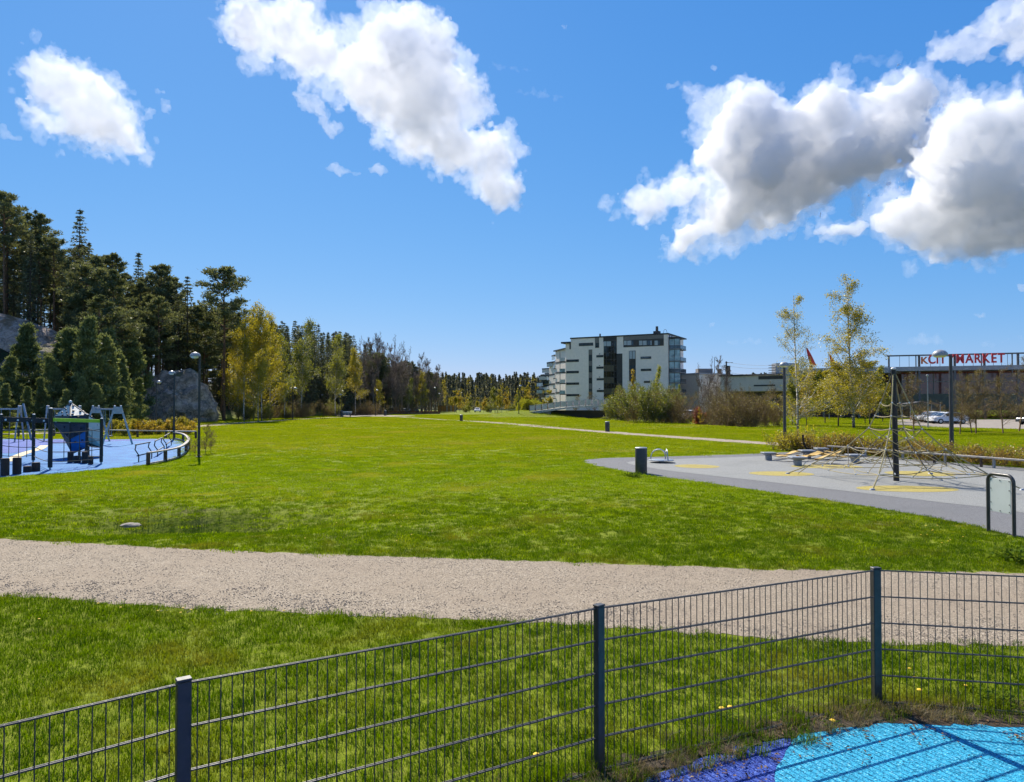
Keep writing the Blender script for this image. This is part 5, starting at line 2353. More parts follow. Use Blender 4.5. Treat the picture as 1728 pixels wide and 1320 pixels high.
CFG_BIRCH = dict(n=[10, 5, 4, 3], wob=[.012, .10, .12, .14], grav=[.03, .06, -.02, -.14], bare=[.14, .12, .1], kids=[46, 9, 4], ang=[.80, .6, .6], len=[.25, .50, .6], rad=.0080, rr=.42, rmin=.005, leafdepth=2)
CFG_WEEP = dict(n=[11, 6, 5, 4], wob=[.014, .10, .12, .10], grav=[.03, .05, -.10, -.28], bare=[.14, .15, .1], kids=[54, 9, 4], ang=[.80, .6, .5], len=[.26, .5, .8], rad=.0082, rr=.42, rmin=.007, leafdepth=2)
CFG_BARE = dict(n=[8, 6, 4, 3], wob=[.03, .09, .1, .1], grav=[.02, .05, .03, .02], bare=[.20, .15, .1], kids=[30, 8, 5], ang=[.8, .6, .6], len=[.38, .5, .5], rad=.011, rr=.45, rmin=.006, leafdepth=2)
CFG_TALLB = dict(n=[10, 6, 4, 3], wob=[.03, .10, .12, .12], grav=[.02, .05, .01, -.04], bare=[.28, .1, .1], kids=[30, 8, 4], ang=[.65, .55, .6], len=[.32, .5, .55], rad=.0080, rr=.5, rmin=.010, leafdepth=2)
CFG_ALDER = dict(n=[8, 6, 4, 3], wob=[.04, .09, .1, .1], grav=[.02, .05, .03, .02], bare=[.22, .15, .1], kids=[34, 10, 6], ang=[.85, .6, .6], len=[.42, .5, .5], rad=.011, rr=.42, rmin=.0055, leafdepth=2)
CFG_SHRUB = dict(n=[6, 4, 3], wob=.10, grav=[.0, .03, .0], bare=[.15, .1], kids=[9, 5], ang=[.55, .6], len=[.5, .5], rad=.012, rr=.55, rmin=.006, leafdepth=1, lean=.75, clump=.35)
CFG_BUSH = dict(n=[7, 5, 4], wob=.09, grav=[.0, .03, .01], bare=[.1, .1], kids=[12, 6], ang=[.5, .55], len=[.45, .5], rad=.006, rr=.55, rmin=.010, leafdepth=1, lean=.7, clump=.9)
CFG_HEDGE = dict(n=[4, 3], wob=.12, grav=[.0, .02], bare=[.1], kids=[6], ang=[.5], len=[.5], rad=.010, rr=.6, rmin=.004, leafdepth=0, lean=.8, clump=.22)
CFG_COL = dict(n=[9, 5, 3], wob=.05, grav=[.02, .10, .05], bare=[.08, .1], kids=[40, 6], ang=[.45, .5], len=[.24, .5], rad=.009, rr=.5, rmin=.010, leafdepth=1)


def proto(kind, tm, cm, trunk_mat, crown_mat):
    tm.materials.append(trunk_mat)
    if cm is not None:
        cm.materials.append(crown_mat)
    return (kind, tm, cm)


def plant(pr, loc, s, rz, label, cat, group=None, name=None, sz=None):
    kind, tm, cm = pr
    root = thing(name or kind, loc, label, cat, group, rz)
    root.scale = (s, s, sz or s)
    link('trunk' if kind.endswith('tree') else 'stems', tm, None, root)
    if cm is not None:
        link('crown' if kind.endswith('tree') else 'foliage', cm, None, root)
    return root


PINES = [proto('pine_tree', *tree_pine(10 + i, 18, [.42, .5, .36, .55][i], [3.0, 2.8, 3.3, 3.4][i], 1.0), M_BARK_P, L_PINE) for i in range(4)]
YPINES = [proto('pine_tree', *tree_pine(30 + i, 9, .04, 2.5, 1.15, low=True), M_BARK_P, L_PINE_Y) for i in range(3)]
SPRUCES = [proto('spruce_tree', *tree_spruce(50 + i, 20, [2.6, 2.2, 3.0][i], [.05, .12, .03][i]), M_BARK_S, L_SPRUCE) for i in range(3)]
BIRCHES = [proto('birch_tree', *tree_leafy(70 + i, 16, CFG_TALLB if i % 2 else CFG_BIRCH, 2, .20, .34), M_BIRCH, [L_BIRCH, L_BIRCH_G, L_BIRCH][i]) for i in range(3)]
CFG_GREY = dict(CFG_TALLB, kids=[34, 10, 5], rmin=.018, bare=[.22, .1, .1], len=[.34, .5, .5], ang=[.5, .5, .55], grav=[.02, .08, .03, .0])
BARES = [proto('bare_tree', *tree_leafy(90 + i, 16, CFG_GREY, 0, 0, 0), M_TWIG_G, None) for i in range(3)]
ALDERS = [proto('bare_tree', *tree_leafy(100 + i, 6, CFG_ALDER, 1, .045, .10), M_TWIG, L_BUSH) for i in range(3)]
YOUNG = [proto('young_tree', *tree_leafy(110 + i, 7, CFG_BARE, 3, .13, .13), M_BARK_G, [L_BIRCH, L_BIRCH_G, L_GOLD][i]) for i in range(3)]
SHRUBS = [proto('shrub', *tree_leafy(120 + i, 1.2, CFG_SHRUB, 4, .07, .08, stems=9), M_TWIG, [L_BIRCH, L_GOLD][i % 2]) for i in range(2)]
BUSHES = [proto('bush', *tree_leafy(130 + i, 4.2, CFG_BUSH, [2, 1, 1][i], [.11, .07, .06][i], .14, stems=20), [M_TWIG_G, M_TWIG, M_TWIG][i], [L_BIRCH_G, L_BUSH, L_BUSH][i]) for i in range(3)]
HEDGES = [proto('shrub', *tree_leafy(140 + i, 0.85, CFG_HEDGE, 3, .05, .07, stems=26), M_TWIG, [L_RUSSET, L_BIRCH, L_RUSSET][i]) for i in range(3)]
COLS = [proto('young_tree', *tree_leafy(150 + i, 7, CFG_COL, 4, .15, .12), M_BARK_G, [L_WILLOW, L_GOLD][i]) for i in range(2)]

rt = random.Random(17)


def gp(px, d):
    p = at(px, d)
    p.z = gz(p.x, p.y) - .05
    return p


def where(px, y):
    a = 'at the left edge' if px < 50 else 'above the climbing boulder' if px < 130 else 'below the tallest spruce' if px < 215 else 'above the granite boulder' if px < 300 else 'behind the granite boulder' if px < 360 else 'behind the broad crowned pine' if px < 420 else 'behind the yellow birches'
    b = 'in the front rows' if y < 112 else 'in the middle rows' if y < 140 else 'in the back rows'
    return a + ' ' + b


def grow_wood():
    # --- hillside conifers, back to front
    placed = []
    n = 0
    tries = 0
    while n < 185 and tries < 6000:
        tries += 1
        y = rt.uniform(82, 175)
        x = interp(FOOT, y) - rt.uniform(3, 62)
        px = 864 + 1200 * x / y
        if px < -130 or px > 470:
            continue
        if any((x - a) ** 2 + (y - b) ** 2 < 11 for a, b in placed):
            continue
        # the bare rock shelf on the left stays open
        if px < 130 and y < 103:
            continue
        placed.append((x, y))
        n += 1
        z = gz(x, y) - .1
        if rt.random() < .66:
            s = rt.uniform(.72, 1.05)
            plant(rt.choice(PINES), (x, y, z), s, rt.uniform(0, 6.28), 'tall dark pine of the hillside wood ' + where(px, y), 'pine tree', 'pines of the hillside wood', sz=s * rt.uniform(.9, 1.1))
        else:
            s = rt.uniform(.6, .98)
            plant(rt.choice(SPRUCES), (x, y, z), s, rt.uniform(0, 6.28), 'dark pointed spruce of the hillside wood ' + where(px, y), 'spruce tree', 'spruces of the hillside wood', sz=s * rt.uniform(.95, 1.1))
    # landmark trees on the skyline
    for pr, px, d, top, lb, cat in ((SPRUCES[0], 131, 118, 350, 'tallest pointed spruce on the hillside skyline', 'spruce tree'), (PINES[3], 378, 108, 452, 'broad crowned pine standing forward at the right of the hillside wood', 'pine tree'),
                                    (PINES[0], 8, 108, 345, 'tall pine at the left edge of the picture skyline', 'pine tree'), (SPRUCES[1], 231, 122, 424, 'slim spruce tip on the skyline right of the tallest spruce', 'spruce tree'),
                                    (PINES[1], 268, 112, 447, 'tall pine on the skyline between the slim spruce and the broad crowned pine', 'pine tree'), (PINES[2], 62, 112, 362, 'tall pine on the skyline left of the tallest spruce', 'pine tree')):
        p = gp(px, d)
        H = zat(top, d) - p.z
        base_h = 20 if pr in SPRUCES else 18
        s = H / base_h
        plant(pr, p, min(s, 1.35), rt.uniform(0, 6.28), lb, cat, sz=s)
    # young pines in front of the slope
    k = 0
    for px, d, top in ((-30, 70, 600), (14, 68, 606), (50, 74, 552), (88, 70, 605), (122, 73, 560), (150, 71, 540), (178, 74, 570), (205, 77, 600), (70, 66, 640), (140, 68, 640), (104, 80, 560), (232, 80, 640), (-60, 66, 600), (185, 82, 560), (84, 78, 600),
                       (10, 64, 650), (45, 63, 655), (110, 64, 660), (165, 68, 650), (205, 72, 655), (225, 90, 560), (-20, 62, 640)):
        p = gp(px, d)
        s = (zat(top, d) - p.z) / 9
        plant(rt.choice(YPINES), p, max(.32, s * rt.uniform(.7, .95)), rt.uniform(0, 6.28), ('tall' if s > 1 else 'low') + ' bushy young pine at the hill foot ' + ('at the left edge' if px < 25 else 'behind the rope course' if px < 95 else 'behind the climbing boulder' if px < 160 else 'behind the right-hand swings' if px < 200 else 'beside the granite boulder'), 'pine tree', 'young pines behind the blue playground', sz=max(.35, s))
    for k, (px, d, top) in enumerate(((-40, 82, 540), (140, 96, 500), (150, 88, 530), (128, 90, 520), (160, 84, 500), (196, 88, 520), (216, 92, 530), (140, 92, 490), (250, 104, 500), (300, 106, 505), (335, 108, 520))):
        p = gp(px, d)
        H = zat(top, d) - p.z
        pr = PINES[(k + 2) % 4] if k % 3 else SPRUCES[k % 3]
        sc2 = H / (18 if k % 3 else 20)
        plant(pr, p, sc2 * 1.15, rt.uniform(0, 6.28), 'half grown ' + ('pine' if k % 3 else 'spruce') + ' on the slope ' + ['beyond the left edge', 'high above the climbing boulder', 'low above the right-hand swings', 'above the climbing boulder', 'above the right-hand swings', 'left of the granite boulder', 'close behind the granite boulder', 'halfway up behind the swings', 'over the granite boulder', 'right of the granite boulder', 'left of the broad crowned pine'][k], ('pine' if k % 3 else 'spruce') + ' tree', 'half grown conifers on the slope', sz=sc2)
    plant(BIRCHES[2], gp(186, 84), .52, 1.0, 'golden leafed young birch among the pines above the boulder', 'birch tree')
    # --- wood edge: yellow birches, then mixed, then bare trees
    for px, d, top, i in ((412, 104, 545, 0), (428, 112, 520, 2), (442, 106, 530, 0), (455, 116, 535, 2), (402, 110, 560, 2), (436, 98, 600, 0)):
        p = gp(px, d)
        s = (zat(top, d) - p.z) / 16
        plant(BIRCHES[i], p, s * .95, rt.uniform(0, 6.28), ('left' if px < 425 else 'middle' if px < 445 else 'right') + ' part birch of the bright yellow clump at the wood edge', 'birch tree', 'yellow birches at the wood edge', sz=s)
    for px, d, top, i in ((508, 136, 550, 1), (566, 147, 574, 1), (600, 156, 596, 0), (480, 124, 575, 1), (710, 212, 628, 2), (640, 178, 645, 0), (690, 194, 642, 1)):
        p = gp(px, d)
        s = (zat(top, d) - p.z) / 16
        plant(BIRCHES[i], p, s, rt.uniform(0, 6.28), 'pale stemmed birch in fresh leaf at the wood edge ' + ('left of the path junction' if px < 540 else 'behind the path junction lamps' if px < 590 else 'right of the path junction' if px < 650 else 'near the wood tip'), 'birch tree', 'birches along the far wood edge', sz=s)
    for k in range(150):
        px = rt.uniform(440, 738)
        d = 132 + (px - 440) * .30 + rt.uniform(0, 45)
        p = gp(px, d)
        top = np.interp(px, [440, 520, 560, 600, 630, 640, 700, 735], [536, 542, 549, 566, 582, 592, 612, 628]) + rt.uniform(0, 26) ** 1.0
        s = (zat(top, d) - p.z) / 20
        if px < 630:
            pr = SPRUCES[k % 3]
            plant(pr, p, s * rt.uniform(.9, 1.15), rt.uniform(0, 6.28), 'dark spruce of the far wood ' + ('behind the yellow birches' if px < 500 else 'left of the path junction' if px < 570 else 'behind the path junction' if px < 640 else 'among the leafless trees'), 'spruce tree', 'spruces of the far wood', sz=s)
        elif rt.random() < .35 or px > 700:
            plant(PINES[k % 4], p, s * 20 / 18, rt.uniform(0, 6.28), 'dark pine at the far tip of the wood, ' + ('among leafless trees' if px < 700 else 'beside the last lamp'), 'pine tree', 'pines at the far tip of the wood', sz=s * 20 / 18)
        else:
            plant(SPRUCES[k % 3], p, s * .9, rt.uniform(0, 6.28), 'dark spruce of the far wood ' + ('behind the yellow birches' if px < 500 else 'left of the path junction' if px < 570 else 'behind the path junction' if px < 640 else 'among the leafless trees'), 'spruce tree', 'spruces of the far wood', sz=s)
    for k in range(40):
        px = rt.uniform(605, 748)
        d = 166 + (px - 605) * .4 + rt.uniform(-4, 25)
        p = gp(px, d)
        top = np.interp(px, [605, 640, 660, 690, 720, 748], [566, 564, 580, 584, 604, 628]) + rt.uniform(0, 22)
        s = (zat(top, d) - p.z) / 16
        plant(BARES[k % 3], p, s * 1.1, rt.uniform(0, 6.28), 'leafless grey brown tree at the far end of the wood, ' + ('left' if px < 650 else 'middle' if px < 700 else 'right') + ' third', 'bare tree', 'leafless trees at the far end of the wood', sz=s)
    # undergrowth along the wood edge
    for k in range(26):
        px = rt.uniform(395, 735)
        d = np.interp(px, [395, 470, 560, 640, 735], [104, 118, 148, 172, 205]) + rt.uniform(-3, 8)
        p = gp(px, d)
        plant(BUSHES[[0, 1, 2, 1][k % 4]], p, rt.uniform(.45, .95), rt.uniform(0, 6.28), 'twiggy undergrowth bush at the wood edge ' + ('below the yellow birches' if px < 480 else 'left of the path junction' if px < 570 else 'behind the path junction' if px < 650 else 'near the far tip of the wood'), 'bush', 'undergrowth along the wood edge')


grow_wood()


def rock(name, c, size, seed, mat, label, rz=0.0, amp=.35, sub=5, cat='rock'):
    bm = bmesh.new()
    bmesh.ops.create_icosphere(bm, subdivisions=sub, radius=1)
    off = Vector((seed * 7.3, seed * 3.1, 0))
    for v in bm.verts:
        p = v.co.copy()
        n = mnoise.fractal(p * 1.4 + off, 0.8, 2.0, 4)
        cell = mnoise.voronoi(p * 1.8 + off)[0][0]
        v.co = p * (1 + amp * n * .6 - amp * .5 * cell + amp * .2)
        v.co.z = max(v.co.z, -.35)
    for v in bm.verts:
        v.co = Vector((v.co.x * size[0], v.co.y * size[1], v.co.z * size[2]))
    me = bpy.data.meshes.new(name)
    bm.to_mesh(me)
    bm.free()
    shade_auto(me, 28)
    o = link(name, me, mat)
    o.location = c
    o.rotation_euler = (0, 0, rz)
    tag(o, label, cat)
    return o


def rock_mat(name, c1, c2, moss):
    m, t, out = new_mat(name)
    geo = t.new('ShaderNodeNewGeometry')
    p = geo.outputs['Position']
    b = t.new('ShaderNodeBsdfPrincipled')
    n = t.noise(p, .9, 7, .68, .3)
    col = t.ramp(n, [(0.35, c1), (0.62, c2)])
    wp = t.vmath('ADD', p, t.vmath('SCALE', t.noise(p, .8, 4, .6, color=True), s=2.4))
    cr = t.voronoi(wp, .55, 'DISTANCE_TO_EDGE')
    col = t.mix(t.maprange(cr, 0, .10, .45, 0), col, (0.05, 0.042, 0.035))
    col = t.mix(t.maprange(t.noise(p, 3.5, 6, .7), .45, .7, 0, .55), col, (0.07, 0.06, 0.05))
    sep = t.new('ShaderNodeSeparateXYZ')
    t.link(geo.outputs['Normal'], sep.inputs[0])
    mz = t.math('MULTIPLY', t.maprange(sep.outputs[2], .45, .9), t.maprange(t.noise(p, .6, 5, .6), .45, .6))
    col = t.mix(mz, col, moss)
    t.link(col, b.inputs['Base Color'])
    b.inputs['Roughness'].default_value = .9
    bp = t.new('ShaderNodeBump')
    bp.inputs['Strength'].default_value = .9
    bp.inputs['Distance'].default_value = .6
    t.link(t.noise(p, 2.2, 7, .7), bp.inputs['Height'])
    t.link(bp.outputs[0], b.inputs['Normal'])
    t.link(b.outputs[0], out.inputs[0])
    return m


M_ROCK = rock_mat('lichened_granite', (0.22, 0.17, 0.13), (0.62, 0.50, 0.40), (0.13, 0.125, 0.05))
M_ROCK_L = rock_mat('smooth_pale_granite', (0.34, 0.26, 0.20), (0.60, 0.49, 0.40), (0.20, 0.13, 0.06))
bc = gp(282, 97)
rock('granite_boulder', (bc.x - .3, bc.y + 2.5, bc.z + .9), (5.4, 4.6, 5.6), 3, M_ROCK, 'large rounded granite boulder at the foot of the wood', .4, .40)
bc = gp(25, 100)
rock('rock_shelf', (bc.x - 7, bc.y - 2, zat(560, 98) - 5.2), (16, 8, 8.2), 5, M_ROCK_L, 'smooth pale granite shelf on the hillside at the left edge', .1, .18)
bc = gp(92, 92)
rock('rock_shelf', (bc.x + .5, bc.y + 1, zat(596, 92) - 4.2), (6.5, 5, 5.6), 8, M_ROCK, 'grey rock step below the pale granite shelf', .5, .3)
st = P(220, 887)
rock('lawn_stone', (st.x, st.y, 0.0), (.20, .14, .055), 9, pbr('pale_field_stone', (0.19, 0.17, 0.14), .85, .2, 8, .5, 20), 'small pale stone lying in the lawn beyond the path', 0, .25, 3)


def right_side():
    def on(px, py, top, base_h, pr, label, cat, group=None, name=None, wide=1.0):
        p = P(px, py)
        p.z = gz(p.x, p.y) - .03
        s = (zat(top, p.y) - p.z) / base_h
        return plant(pr, p, s * wide, rt.uniform(0, 6.28), label, cat, group, name, sz=s)

    b1 = proto('birch_tree', *tree_leafy(201, 10, CFG_BIRCH, 2, .07, .12), M_BIRCH, L_BIRCH)
    on(1347, 744, 484, 10.6, b1, 'slender white stemmed birch beside the right-hand lamp post', 'birch tree', wide=1.15)
    b2 = proto('birch_tree', *tree_leafy(205, 15, CFG_WEEP, 2, .12, .2), M_BIRCH, L_BIRCH)
    on(1441, 722, 468, 15.4, b2, 'large weeping birch in the middle of the right-hand lawn', 'birch tree', wide=1.3)
    # young leafing trees round the big birch
    for px, py, top, i, w in ((1415, 719, 612, 0, 1.25), (1468, 716, 608, 0, 1.2), (1392, 714, 625, 0, 1.1), (1490, 712, 622, 1, 1.1), (1337, 717, 622, 1, 1.0), (1361, 719, 618, 2, .9), (1380, 706.5, 628, 1, 1.0), (1425, 706, 625, 0, 1.2), (1460, 714, 640, 2, 1.2)):
        on(px, py, top, 7.4, YOUNG[i], ('young yellow green tree left of the large birch' if px < 1400 else 'young yellow green tree close around the large birch' if px < 1465 else 'young yellow green tree right of the large birch'), 'tree', 'young leafing trees on the right-hand lawn', wide=w)
    # leafless brown trees in front of the car park
    lab = ['leafless brown tree just right of the rope pyramid mast', 'leafless brown tree left of a close pair in front of the car park', 'left stem of the close pair of leafless trees before the car park',
           'right stem of the close pair of leafless trees before the car park', 'twin stemmed leafless tree in front of the empty asphalt', 'leafless tree near the right edge of the picture', 'thin leafless tree cut by the right edge of the picture']
    for k, (px, py, top) in enumerate(((1542, 732, 622), (1620, 733, 628), (1640, 731.5, 640), (1647, 732, 612), (1693, 731.5, 615), (1720, 728, 596), (1760, 730, 610))):
        on(px, py, top, 6.6, ALDERS[k % 3], lab[k], 'bare tree', 'leafless trees in front of the car park', wide=1.15)
        if k == 4:
            pass
    # background bushes below the supermarket
    for k in range(9):
        px = 1500 + k * 28
        on(px, 704 + (k % 3) * 2, 676, 4.2, BUSHES[1 + k % 2], 'low brown bush along the supermarket front', 'bush', 'bushes along the supermarket front', wide=1.2)
    for k, px in enumerate((1335, 1350, 1385, 1405, 1440, 1470)):
        on(px, 701 + k % 3, 668, 4.2, BUSHES[k % 3], 'brown bush behind the young trees', 'bush', 'bushes behind the young trees', wide=1.2)
    # thicket left: with two bright columns
    for k, (px, py, top, i, w) in enumerate(((1048, 708, 655, 0, .9), (1066, 711, 648, 0, .9), (1085, 713, 645, 1, .95), (1100, 714, 640, 0, .9), (1118, 714, 650, 1, .95), (1134, 713, 650, 1, .95), (1150, 713, 658, 2, .9), (1092, 708, 632, 0, .8), (1060, 704, 640, 0, .8), (1122, 707, 640, 0, .8), (1140, 709, 665, 1, .9))):
        on(px, py, top, 4.6, BUSHES[i], 'twiggy olive bush in the thicket in front of the apartment block', 'bush', 'thicket in front of the apartment block', wide=w)
    on(1072, 706, 624, 7.4, COLS[1], 'slim golden leafed tree in the thicket before the apartment block', 'tree', wide=.8)
    on(1108, 706, 620, 7.4, COLS[0], 'taller yellow green tree in the thicket before the apartment block', 'tree', wide=.95)
    on(1146, 703, 650, 7.4, COLS[0], 'small yellow green tree at the right end of the thicket', 'tree', wide=.8)
    # brown thicket right
    for k, (px, py, top, i, w) in enumerate(((1200, 714, 660, 1, .9), (1215, 716, 655, 2, .95), (1232, 717, 648, 1, 1.0), (1250, 718, 645, 2, 1.0), (1268, 718, 648, 1, 1.0), (1285, 717, 655, 2, 1.0), (1302, 716, 660, 1, .9), (1258, 711, 640, 1, .9), (1225, 710, 645, 2, .9), (1278, 709, 650, 1, .9), (1212, 706, 640, 1, .7))):
        on(px, py, top, 4.6, BUSHES[i], 'brown leafless bush in the thicket left of the lamp post', 'bush', 'brown thicket left of the lamp post', wide=w)
    for k, (px, top) in enumerate(((1195, 612), (1208, 606), (1220, 618), (1186, 622), (1232, 622))):
        p = at(px, 110)
        p.z = gz(p.x, p.y)
        s = (zat(top, 110) - p.z) / 16
        plant(BARES[k % 3], p, s * 1.1, k, 'thin leafless tree rising behind the brown thicket', 'bare tree', 'leafless trees behind the brown thicket', sz=s)
    rd = proto('shrub', *tree_leafy(221, 2.6, CFG_SHRUB, 6, .12, .14, stems=7), M_TWIG, L_RED)
    p = at(1184, 96)
    p.z = gz(p.x, p.y)
    plant(rd, p, 1.0, 0, 'red leafed shrub between the two thickets', 'shrub', name='shrub', sz=1.15)
    on(1182, 719, 690, 7.0, YOUNG[2], 'tiny sapling at the front of the gap between the thickets', 'tree', wide=.7)
    # willow domes by the bridge
    r = np.random.default_rng(5)

    def dome(px, d, w, h, label):
        p = at(px, d)
        p.z = gz(p.x, p.y)
        n = 5200
        u = r.normal(size=(n, 3))
        u /= np.linalg.norm(u, axis=1, keepdims=True)
        u[:, 2] = np.abs(u[:, 2])
        rad = r.uniform(.72, 1.0, n) ** .6
        nz = np.array([mnoise.noise(Vector(q * 3.1 + px)) for q in u])
        C = u * (rad * (1 + .13 * nz))[:, None] * np.array([w / 2, w / 2 * .9, h])
        segs = []
        for i in range(90):
            q = u[i]
            e = q * np.array([w / 2, w / 2 * .9, h]) * .9
            segs.append((np.array([0, 0, 0.]), e * .5 + np.array([0, 0, h * .12]), .04, .025))
            segs.append((e * .5 + np.array([0, 0, h * .12]), e, .025, .01))
        pr = proto('shrub', seg_mesh('stems', segs, 3), leaf_mesh('foliage', C, .17, int(px), axis=C / np.linalg.norm(C, axis=1, keepdims=True), aspect=.4), M_TWIG, L_WILLOW)
        plant(pr, p, 1, 0, label, 'shrub', 'domed willows by the footbridge')
    dome(884, 150, 3.6, 3.3, 'leftmost domed yellow green willow behind the lamp by the footbridge')
    dome(900.5, 152, 5.6, 3.6, 'widest domed yellow green willow by the footbridge')
    dome(891, 144, 3.0, 2.2, 'smallest domed yellow green willow by the footbridge')
    p = at(926, 150)
    p.z = gz(p.x, p.y)
    plant(YOUNG[0], p, .72, 0, 'small yellow tree left of the apartment block by the footbridge', 'tree', sz=.72)
    for px, s in ((972, .78), (992, .85), (1003, .72)):
        p = at(px, 165)
        plant(ALDERS[px % 3], p, s * 1.0, px, 'leafless sapling in front of the pale apartment wall', 'bare tree', 'saplings in front of the apartment block')
    # hedge behind the bench rail
    a, b = Vector((14.6, 35.4)), Vector((19.6, 24.0))
    k = 0
    for i in range(15):
        t = i / 14
        for row in range(2):
            q = a.lerp(b, t) + Vector((.5 + row * .75 + rt.uniform(-.15, .15), rt.uniform(-.2, .2)))
            s = (1.22 - .40 * t) * rt.uniform(.85, 1.1)
            plant(HEDGES[k % 3], (q.x, q.y, -.02), s * 1.15, rt.uniform(0, 6.28), 'golden brown hedge shrub behind the bench rail, ' + ('front' if row == 0 else 'back') + ' row, ' + ('left' if i < 5 else 'middle' if i < 10 else 'right') + ' third', 'shrub', 'hedge behind the long bench rail', sz=s)
            k += 1
    for dx, dy, s in ((-.2, .3, 1.25), (-.7, .9, 1.1), (.5, 1.2, 1.3)):
        plant(HEDGES[1], (14.5 + dx, 35.6 + dy, -.02), s * 1.2, dx * 9, 'yellow green shrub at the left end of the hedge', 'shrub', 'shrubs at the left end of the hedge', sz=s * 1.1)
    # yellow shrubs behind the swings
    for k, (px, d, s) in enumerate(((212, 54, .95), (228, 55, 1.0), (244, 56, .85), (258, 56, .95), (272, 57, .9), (288, 57, 1.0), (304, 57, 1.05), (316, 56, .9), (196, 55, .9))):
        p = at(px, d)
        plant(SHRUBS[k % 2], p, s, k * 1.3, 'yellow flowering shrub behind the right of the swings', 'shrub', 'yellow shrubs behind the swings')
    # brown shrubs beside the left lamp post
    for k, (px, d, s) in enumerate(((348, 33.5, 1.0), (357, 34.2, .85), (322, 33.2, .62), (330, 32.5, .55))):
        p = at(px, d)
        plant(ALDERS[k % 3], p, s * .25, k * 2.0, ['brown twiggy shrub right of the near left lamp post', 'low brown shrub beyond the twiggy one by the near left lamp post', 'small brown twiggy shrub by the curved rail end', 'smallest twiggy shrub between curved rail and lamp post'][k], 'shrub', name='shrub', sz=s * .23)
    # leafy weeds near the fence corner and board
    return


right_side()


# ------------------------------------------------------------------ far wooded ridge: reads as one mass
def far_wood():
    r = np.random.default_rng(77)

    def low_tree(h, w, seed, leafy):
        rr = np.random.default_rng(seed)
        n = 130
        t = rr.random(n) ** .8
        a = rr.uniform(0, 6.28, n)
        prof = (1 - t) ** .8 * w if not leafy else w * np.sin(np.pi * np.clip(.12 + t * .85, 0, 1))
        C = np.stack([np.cos(a) * prof * rr.uniform(.3, 1, n), np.sin(a) * prof * rr.uniform(.3, 1, n), h * (.0 + 1.0 * t)], 1)
        e1 = np.stack([np.cos(a), np.sin(a), np.full(n, -.5 if not leafy else .2)], 1) + rr.normal(size=(n, 3)) * .4
        e1 /= np.linalg.norm(e1, axis=1, keepdims=True)
        e2 = np.cross(e1, rr.normal(size=(n, 3)))
        e2 /= np.linalg.norm(e2, axis=1, keepdims=True)
        L = (1.9 if not leafy else 1.5) * rr.uniform(.6, 1.3, n)[:, None]
        return np.stack([C - e1 * L * .5, C + e2 * L * .28, C + e1 * L * .5, C - e2 * L * .28], 1).reshape(-1, 3)
    kinds = {'dark': [low_tree(15, 2.9, i, False) for i in range(4)], 'light': [low_tree(12, 2.6, 10 + i, True) for i in range(3)]}
    mats = {'dark': leaf_mat('far_conifers', (0.085, 0.095, 0.068), (0.185, 0.185, 0.125), .3, gloss=.02), 'light': leaf_mat('far_birches', (0.16, 0.15, 0.035), (0.32, 0.28, 0.06), .4, gloss=.0)}
    out = {'dark': [], 'light': []}
    for i in range(2600):
        y = r.uniform(325, 560)
        px = r.uniform(560, 1850)
        x = (px - 864) / F_PX * y
        k = 'light' if r.random() < (.42 if y < 400 else .16) else 'dark'
        v = kinds[k][r.integers(0, len(kinds[k]))]
        s = r.uniform(.6, 1.05) * (.65 if y < 360 else .85)
        an = r.uniform(0, 6.28)
        R = np.array([[math.cos(an), -math.sin(an), 0], [math.sin(an), math.cos(an), 0], [0, 0, 1]])
        out[k].append((v @ R.T) * s + np.array([x, y, gz(x, y)]))
    for k, nm, lb in (('dark', 'far_conifer_wood', 'dark conifer wood on the far ridge'), ('light', 'far_birch_wood', 'pale green birches mixed into the far ridge wood')):
        V = np.concatenate(out[k])
        F = np.arange(len(V)).reshape(-1, 4)
        o = link(nm, np_mesh(nm, V, F), mats[k])
        tag(o, lb, 'wood', kind='stuff')
    # nearer scrub in front of the ridge, left of the bridge
    for k in range(15):
        px = 765 + k * 10 + rt.uniform(-3, 3)
        d = rt.uniform(205, 260)
        p = gp(px, d)
        pr = [YOUNG[0], YOUNG[2], BUSHES[0], YOUNG[1]][k % 4]
        plant(pr, p, rt.uniform(.6, 1.1), k, 'pale young tree between the orange fence and the footbridge', 'tree', 'young trees left of the footbridge', name='young_tree' if k % 4 != 2 else 'bush')


far_wood()
# ------------------------------------------------------------------ lamp posts
def lamp(p, h, label, side=-1, mat=None, r=.06, hood=.24, arm=.22, group='park lamp posts'):
    p = Vector(p)
    mat = mat or M_POLE
    root = thing('lamp_post', p, label, 'lamp post', group)
    m = MB()
    m.cyl(p + Vector((0, 0, -.1)), p + Vector((0, 0, h)), r, r * .72, 12)
    m.build('pole', mat, root, smooth=True)
    m = MB()
    m.cyl(p, p + Vector((0, 0, .05)), r * 2.2, r * 2.0, 12)
    m.build('base_collar', mat, root)
    c = p + Vector((side * arm, 0, h))
    if arm > .05:
        m = MB()
        m.beam(p + Vector((-side * .05, 0, h - .02)), c + Vector((0, 0, -.02)), .05, .05)
        m.build('arm', mat, root)
    m = MB()
    m.lathe(c, [(hood, -.02), (hood * 1.02, .01), (hood * .93, hood * .34), (hood * .68, hood * .62), (hood * .3, hood * .78), (.02, hood * .82)], 18)
    hd = m.build('hood', M_LAMP, root, smooth=True)
    m = MB()
    m.lathe(c, [(.03, -.10), (hood * .6, -.085), (hood * .86, -.022)], 16)
    m.build('diffuser', M_LAMPGL, hd, smooth=True)
    return root


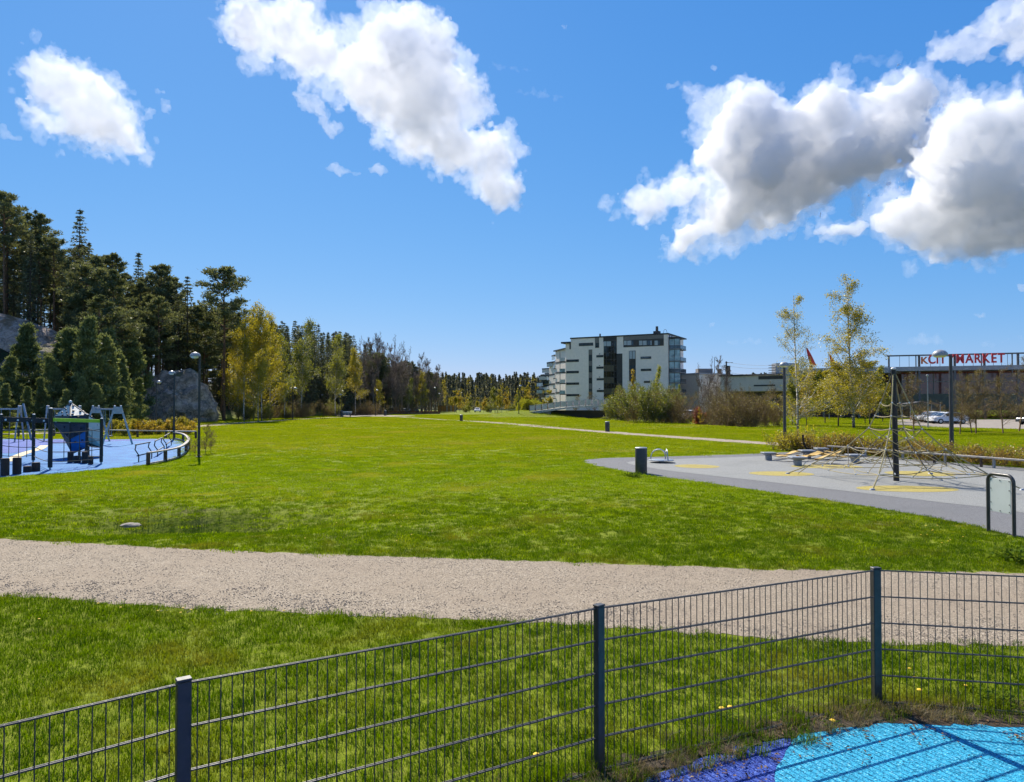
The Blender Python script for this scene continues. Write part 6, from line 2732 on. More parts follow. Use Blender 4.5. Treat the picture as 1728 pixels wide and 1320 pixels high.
lamp(P(1324.5, 760), zat(617, 36.3), 'straight lamp post with grey dome at the back of the grey playground', 0, M_POLE_B, .085, .24, 0)
lamp(at(1605, 33.5), zat(600, 33.5), 'brown lamp post with dome turned left, in front of the car park', -1, M_POLE_B, .10, .34, .50)
lamp(P(335.5, 772), zat(601, 31.4), 'tall dark lamp post nearest the curved timber rail', -1, M_POLE, .06, .22, .20)
lamp(P(293.5, 741), zat(630, 48.4), 'dark lamp post behind the curved timber rail', -1, M_POLE, .07, .22, .18)
lamp(P(263.5, 723), zat(645, 70), 'dark lamp post by the path left of the boulder, dome turned right', 1, M_POLE, .08, .24, .24)
lamp(P(494, 708.5), zat(656, 112), 'lamp post on the grass by the path below the yellow birches', 1, M_POLE, .09, .30, .38)
far_lamps = [(541.5, 168, 667, 1, 'left lamp of the distant pair under the wood'), (549, 178, 669, 1, 'right lamp of the distant pair under the wood'), (572, 146, 666.5, 1, 'near lamp of the pair at the path junction'), (576, 150, 661, 1, 'taller lamp of the pair at the path junction'),
             (634, 155, 659, 1, 'lamp post at the right of the path junction'), (610, 190, 673, 1, 'small distant lamp post among the trees'), (736, 190, 655, -1, 'lamp post at the far tip of the wood'), (743, 215, 665, -1, 'lamp post beside the orange fence'),
             (875.5, 138, 652, 1, 'lamp post beside the domed willows')]
for px, d, tp, sd, lb in far_lamps:
    p = at(px, d)
    p.z = gz(p.x, p.y)
    lamp(p, zat(tp, d) - p.z, lb, sd, M_POLE, .085, .30, .30)
lamp(at(1565.5, 74), 5.4, 'thin grey lamp post beside the parked cars', 0, M_STEEL_D, .06, .12, 0)


# ------------------------------------------------------------------ cars
M_TYRE = pbr('tyre_rubber', (0.015, 0.015, 0.016), .85, .2, 20)
M_RIM = pbr('alloy_rim', (0.45, 0.46, 0.47), .35, .1, 10, metal=.8)
M_CARGL = glass_mat('car_glass', (0.02, 0.025, 0.03), .05)
M_HEADL = pbr('headlight_glass', (0.7, 0.72, 0.74), .15, .05)
M_TAILL = pbr('tail_light', (0.35, 0.01, 0.01), .25, .1)


def car(loc, rz, col, label, seed=0, group='cars in the car park'):
    root = thing('parked_car', loc, label, 'car', group, rz)
    paint = pbr('car_paint_%d' % (len(MATS)), col, .28, .05, 3, spec=.6)
    L, W, H = 4.3, 1.78, 1.46
    # body: side profile swept across with narrowing
    prof = [(-2.15, .35), (-2.15, .62), (-2.02, .78), (-1.25, .90), (-.55, 1.36), (.0, 1.46), (.85, 1.42), (1.75, 1.05), (2.08, .95), (2.15, .60), (2.12, .33)]
    bm = MB()
    n = len(prof)
    rows = []
    for yy, k in ((-W / 2, .0), (-W / 2 * .98, .03), (0, 0), (W / 2 * .98, .03), (W / 2, 0)):
        pass
    vs = []
    ys = [-1, -.985, .985, 1]
    for y in ys:
        for x, z in prof:
            tuck = max(0, (z - .85)) * .38
            inset = .03 if abs(y) == 1 else 0
            yw = (W / 2 - tuck) * (1 if abs(y) < 1 else 1.0) * (y if abs(y) < 1 else (1 if y > 0 else -1))
            zz = z if abs(y) < 1 else max(.34, z - .035)
            vs.append((x * (1 if abs(y) < 1 else .99), yw * (1.0 if abs(y) == 1 else .985), zz))
    fs = []
    for r_ in range(3):
        for i in range(n - 1):
            a = r_ * n + i
            fs.append((a, a + 1, a + n + 1, a + n))
        a = r_ * n
        fs.append((a + n - 1, a, a + n, a + 2 * n - 1))
    fs.append(tuple(range(n - 1, -1, -1)))
    fs.append(tuple(3 * n + i for i in range(n)))
    bm.add(vs, fs)
    body = bm.build('body', paint, root, smooth=True, local=True)
    g = MB()
    # windscreen and rear window, set proud
    g.add([(-1.22, -.72, .935), (-1.22, .72, .935), (-.60, .60, 1.345), (-.60, -.60, 1.345)], [(0, 1, 2, 3)])
    ws = MB()
    for quad, nm in (([(-1.20, -.70, .925), (-1.20, .70, .925), (-.60, .58, 1.335), (-.60, -.58, 1.335)], 'windscreen'), ([(1.72, .66, 1.085), (1.72, -.66, 1.085), (.92, -.58, 1.40), (.92, .58, 1.40)], 'rear_window')):
        q = [Vector(v) for v in quad]
        nr = (q[1] - q[0]).cross(q[2] - q[0]).normalized()
        if nr.z < 0:
            nr = -nr
        w = MB()
        w.add([v + nr * .02 for v in q] + [v - nr * .02 for v in q], [(0, 1, 2, 3), (7, 6, 5, 4), (0, 4, 5, 1), (1, 5, 6, 2), (2, 6, 7, 3), (3, 7, 4, 0)])
        w.build(nm, M_CARGL, root, local=True)
    for s in (-1, 1):
        for quad in ([(-.98, .93), (-.02, .95), (-.02, 1.37), (-.48, 1.30)], [(.06, .95), (1.35, 1.0), (.90, 1.33), (.06, 1.375)]):
            w = MB()
            o, i_ = [], []
            for x, z in quad:
                y = W / 2 - max(0, z - .85) * .38
                o.append((x, s * (y + .012), z))
                i_.append((x, s * (y - .03), z))
            w.add(o + i_, [(0, 1, 2, 3), (7, 6, 5, 4), (0, 4, 5, 1), (1, 5, 6, 2), (2, 6, 7, 3), (3, 7, 4, 0)])
            w.build('side_window', M_CARGL, root, local=True)
        for x in (-1.33, 1.30):
            t = MB()
            t.cyl((x, s * (W / 2 - .17), .32), (x, s * (W / 2 + .015), .32), .32, .32, 18)
            wh = t.build('wheel', M_TYRE, root, smooth=True, local=True)
            t = MB()
            t.cyl((x, s * (W / 2 + .01), .32), (x, s * (W / 2 + .03), .32), .20, .17, 12)
            t.build('rim', M_RIM, wh, local=True)
        t = MB()
        t.box((-2.06, s * .62, .68), (.20, .34, .14))
        t.build('headlight', M_HEADL, root, local=True, bevel=.02)
        t = MB()
        t.box((2.07, s * .66, .84), (.14, .26, .16))
        t.build('tail_light', M_TAILL, root, local=True, bevel=.02)
        t = MB()
        t.box((-.78, s * (W / 2 + .07), .98), (.12, .16, .11))
        t.build('mirror', paint, root, local=True, bevel=.02)
    return root


lot = [(1572, 88.0, (0.70, 0.71, 0.72), 'white hatchback parked nearest, at the front of the row'), (1567, 90.8, (0.45, 0.47, 0.50), 'silver car second in the parked row'), (1559, 93.6, (0.10, 0.11, 0.13), 'dark car third in the parked row'),
       (1552, 96.4, (0.62, 0.64, 0.66), 'pale car fourth in the parked row'), (1546, 99.2, (0.16, 0.17, 0.22), 'dark grey car fifth in the parked row'), (1542, 102.2, (0.25, 0.13, 0.10), 'reddish car at the far end of the parked row')]
for k, (px, d, col, lb) in enumerate(lot):
    p = at(px, d)
    car((p.x + 2.15 * math.cos(.10), p.y + .2, .01), -.06, col, lb)
p = at(1722, 84)
car((p.x + 2.0, p.y, .01), .15, (0.02, 0.022, 0.025), 'dark car parked alone at the right edge of the car park')
# distant cars under the wood and behind the bridge
for k, (px, d, col, lb) in enumerate(((512, 186, (0.62, 0.62, 0.62), 'white car under the trees far down the path'), (525, 192, (0.35, 0.03, 0.03), 'red car under the trees far down the path'), (664, 205, (0.03, 0.035, 0.04), 'dark car under the leafless trees'),
                                      (683, 210, (0.35, 0.36, 0.38), 'grey car under the leafless trees'), (697, 212, (0.04, 0.045, 0.055), 'dark car nearest the tip of the wood'), (806, 235, (0.7, 0.7, 0.7), 'white car on the far road left of the footbridge'), (1163, 120, (0.6, 0.6, 0.62), 'white car glimpsed between the thickets'))):
    p = gp(px, d)
    car((p.x, p.y, p.z + .05), .3 * k, col, lb, group='distant parked cars')

# trolley shelter roof behind the cars
p = at(1554, 106)
rt_ = thing('trolley_shelter', p, 'dark curved trolley shelter roof behind the parked cars', 'shelter')
m = MB()
N = 10
for i in range(N):
    a0, a1 = math.pi * i / N, math.pi * (i + 1) / N
    q = []
    for a in (a0, a1):
        x = -2.4 + 4.8 * (a / math.pi)
        q.append((p.x + x, 2.5 + .35 * math.sin(a)))
    m.add([(q[0][0], p.y - 1.3, q[0][1]), (q[1][0], p.y - 1.3, q[1][1]), (q[1][0], p.y + 1.3, q[1][1]), (q[0][0], p.y + 1.3, q[0][1]),
           (q[0][0], p.y - 1.3, q[0][1] - .08), (q[1][0], p.y - 1.3, q[1][1] - .08), (q[1][0], p.y + 1.3, q[1][1] - .08), (q[0][0], p.y + 1.3, q[0][1] - .08)],
          [(0, 1, 2, 3), (7, 6, 5, 4), (0, 4, 5, 1), (2, 6, 7, 3)])
m.build('roof', M_FACD, rt_)
for sx in (-2.2, 2.2):
    for sy in (-1.1, 1.1):
        m = MB()
        m.cyl((p.x + sx, p.y + sy, 0), (p.x + sx, p.y + sy, 2.55), .05, .05, 8)
        m.build('post', M_STEEL_D, rt_)

# ------------------------------------------------------------------ small far things
# orange site fence
a, b = at(739, 222), at(770, 218)
r_ = thing('orange_fence', (a + b) / 2, 'orange slatted construction fence beyond the tip of the wood', 'fence')
f = Facade(r_, a, b)
mo = pbr('orange_board', (0.62, 0.27, 0.05), .6, .12, 1)
mo2 = pbr('pale_orange_board', (0.62, 0.42, 0.24), .6, .12, 1)
z0 = gz(a.x, a.y)
for i in range(9):
    u0, u1 = f.L * i / 9 + .05, f.L * (i + 1) / 9 - .05
    f.slab('board', u0, u1, z0 + .3, z0 + 2.2, 0, .06, mo if i < 3 or i % 2 else mo2)
for i in range(10):
    u = f.L * i / 9
    f.slab('post', u - .06, u + .06, z0 - .1, z0 + 2.4, .05, .1, M_FACD)

# dark kerb hedge strip at the path junction
a, b = at(592, 166), at(742, 190)
r_ = thing('low_red_hedge', (a + b) / 2, 'long low reddish brown clipped hedge below the wood', 'hedge')
rr = np.random.default_rng(8)
n = 5200
t = rr.random(n)
C = np.stack([a.x + (b.x - a.x) * t, a.y + (b.y - a.y) * t + rr.uniform(-.5, .5, n), rr.uniform(0.0, .75, n)], 1) - np.array(r_.location)
link('foliage', leaf_mesh('foliage', C, .24, 8), leaf_mat('reddish_hedge_twigs', (0.07, 0.035, 0.025), (0.15, 0.08, 0.055), .2, gloss=0), r_)
m = MB()
m.beam(a + Vector((0, 0, .25)), b + Vector((0, 0, .25)), .5, .5)
m.build('stems', M_TWIG, r_)

# picnic bench and bin at the junction
p = at(585, 143)
r_ = thing('picnic_bench', p, 'white park bench at the path junction', 'bench')
m = MB()
for k in range(3):
    m.box((p.x, p.y - .2 + k * .16, .62), (2.0, .13, .05))
m.build('seat', pbr('white_bench_boards', (0.66, 0.66, 0.64), .6, .08), r_)
for s in (-.75, .75):
    m = MB()
    m.box((p.x + s, p.y - .04, .3), (.10, .55, .60))
    m.build('leg', M_FACD, r_)
m = MB()
m.box((p.x, p.y + .36, .95), (2.0, .05, .28))
m.build('backrest', MATS['white_bench_boards'], r_)
for px, d, lb in ((576.5, 141, 'dark litter bin beside the white bench at the path junction'), (650, 158, 'dark litter bin in front of the red hedge')):
    p = at(px, d)
    r_ = thing('litter_bin', p, lb, 'litter bin', 'round litter bins in the park')
    m = MB()
    m.lathe(p, [(.30, 0), (.31, 1.1), (.28, 1.15)], 14)
    m.build('body', M_ANTHR, r_, smooth=True)
    m = MB()
    m.lathe(p, [(.30, 1.152), (.28, 1.20), (.02, 1.22)], 14)
    m.build('lid', M_STEEL_D, r_, smooth=True)
# yellow bollard post near the bridge
p = at(840, 160)
p.z = gz(p.x, p.y)
r_ = thing('yellow_marker_post', p, 'tall thin yellow marker post left of the footbridge', 'post')
m = MB()
m.cyl(p, p + Vector((0, 0, 2.0)), .11, .11, 8)
m.build('shaft', pbr('yellow_marker_paint', (0.60, 0.42, 0.10), .6, .1), r_)
m = MB()
m.ball(p + Vector((0, 0, 2.0)), .12, 8, .6)
m.build('cap', M_CLAMP, r_)
# far road rail left of the bridge
a, b = at(826, 205), at(880, 190)
r_ = thing('road_guard_rail', (a + b) / 2, 'low grey guard rail on the far road left of the willows', 'guard rail')
f = Facade(r_, a, b)
f.slab('rail', 0, f.L, .9, 1.25, 0, .1, M_STEEL)
for i in range(6):
    f.slab('post', f.L * i / 5.2, f.L * i / 5.2 + .12, 0, .9, -.12, .1, M_STEEL_D)
# black bent hose-like pipe by the hedge
p = P(1360, 763)
r_ = thing('bent_pipe', p, 'short black bent pipe at the left end of the hedge', 'pipe')
m = MB()
m.tube([p + Vector((-.15, 0, .85)), p + Vector((-.12, 0, .5)), p + Vector((-.02, 0, .22)), p + Vector((.2, 0, .1)), p + Vector((.45, 0, .02))], .05, 8)
m.build('pipe', M_BLACKP, r_, smooth=True)

# ------------------------------------------------------------------ dandelions and weeds
M_DAND = pbr('dandelion_yellow', (0.75, 0.48, 0.01), .7, .12, 30)
M_STEMG = leaf_mat('weed_leaves', (0.05, 0.10, 0.012), (0.13, 0.19, 0.025), .4, gloss=0)


def dandelion(p, h, label):
    r_ = thing('dandelion', p, label, 'flower', 'dandelions near the fence')
    p = Vector(p)
    m = MB()
    m.tube([p, p + Vector((.008, .004, h * .6)), p + Vector((.004, 0, h))], .0022, 5)
    m.build('stem', M_STEMG, r_)
    m = MB()
    c = p + Vector((.004, 0, h))
    m.lathe(c, [(.004, -.006), (.018, .0), (.021, .005), (.014, .011), (.003, .013)], 14)
    m.build('flower_head', M_DAND, r_, smooth=True)
    m = MB()
    for k in range(6):
        a = k * 1.05 + h * 50
        d = Vector((math.cos(a), math.sin(a), 0))
        s = Vector((-d.y, d.x, 0))
        m.add([p + d * .004, p + d * .05 + s * .011 + Vector((0, 0, .02)), p + d * .10 + Vector((0, 0, .015)), p + d * .05 - s * .011 + Vector((0, 0, .02))], [(0, 1, 2, 3)])
    m.build('leaf_rosette', M_STEMG, r_)


for px, py, h, lb in ((1217, 1212, .07, 'left dandelion of the pair behind the middle fence panel'), (1231, 1210, .07, 'right dandelion of the pair behind the middle fence panel'), (1551, 1178, .06, 'dandelion just right of the right-hand fence post'),
                      (904, 1290, .06, 'dandelion low at the left of the middle fence post'), (1404, 1224, .03, 'yellow flower lying at the edge of the turquoise rubber')):
    dandelion(P(px, py), h, lb)


def far_dandelions():
    r = np.random.default_rng(12)
    me = bpy.data.meshes.new('d')
    m = MB()
    m.lathe((0, 0, 0), [(.004, .038), (.013, .042), (.013, .046), (.003, .05)], 8)
    pm = m.mesh('flower_patch')
    pm.materials.append(M_DAND)
    pr = bpy.data.objects.new('flower_patch', pm)
    pts = []
    for (px, py, sx, sy, n) in ((990, 738, 60, 8, 60), (250, 885, 90, 8, 22), (1050, 830, 200, 30, 20), (600, 880, 300, 40, 18), (1580, 905, 60, 15, 10), (400, 1035, 200, 4, 8), (1560, 1150, 100, 30, 3), (150, 1030, 120, 20, 3)):
        for _ in range(n):
            q = P(px + r.normal() * sx * .5, py + r.normal() * sy * .5)
            pts.append((q.x, q.y, gz(q.x, q.y)))
    pts = np.array(pts)
    keep = ~in_poly(pts, GPATH) & ~in_poly(pts, GREY_P) & ~in_poly(pts, BLUE_P) & ~in_poly(pts, SOIL_P) & ~in_poly(pts, RUB_P)
    pts = pts[keep]
    sc_ = 1.0 + np.clip((pts[:, 1] - 20) / 25, 0, 1.8)
    scatter('scattered_dandelions', pts, r.uniform(0, 6.28, len(pts)), sc_, np.zeros(len(pts)), [pr], 'small yellow dandelions scattered over the lawn', 'flowers')


far_dandelions()


def weeds():
    r = np.random.default_rng(31)
    C = r.normal(size=(260, 3)) * np.array([.14, .12, .05]) + np.array([0, 0, .09])
    C[:, 2] = np.abs(C[:, 2])
    for (px, py, s, lb) in ((1722, 948, 1.3, 'pale leafy weed clump at the right edge of the lawn'), (1690, 1190, .55, 'leafy weed behind the right-hand fence panel'), (1070, 806, 1.0, 'green weeds at the foot of the near litter bin')):
        p = P(px, py)
        segs = [(np.array([0, 0, 0.]), c * np.array([1, 1, .9]), .004, .002) for c in C[:40]]
        pr = proto('weed', seg_mesh('stems', segs, 3), leaf_mesh('foliage', C, .055, px), M_STEMG, M_STEMG)
        plant(pr, p, s, 0, lb, 'weed')


weeds()
def vnoise(p):
    """value noise on arrays, -1..1"""
    i = np.floor(p).astype(np.int64)
    f = p - i
    f = f * f * (3 - 2 * f)

    def h(a, b, c):
        n = (a * 374761393 + b * 668265263 + c * 2147483647) & 0xffffffff
        n = ((n ^ (n >> 13)) * 1274126177) & 0xffffffff
        return ((n ^ (n >> 16)) & 0xffff) / 32767.5 - 1
    r = 0
    for dx in (0, 1):
        for dy in (0, 1):
            for dz in (0, 1):
                w = (f[:, 0] if dx else 1 - f[:, 0]) * (f[:, 1] if dy else 1 - f[:, 1]) * (f[:, 2] if dz else 1 - f[:, 2])
                r = r + w * h(i[:, 0] + dx, i[:, 1] + dy, i[:, 2] + dz)
    return r


def fnoise(p, octaves=4):
    r, a = 0, 1.0
    for k in range(octaves):
        r = r + a * vnoise(p * 2.03 ** k + 17.3 * k)
        a *= .55
    return r


# ------------------------------------------------------------------ clouds (real volumes, 1.5 km away)
def cloud_mesh(name, blobs, dist, voxel, seed, mat, label, lv1=26, lv2=10, squash=0.8, fringe=0.0, rough=1.0, group='clouds in the sky', veil=0.0):
    """blobs: (px, py, rx, ry, rot) outlines in the sky at the given distance; grown into billows and remeshed"""
    rs = random.Random(seed)
    c0 = None
    balls = []
    for b in blobs:
        px, py, rx, ry = b[:4]
        rot = b[4] if len(b) > 4 else 0
        d = pix_dir(px, py)
        r_m = dist / F_PX * d.y
        c = d * dist
        right = Vector((0, 0, 1)).cross(-d).normalized()
        up = (-d).cross(right).normalized() * -1
        if up.z < 0:
            up = -up
        right = d.cross(up).normalized()
        a = RAD(-rot)
        e1 = right * math.cos(a) + up * math.sin(a)
        e2 = -right * math.sin(a) + up * math.cos(a)
        R1, R2 = rx * r_m, ry * r_m
        R3 = min(R1, R2) * squash
        big = max(R1, R2)
        small = min(R1, R2)
        # fill the ellipsoid with balls
        n = max(3, int(lv1 * big / small * 0.6))
        kids = []
        for i in range(n):
            while True:
                q = Vector((rs.uniform(-1, 1), rs.uniform(-1, 1), rs.uniform(-1, 1)))
                if q.length < 1:
                    break
            r = small * rs.uniform(0.28, 0.5)
            q = q * (1 - 0.42 * small / big if False else 0.78)
            p = c + e1 * (q.x * max(R1 - r * .5, r * .2)) + e2 * (q.y * max(R2 - r * .5, r * .2)) + d * (q.z * R3)
            kids.append((p, r))
        for i in range(int(n * fringe)):          # torn scraps round the rim
            a2 = rs.uniform(0, 6.28)
            k2 = rs.uniform(.92, 1.22)
            p = c + e1 * (R1 * k2 * math.cos(a2)) + e2 * (R2 * k2 * math.sin(a2)) + d * (rs.uniform(-.5, .5) * R3)
            balls.append((p, small * rs.uniform(.04, .13)))
        for p, r in kids:
            balls.append((p, r))
            for j in range(lv2):
                v = Vector((rs.gauss(0, 1), rs.gauss(0, 1), rs.gauss(0, 1) + .25)).normalized()
                r2 = r * rs.uniform(0.22, 0.45)
                p2 = p + v * r * rs.uniform(.8, 1.05)
                balls.append((p2, r2))
                if r2 > voxel * 1.4:
                    for k in range(2):
                        v3 = (v + Vector((rs.gauss(0, 1), rs.gauss(0, 1), rs.gauss(0, 1))) * .7).normalized()
                        balls.append((p2 + v3 * r2 * 1.0, r2 * rs.uniform(.35, .55)))
    bmx = bmesh.new()
    bmesh.ops.create_icosphere(bmx, subdivisions=2, radius=1)
    vs = np.array([v.co[:] for v in bmx.verts])
    fs = np.array([[v.index for v in f.verts] for f in bmx.faces])
    bmx.free()
    P = np.array([b[0][:] for b in balls])
    Rr = np.array([b[1] for b in balls])
    V = (vs[None] * Rr[:, None, None] + P[:, None]).reshape(-1, 3)
    F = (fs[None] + (np.arange(len(balls)) * len(vs))[:, None, None]).reshape(-1, 3)
    me = bpy.data.meshes.new(name)
    me.vertices.add(len(V)); me.vertices.foreach_set('co', V.ravel())
    me.loops.add(F.size); me.loops.foreach_set('vertex_index', F.ravel().astype(np.int32))
    me.polygons.add(len(F)); me.polygons.foreach_set('loop_start', (np.arange(len(F)) * 3).astype(np.int32))
    me.update()
    o = bpy.data.objects.new(name, me)
    COL.objects.link(o)
    md = o.modifiers.new('r', 'REMESH')
    md.mode = 'VOXEL'
    md.voxel_size = voxel
    dg = bpy.context.evaluated_depsgraph_get()
    m2 = bpy.data.meshes.new_from_object(o.evaluated_get(dg))
    o.modifiers.clear()
    o.data = m2
    bpy.data.meshes.remove(me)
    # break the ball outlines up with fractal displacement
    nv = len(m2.vertices)
    co = np.empty(nv * 3); m2.vertices.foreach_get('co', co); co = co.reshape(-1, 3)
    no = np.empty(nv * 3); m2.vertex_normals.foreach_get('vector', no); no = no.reshape(-1, 3)
    q = co / (voxel * 6)
    f = fnoise(q, 4)
    t3 = np.stack([vnoise(q * 2.3 + k * 57.1) for k in range(3)], 1)
    out = co + no * (f * voxel * 1.5 * rough)[:, None] + t3 * (voxel * 1.6 * rough)
    m2.vertices.foreach_set('co', out.ravel())
    m2.update()
    o.data = m2                                   # remesh once more: a clean closed skin without self-crossings
    md = o.modifiers.new('r', 'REMESH')
    md.mode = 'VOXEL'
    md.voxel_size = voxel * .74
    dg = bpy.context.evaluated_depsgraph_get()
    m3 = bpy.data.meshes.new_from_object(o.evaluated_get(dg))
    o.modifiers.clear()
    o.data = m3
    bpy.data.meshes.remove(m2)
    m2 = m3
    nv = len(m2.vertices)
    out = np.empty(nv * 3); m2.vertices.foreach_get('co', out); out = out.reshape(-1, 3)
    no = np.empty(nv * 3); m2.vertex_normals.foreach_get('vector', no); no = no.reshape(-1, 3)
    hsh = vnoise(out / (voxel * 1.7)) + .6 * vnoise(out / (voxel * .8) + 31.7)
    out = out + no * (hsh * voxel * .62 * rough)[:, None]
    m2.polygons.foreach_set('use_smooth', np.ones(len(m2.polygons), dtype=bool))
    m2.update()
    ctr = out.mean(axis=0)
    m2.vertices.foreach_set('co', (out - ctr).ravel())
    o.location = ctr
    m2.materials.clear(); m2.materials.append(mat)
    o['label'] = label
    o['category'] = 'cloud'
    o['group'] = group
    if veil:                                      # thin ragged vapour that feathers the rim
        vo = cloud_mesh('veil', [(b[0], b[1], b[2] * 1.10 + 3, b[3] * 1.12 + 3) + tuple(b[4:5]) for b in blobs], dist, voxel * 1.15, seed + 500,
                        cloud_mat('veil_vapour_%d' % seed, veil, .2), '', lv1=lv1, lv2=lv2 + 5, squash=squash * .8, fringe=.3, rough=2.6)
        for k in ('label', 'category', 'group'):
            del vo[k]
        vo.location = vo.location - o.location
        vo.parent = o
    return o


def cloud_mat(name, dens, g=0.55, alb=(0.995, 0.996, 1.0)):
    m = bpy.data.materials.new(name)
    m.use_nodes = True
    nt = m.node_tree
    nt.nodes.clear()
    out = nt.nodes.new('ShaderNodeOutputMaterial')
    sc = nt.nodes.new('ShaderNodeVolumeScatter')
    sc.inputs['Color'].default_value = (*alb, 1)
    sc.inputs['Density'].default_value = dens
    sc.inputs['Anisotropy'].default_value = g
    nt.links.new(sc.outputs[0], out.inputs['Volume'])
    return m



scene.cycles.volume_bounces = 10
scene.cycles.max_bounces = 11
CM = cloud_mat('cumulus_vapour', 0.040, 0.18, (0.997, 0.998, 0.9995))
CM_N = cloud_mat('near_cumulus_vapour', 0.055, 0.18, (0.996, 0.997, 0.999))
CM_T = cloud_mat('torn_cloud_vapour', 0.020, 0.22, (0.996, 0.997, 0.999))
CM_W = cloud_mat('thin_cloud_vapour', 0.018, 0.1)
CM_C = cloud_mat('cirrus_vapour', 0.0035, 0.2)
cloud_mesh('cloud', [
    (1258, 205, 80, 58), (1232, 255, 50, 50), (1380, 192, 70, 48), (1300, 285, 105, 74, -12), (1415, 262, 118, 66, -8), (1500, 238, 76, 70),
    (1540, 162, 42, 42), (1486, 172, 46, 36), (1235, 356, 78, 44, -30), (1165, 396, 56, 22, -24), (1335, 338, 100, 36, -20)],
    1500, 4.2, 3, CM, 'huge grey hearted cumulus cloud right of the apartment block', lv1=30, fringe=.05, squash=1.0, veil=.009)
cloud_mesh('cloud', [
    (1592, 262, 48, 56), (1640, 212, 66, 54), (1712, 205, 80, 54), (1650, 295, 95, 78), (1740, 315, 110, 105), (1600, 380, 115, 42, 6), (1690, 395, 90, 40),
    (1605, 432, 50, 11), (1530, 362, 62, 36, -14), (1412, 384, 56, 13)],
    1000, 3.0, 7, CM_N, 'grey cumulus cloud cut by the right edge of the picture', lv1=30, fringe=.05, squash=1.0, veil=.012)
cloud_mesh('cloud', [(1100, 336, 62, 26, -5), (1152, 320, 40, 28), (1085, 366, 15, 22)], 1500, 4.0, 12, CM_T, 'small white cloud at the left tip of the huge cumulus', fringe=.15, veil=.009)
cloud_mesh('cloud', [
    (428, 42, 56, 50), (500, 58, 56, 58), (562, 98, 70, 46, 20), (690, 88, 88, 74), (718, 165, 92, 82), (636, 136, 66, 62),
    (744, 234, 78, 50, 20), (690, 226, 56, 34, 20), (830, 264, 46, 46), (838, 320, 40, 40)],
    1500, 4.2, 21, CM_T, 'long ragged white cloud high in the middle of the sky', lv1=26, fringe=.3, rough=1.5, veil=.009)
cloud_mesh('cloud', [(520, 170, 30, 16, 20), (545, 192, 26, 15, 60), (556, 213, 18, 7)], 1500, 3.6, 26, CM_W, 'torn cloud scrap below the long ragged cloud', fringe=.3, rough=1.6)
cloud_mesh('cloud', [(110, 142, 86, 42, 14), (150, 178, 86, 58, 32), (198, 220, 42, 36, 20), (78, 203, 60, 16, 24)], 1500, 4.0, 31, CM_T, 'white cloud above the hillside wood on the left', fringe=.25, rough=1.4, veil=.009)
cloud_mesh('cloud', [(16, 228, 18, 9), (8, 214, 6, 8)], 1500, 3.4, 33, CM_W, 'tiny cloud scrap at the left edge of the sky', fringe=.25)
cloud_mesh('cloud', [(255, 188, 13, 12, 20), (283, 178, 9, 13, -20), (272, 156, 8, 3, 30)], 1500, 3.2, 35, CM_W, 'pair of tiny cloud scraps right of the left-hand cloud', fringe=.3, rough=1.5)
cloud_mesh('cloud', [(570, 284, 26, 9, 8), (600, 291, 12, 3)], 1500, 3.2, 37, CM_W, 'left one of two small flat clouds under the ragged cloud', fringe=.25)
cloud_mesh('cloud', [(640, 285, 20, 7)], 1500, 3.2, 39, CM_W, 'right one of two small flat clouds under the ragged cloud', fringe=.25)
cloud_mesh('cloud', [(1592, 80, 34, 22), (1645, 72, 50, 26, -8), (1695, 42, 40, 52), (1738, 36, 50, 66)], 1400, 4.0, 41, CM_T, 'white cloud in the top right corner of the sky', fringe=.2, rough=1.6)
cloud_mesh('cloud', [(1132, 145, 20, 5, -12)], 1500, 3.0, 43, CM_W, 'wisp of cloud above the small white cloud', fringe=.3)
cloud_mesh('cloud', [(955, 44, 12, 5, 10)], 1500, 3.0, 45, CM_W, 'tiny wisp right of the long ragged cloud', fringe=.3)
cloud_mesh('cloud', [(1206, 113, 8, 5)], 1500, 3.0, 47, CM_W, 'tiny wisp above the huge cumulus', fringe=.3)
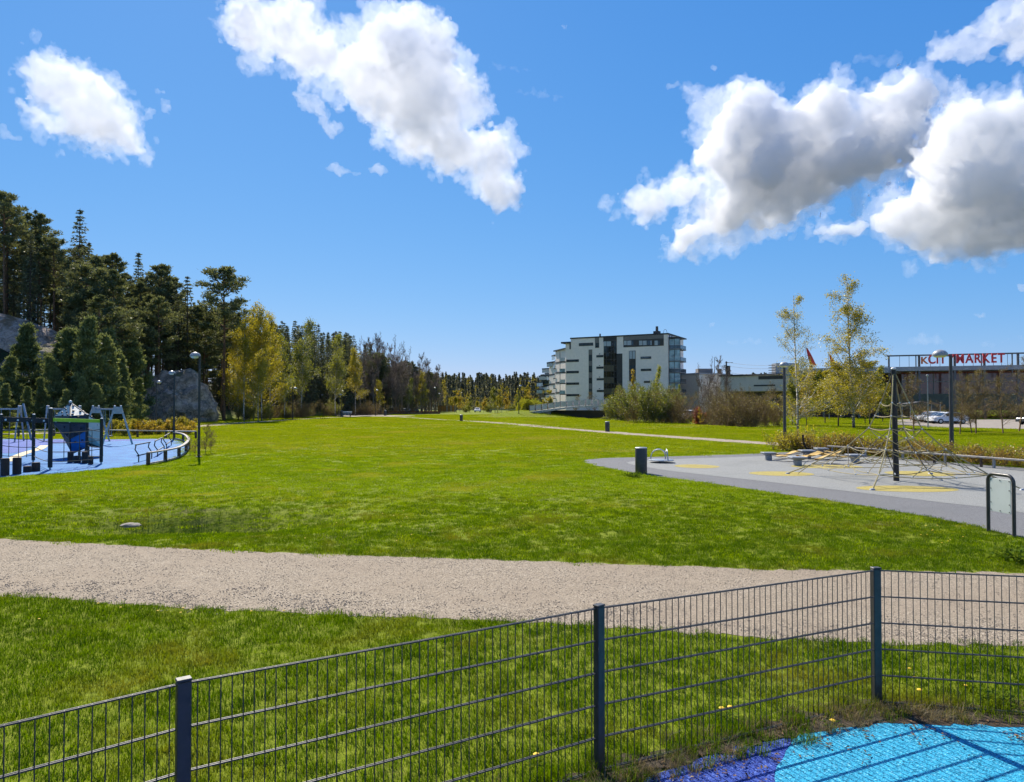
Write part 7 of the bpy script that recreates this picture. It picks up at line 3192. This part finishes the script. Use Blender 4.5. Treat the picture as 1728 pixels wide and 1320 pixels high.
cloud_mesh('cloud', [(1722, 480, 8, 7)], 1500, 3.0, 48, CM_W, 'tiny cloud under the right edge cumulus', fringe=.3)
cloud_mesh('cloud', [(1655, 530, 22, 4, 8)], 1600, 3.0, 49, CM_W, 'thin low cloud above the supermarket', fringe=.3)
cloud_mesh('cloud', [(1197, 546, 9, 5, 15)], 1600, 3.0, 50, CM_W, 'tiny low cloud right of the apartment block', fringe=.3)
for k, b in enumerate(((865, 114, 62, 5, 6), (915, 157, 70, 6, 4), (1475, 100, 62, 11, 18), (1560, 572, 36, 6, 0), (1690, 575, 44, 4, -4), (1265, 578, 60, 5, 0))):
    cloud_mesh('cirrus_streak', [b], 2200, 5.0, 60 + k, CM_C, ['upper faint cirrus streak right of the ragged cloud', 'lower faint cirrus streak right of the ragged cloud', 'faint cirrus fan above the huge cumulus', 'faint low cirrus left of the supermarket sign', 'faint low cirrus right above the supermarket sign', 'faint low cirrus above the long hall'][k],
               lv1=14, lv2=4, fringe=.15, rough=1.4, group='cirrus streaks')
# unseen cumulus added beside and behind the camera to brighten the shaded sides
rsb = random.Random(9)
for k in range(9):
    az_ = RAD([62, 95, 128, 160, 195, 228, 262, 292, 145][k])
    el_ = RAD([32, 24, 38, 26, 34, 28, 40, 30, 58][k])
    D = 1500
    c = Vector((math.sin(az_) * math.cos(el_), math.cos(az_) * math.cos(el_), math.sin(el_))) * D
    me = cloud_mesh('cloud', [(864, 400, 120, 70), (790, 430, 80, 50), (950, 420, 90, 55), (880, 350, 70, 50), (1010, 445, 60, 30)], D, 16.0, 80 + k, CM, ['added fill cloud to the right of the picture', 'low added fill cloud square to the right of the camera', 'high added fill cloud behind the right shoulder', 'low added fill cloud behind the camera to the right', 'added fill cloud straight behind the camera', 'low added fill cloud behind the left shoulder', 'high added fill cloud square to the left of the camera', 'added fill cloud to the left of the picture', 'added fill cloud nearly overhead behind the camera'][k], lv1=16, lv2=5, group='added fill clouds outside the picture')
    # turn it about the vertical axis to its own part of the sky
    me.location = c
    me.rotation_euler = (0, 0, -az_)
    me.scale = (2.3, 2.3, 1.7)
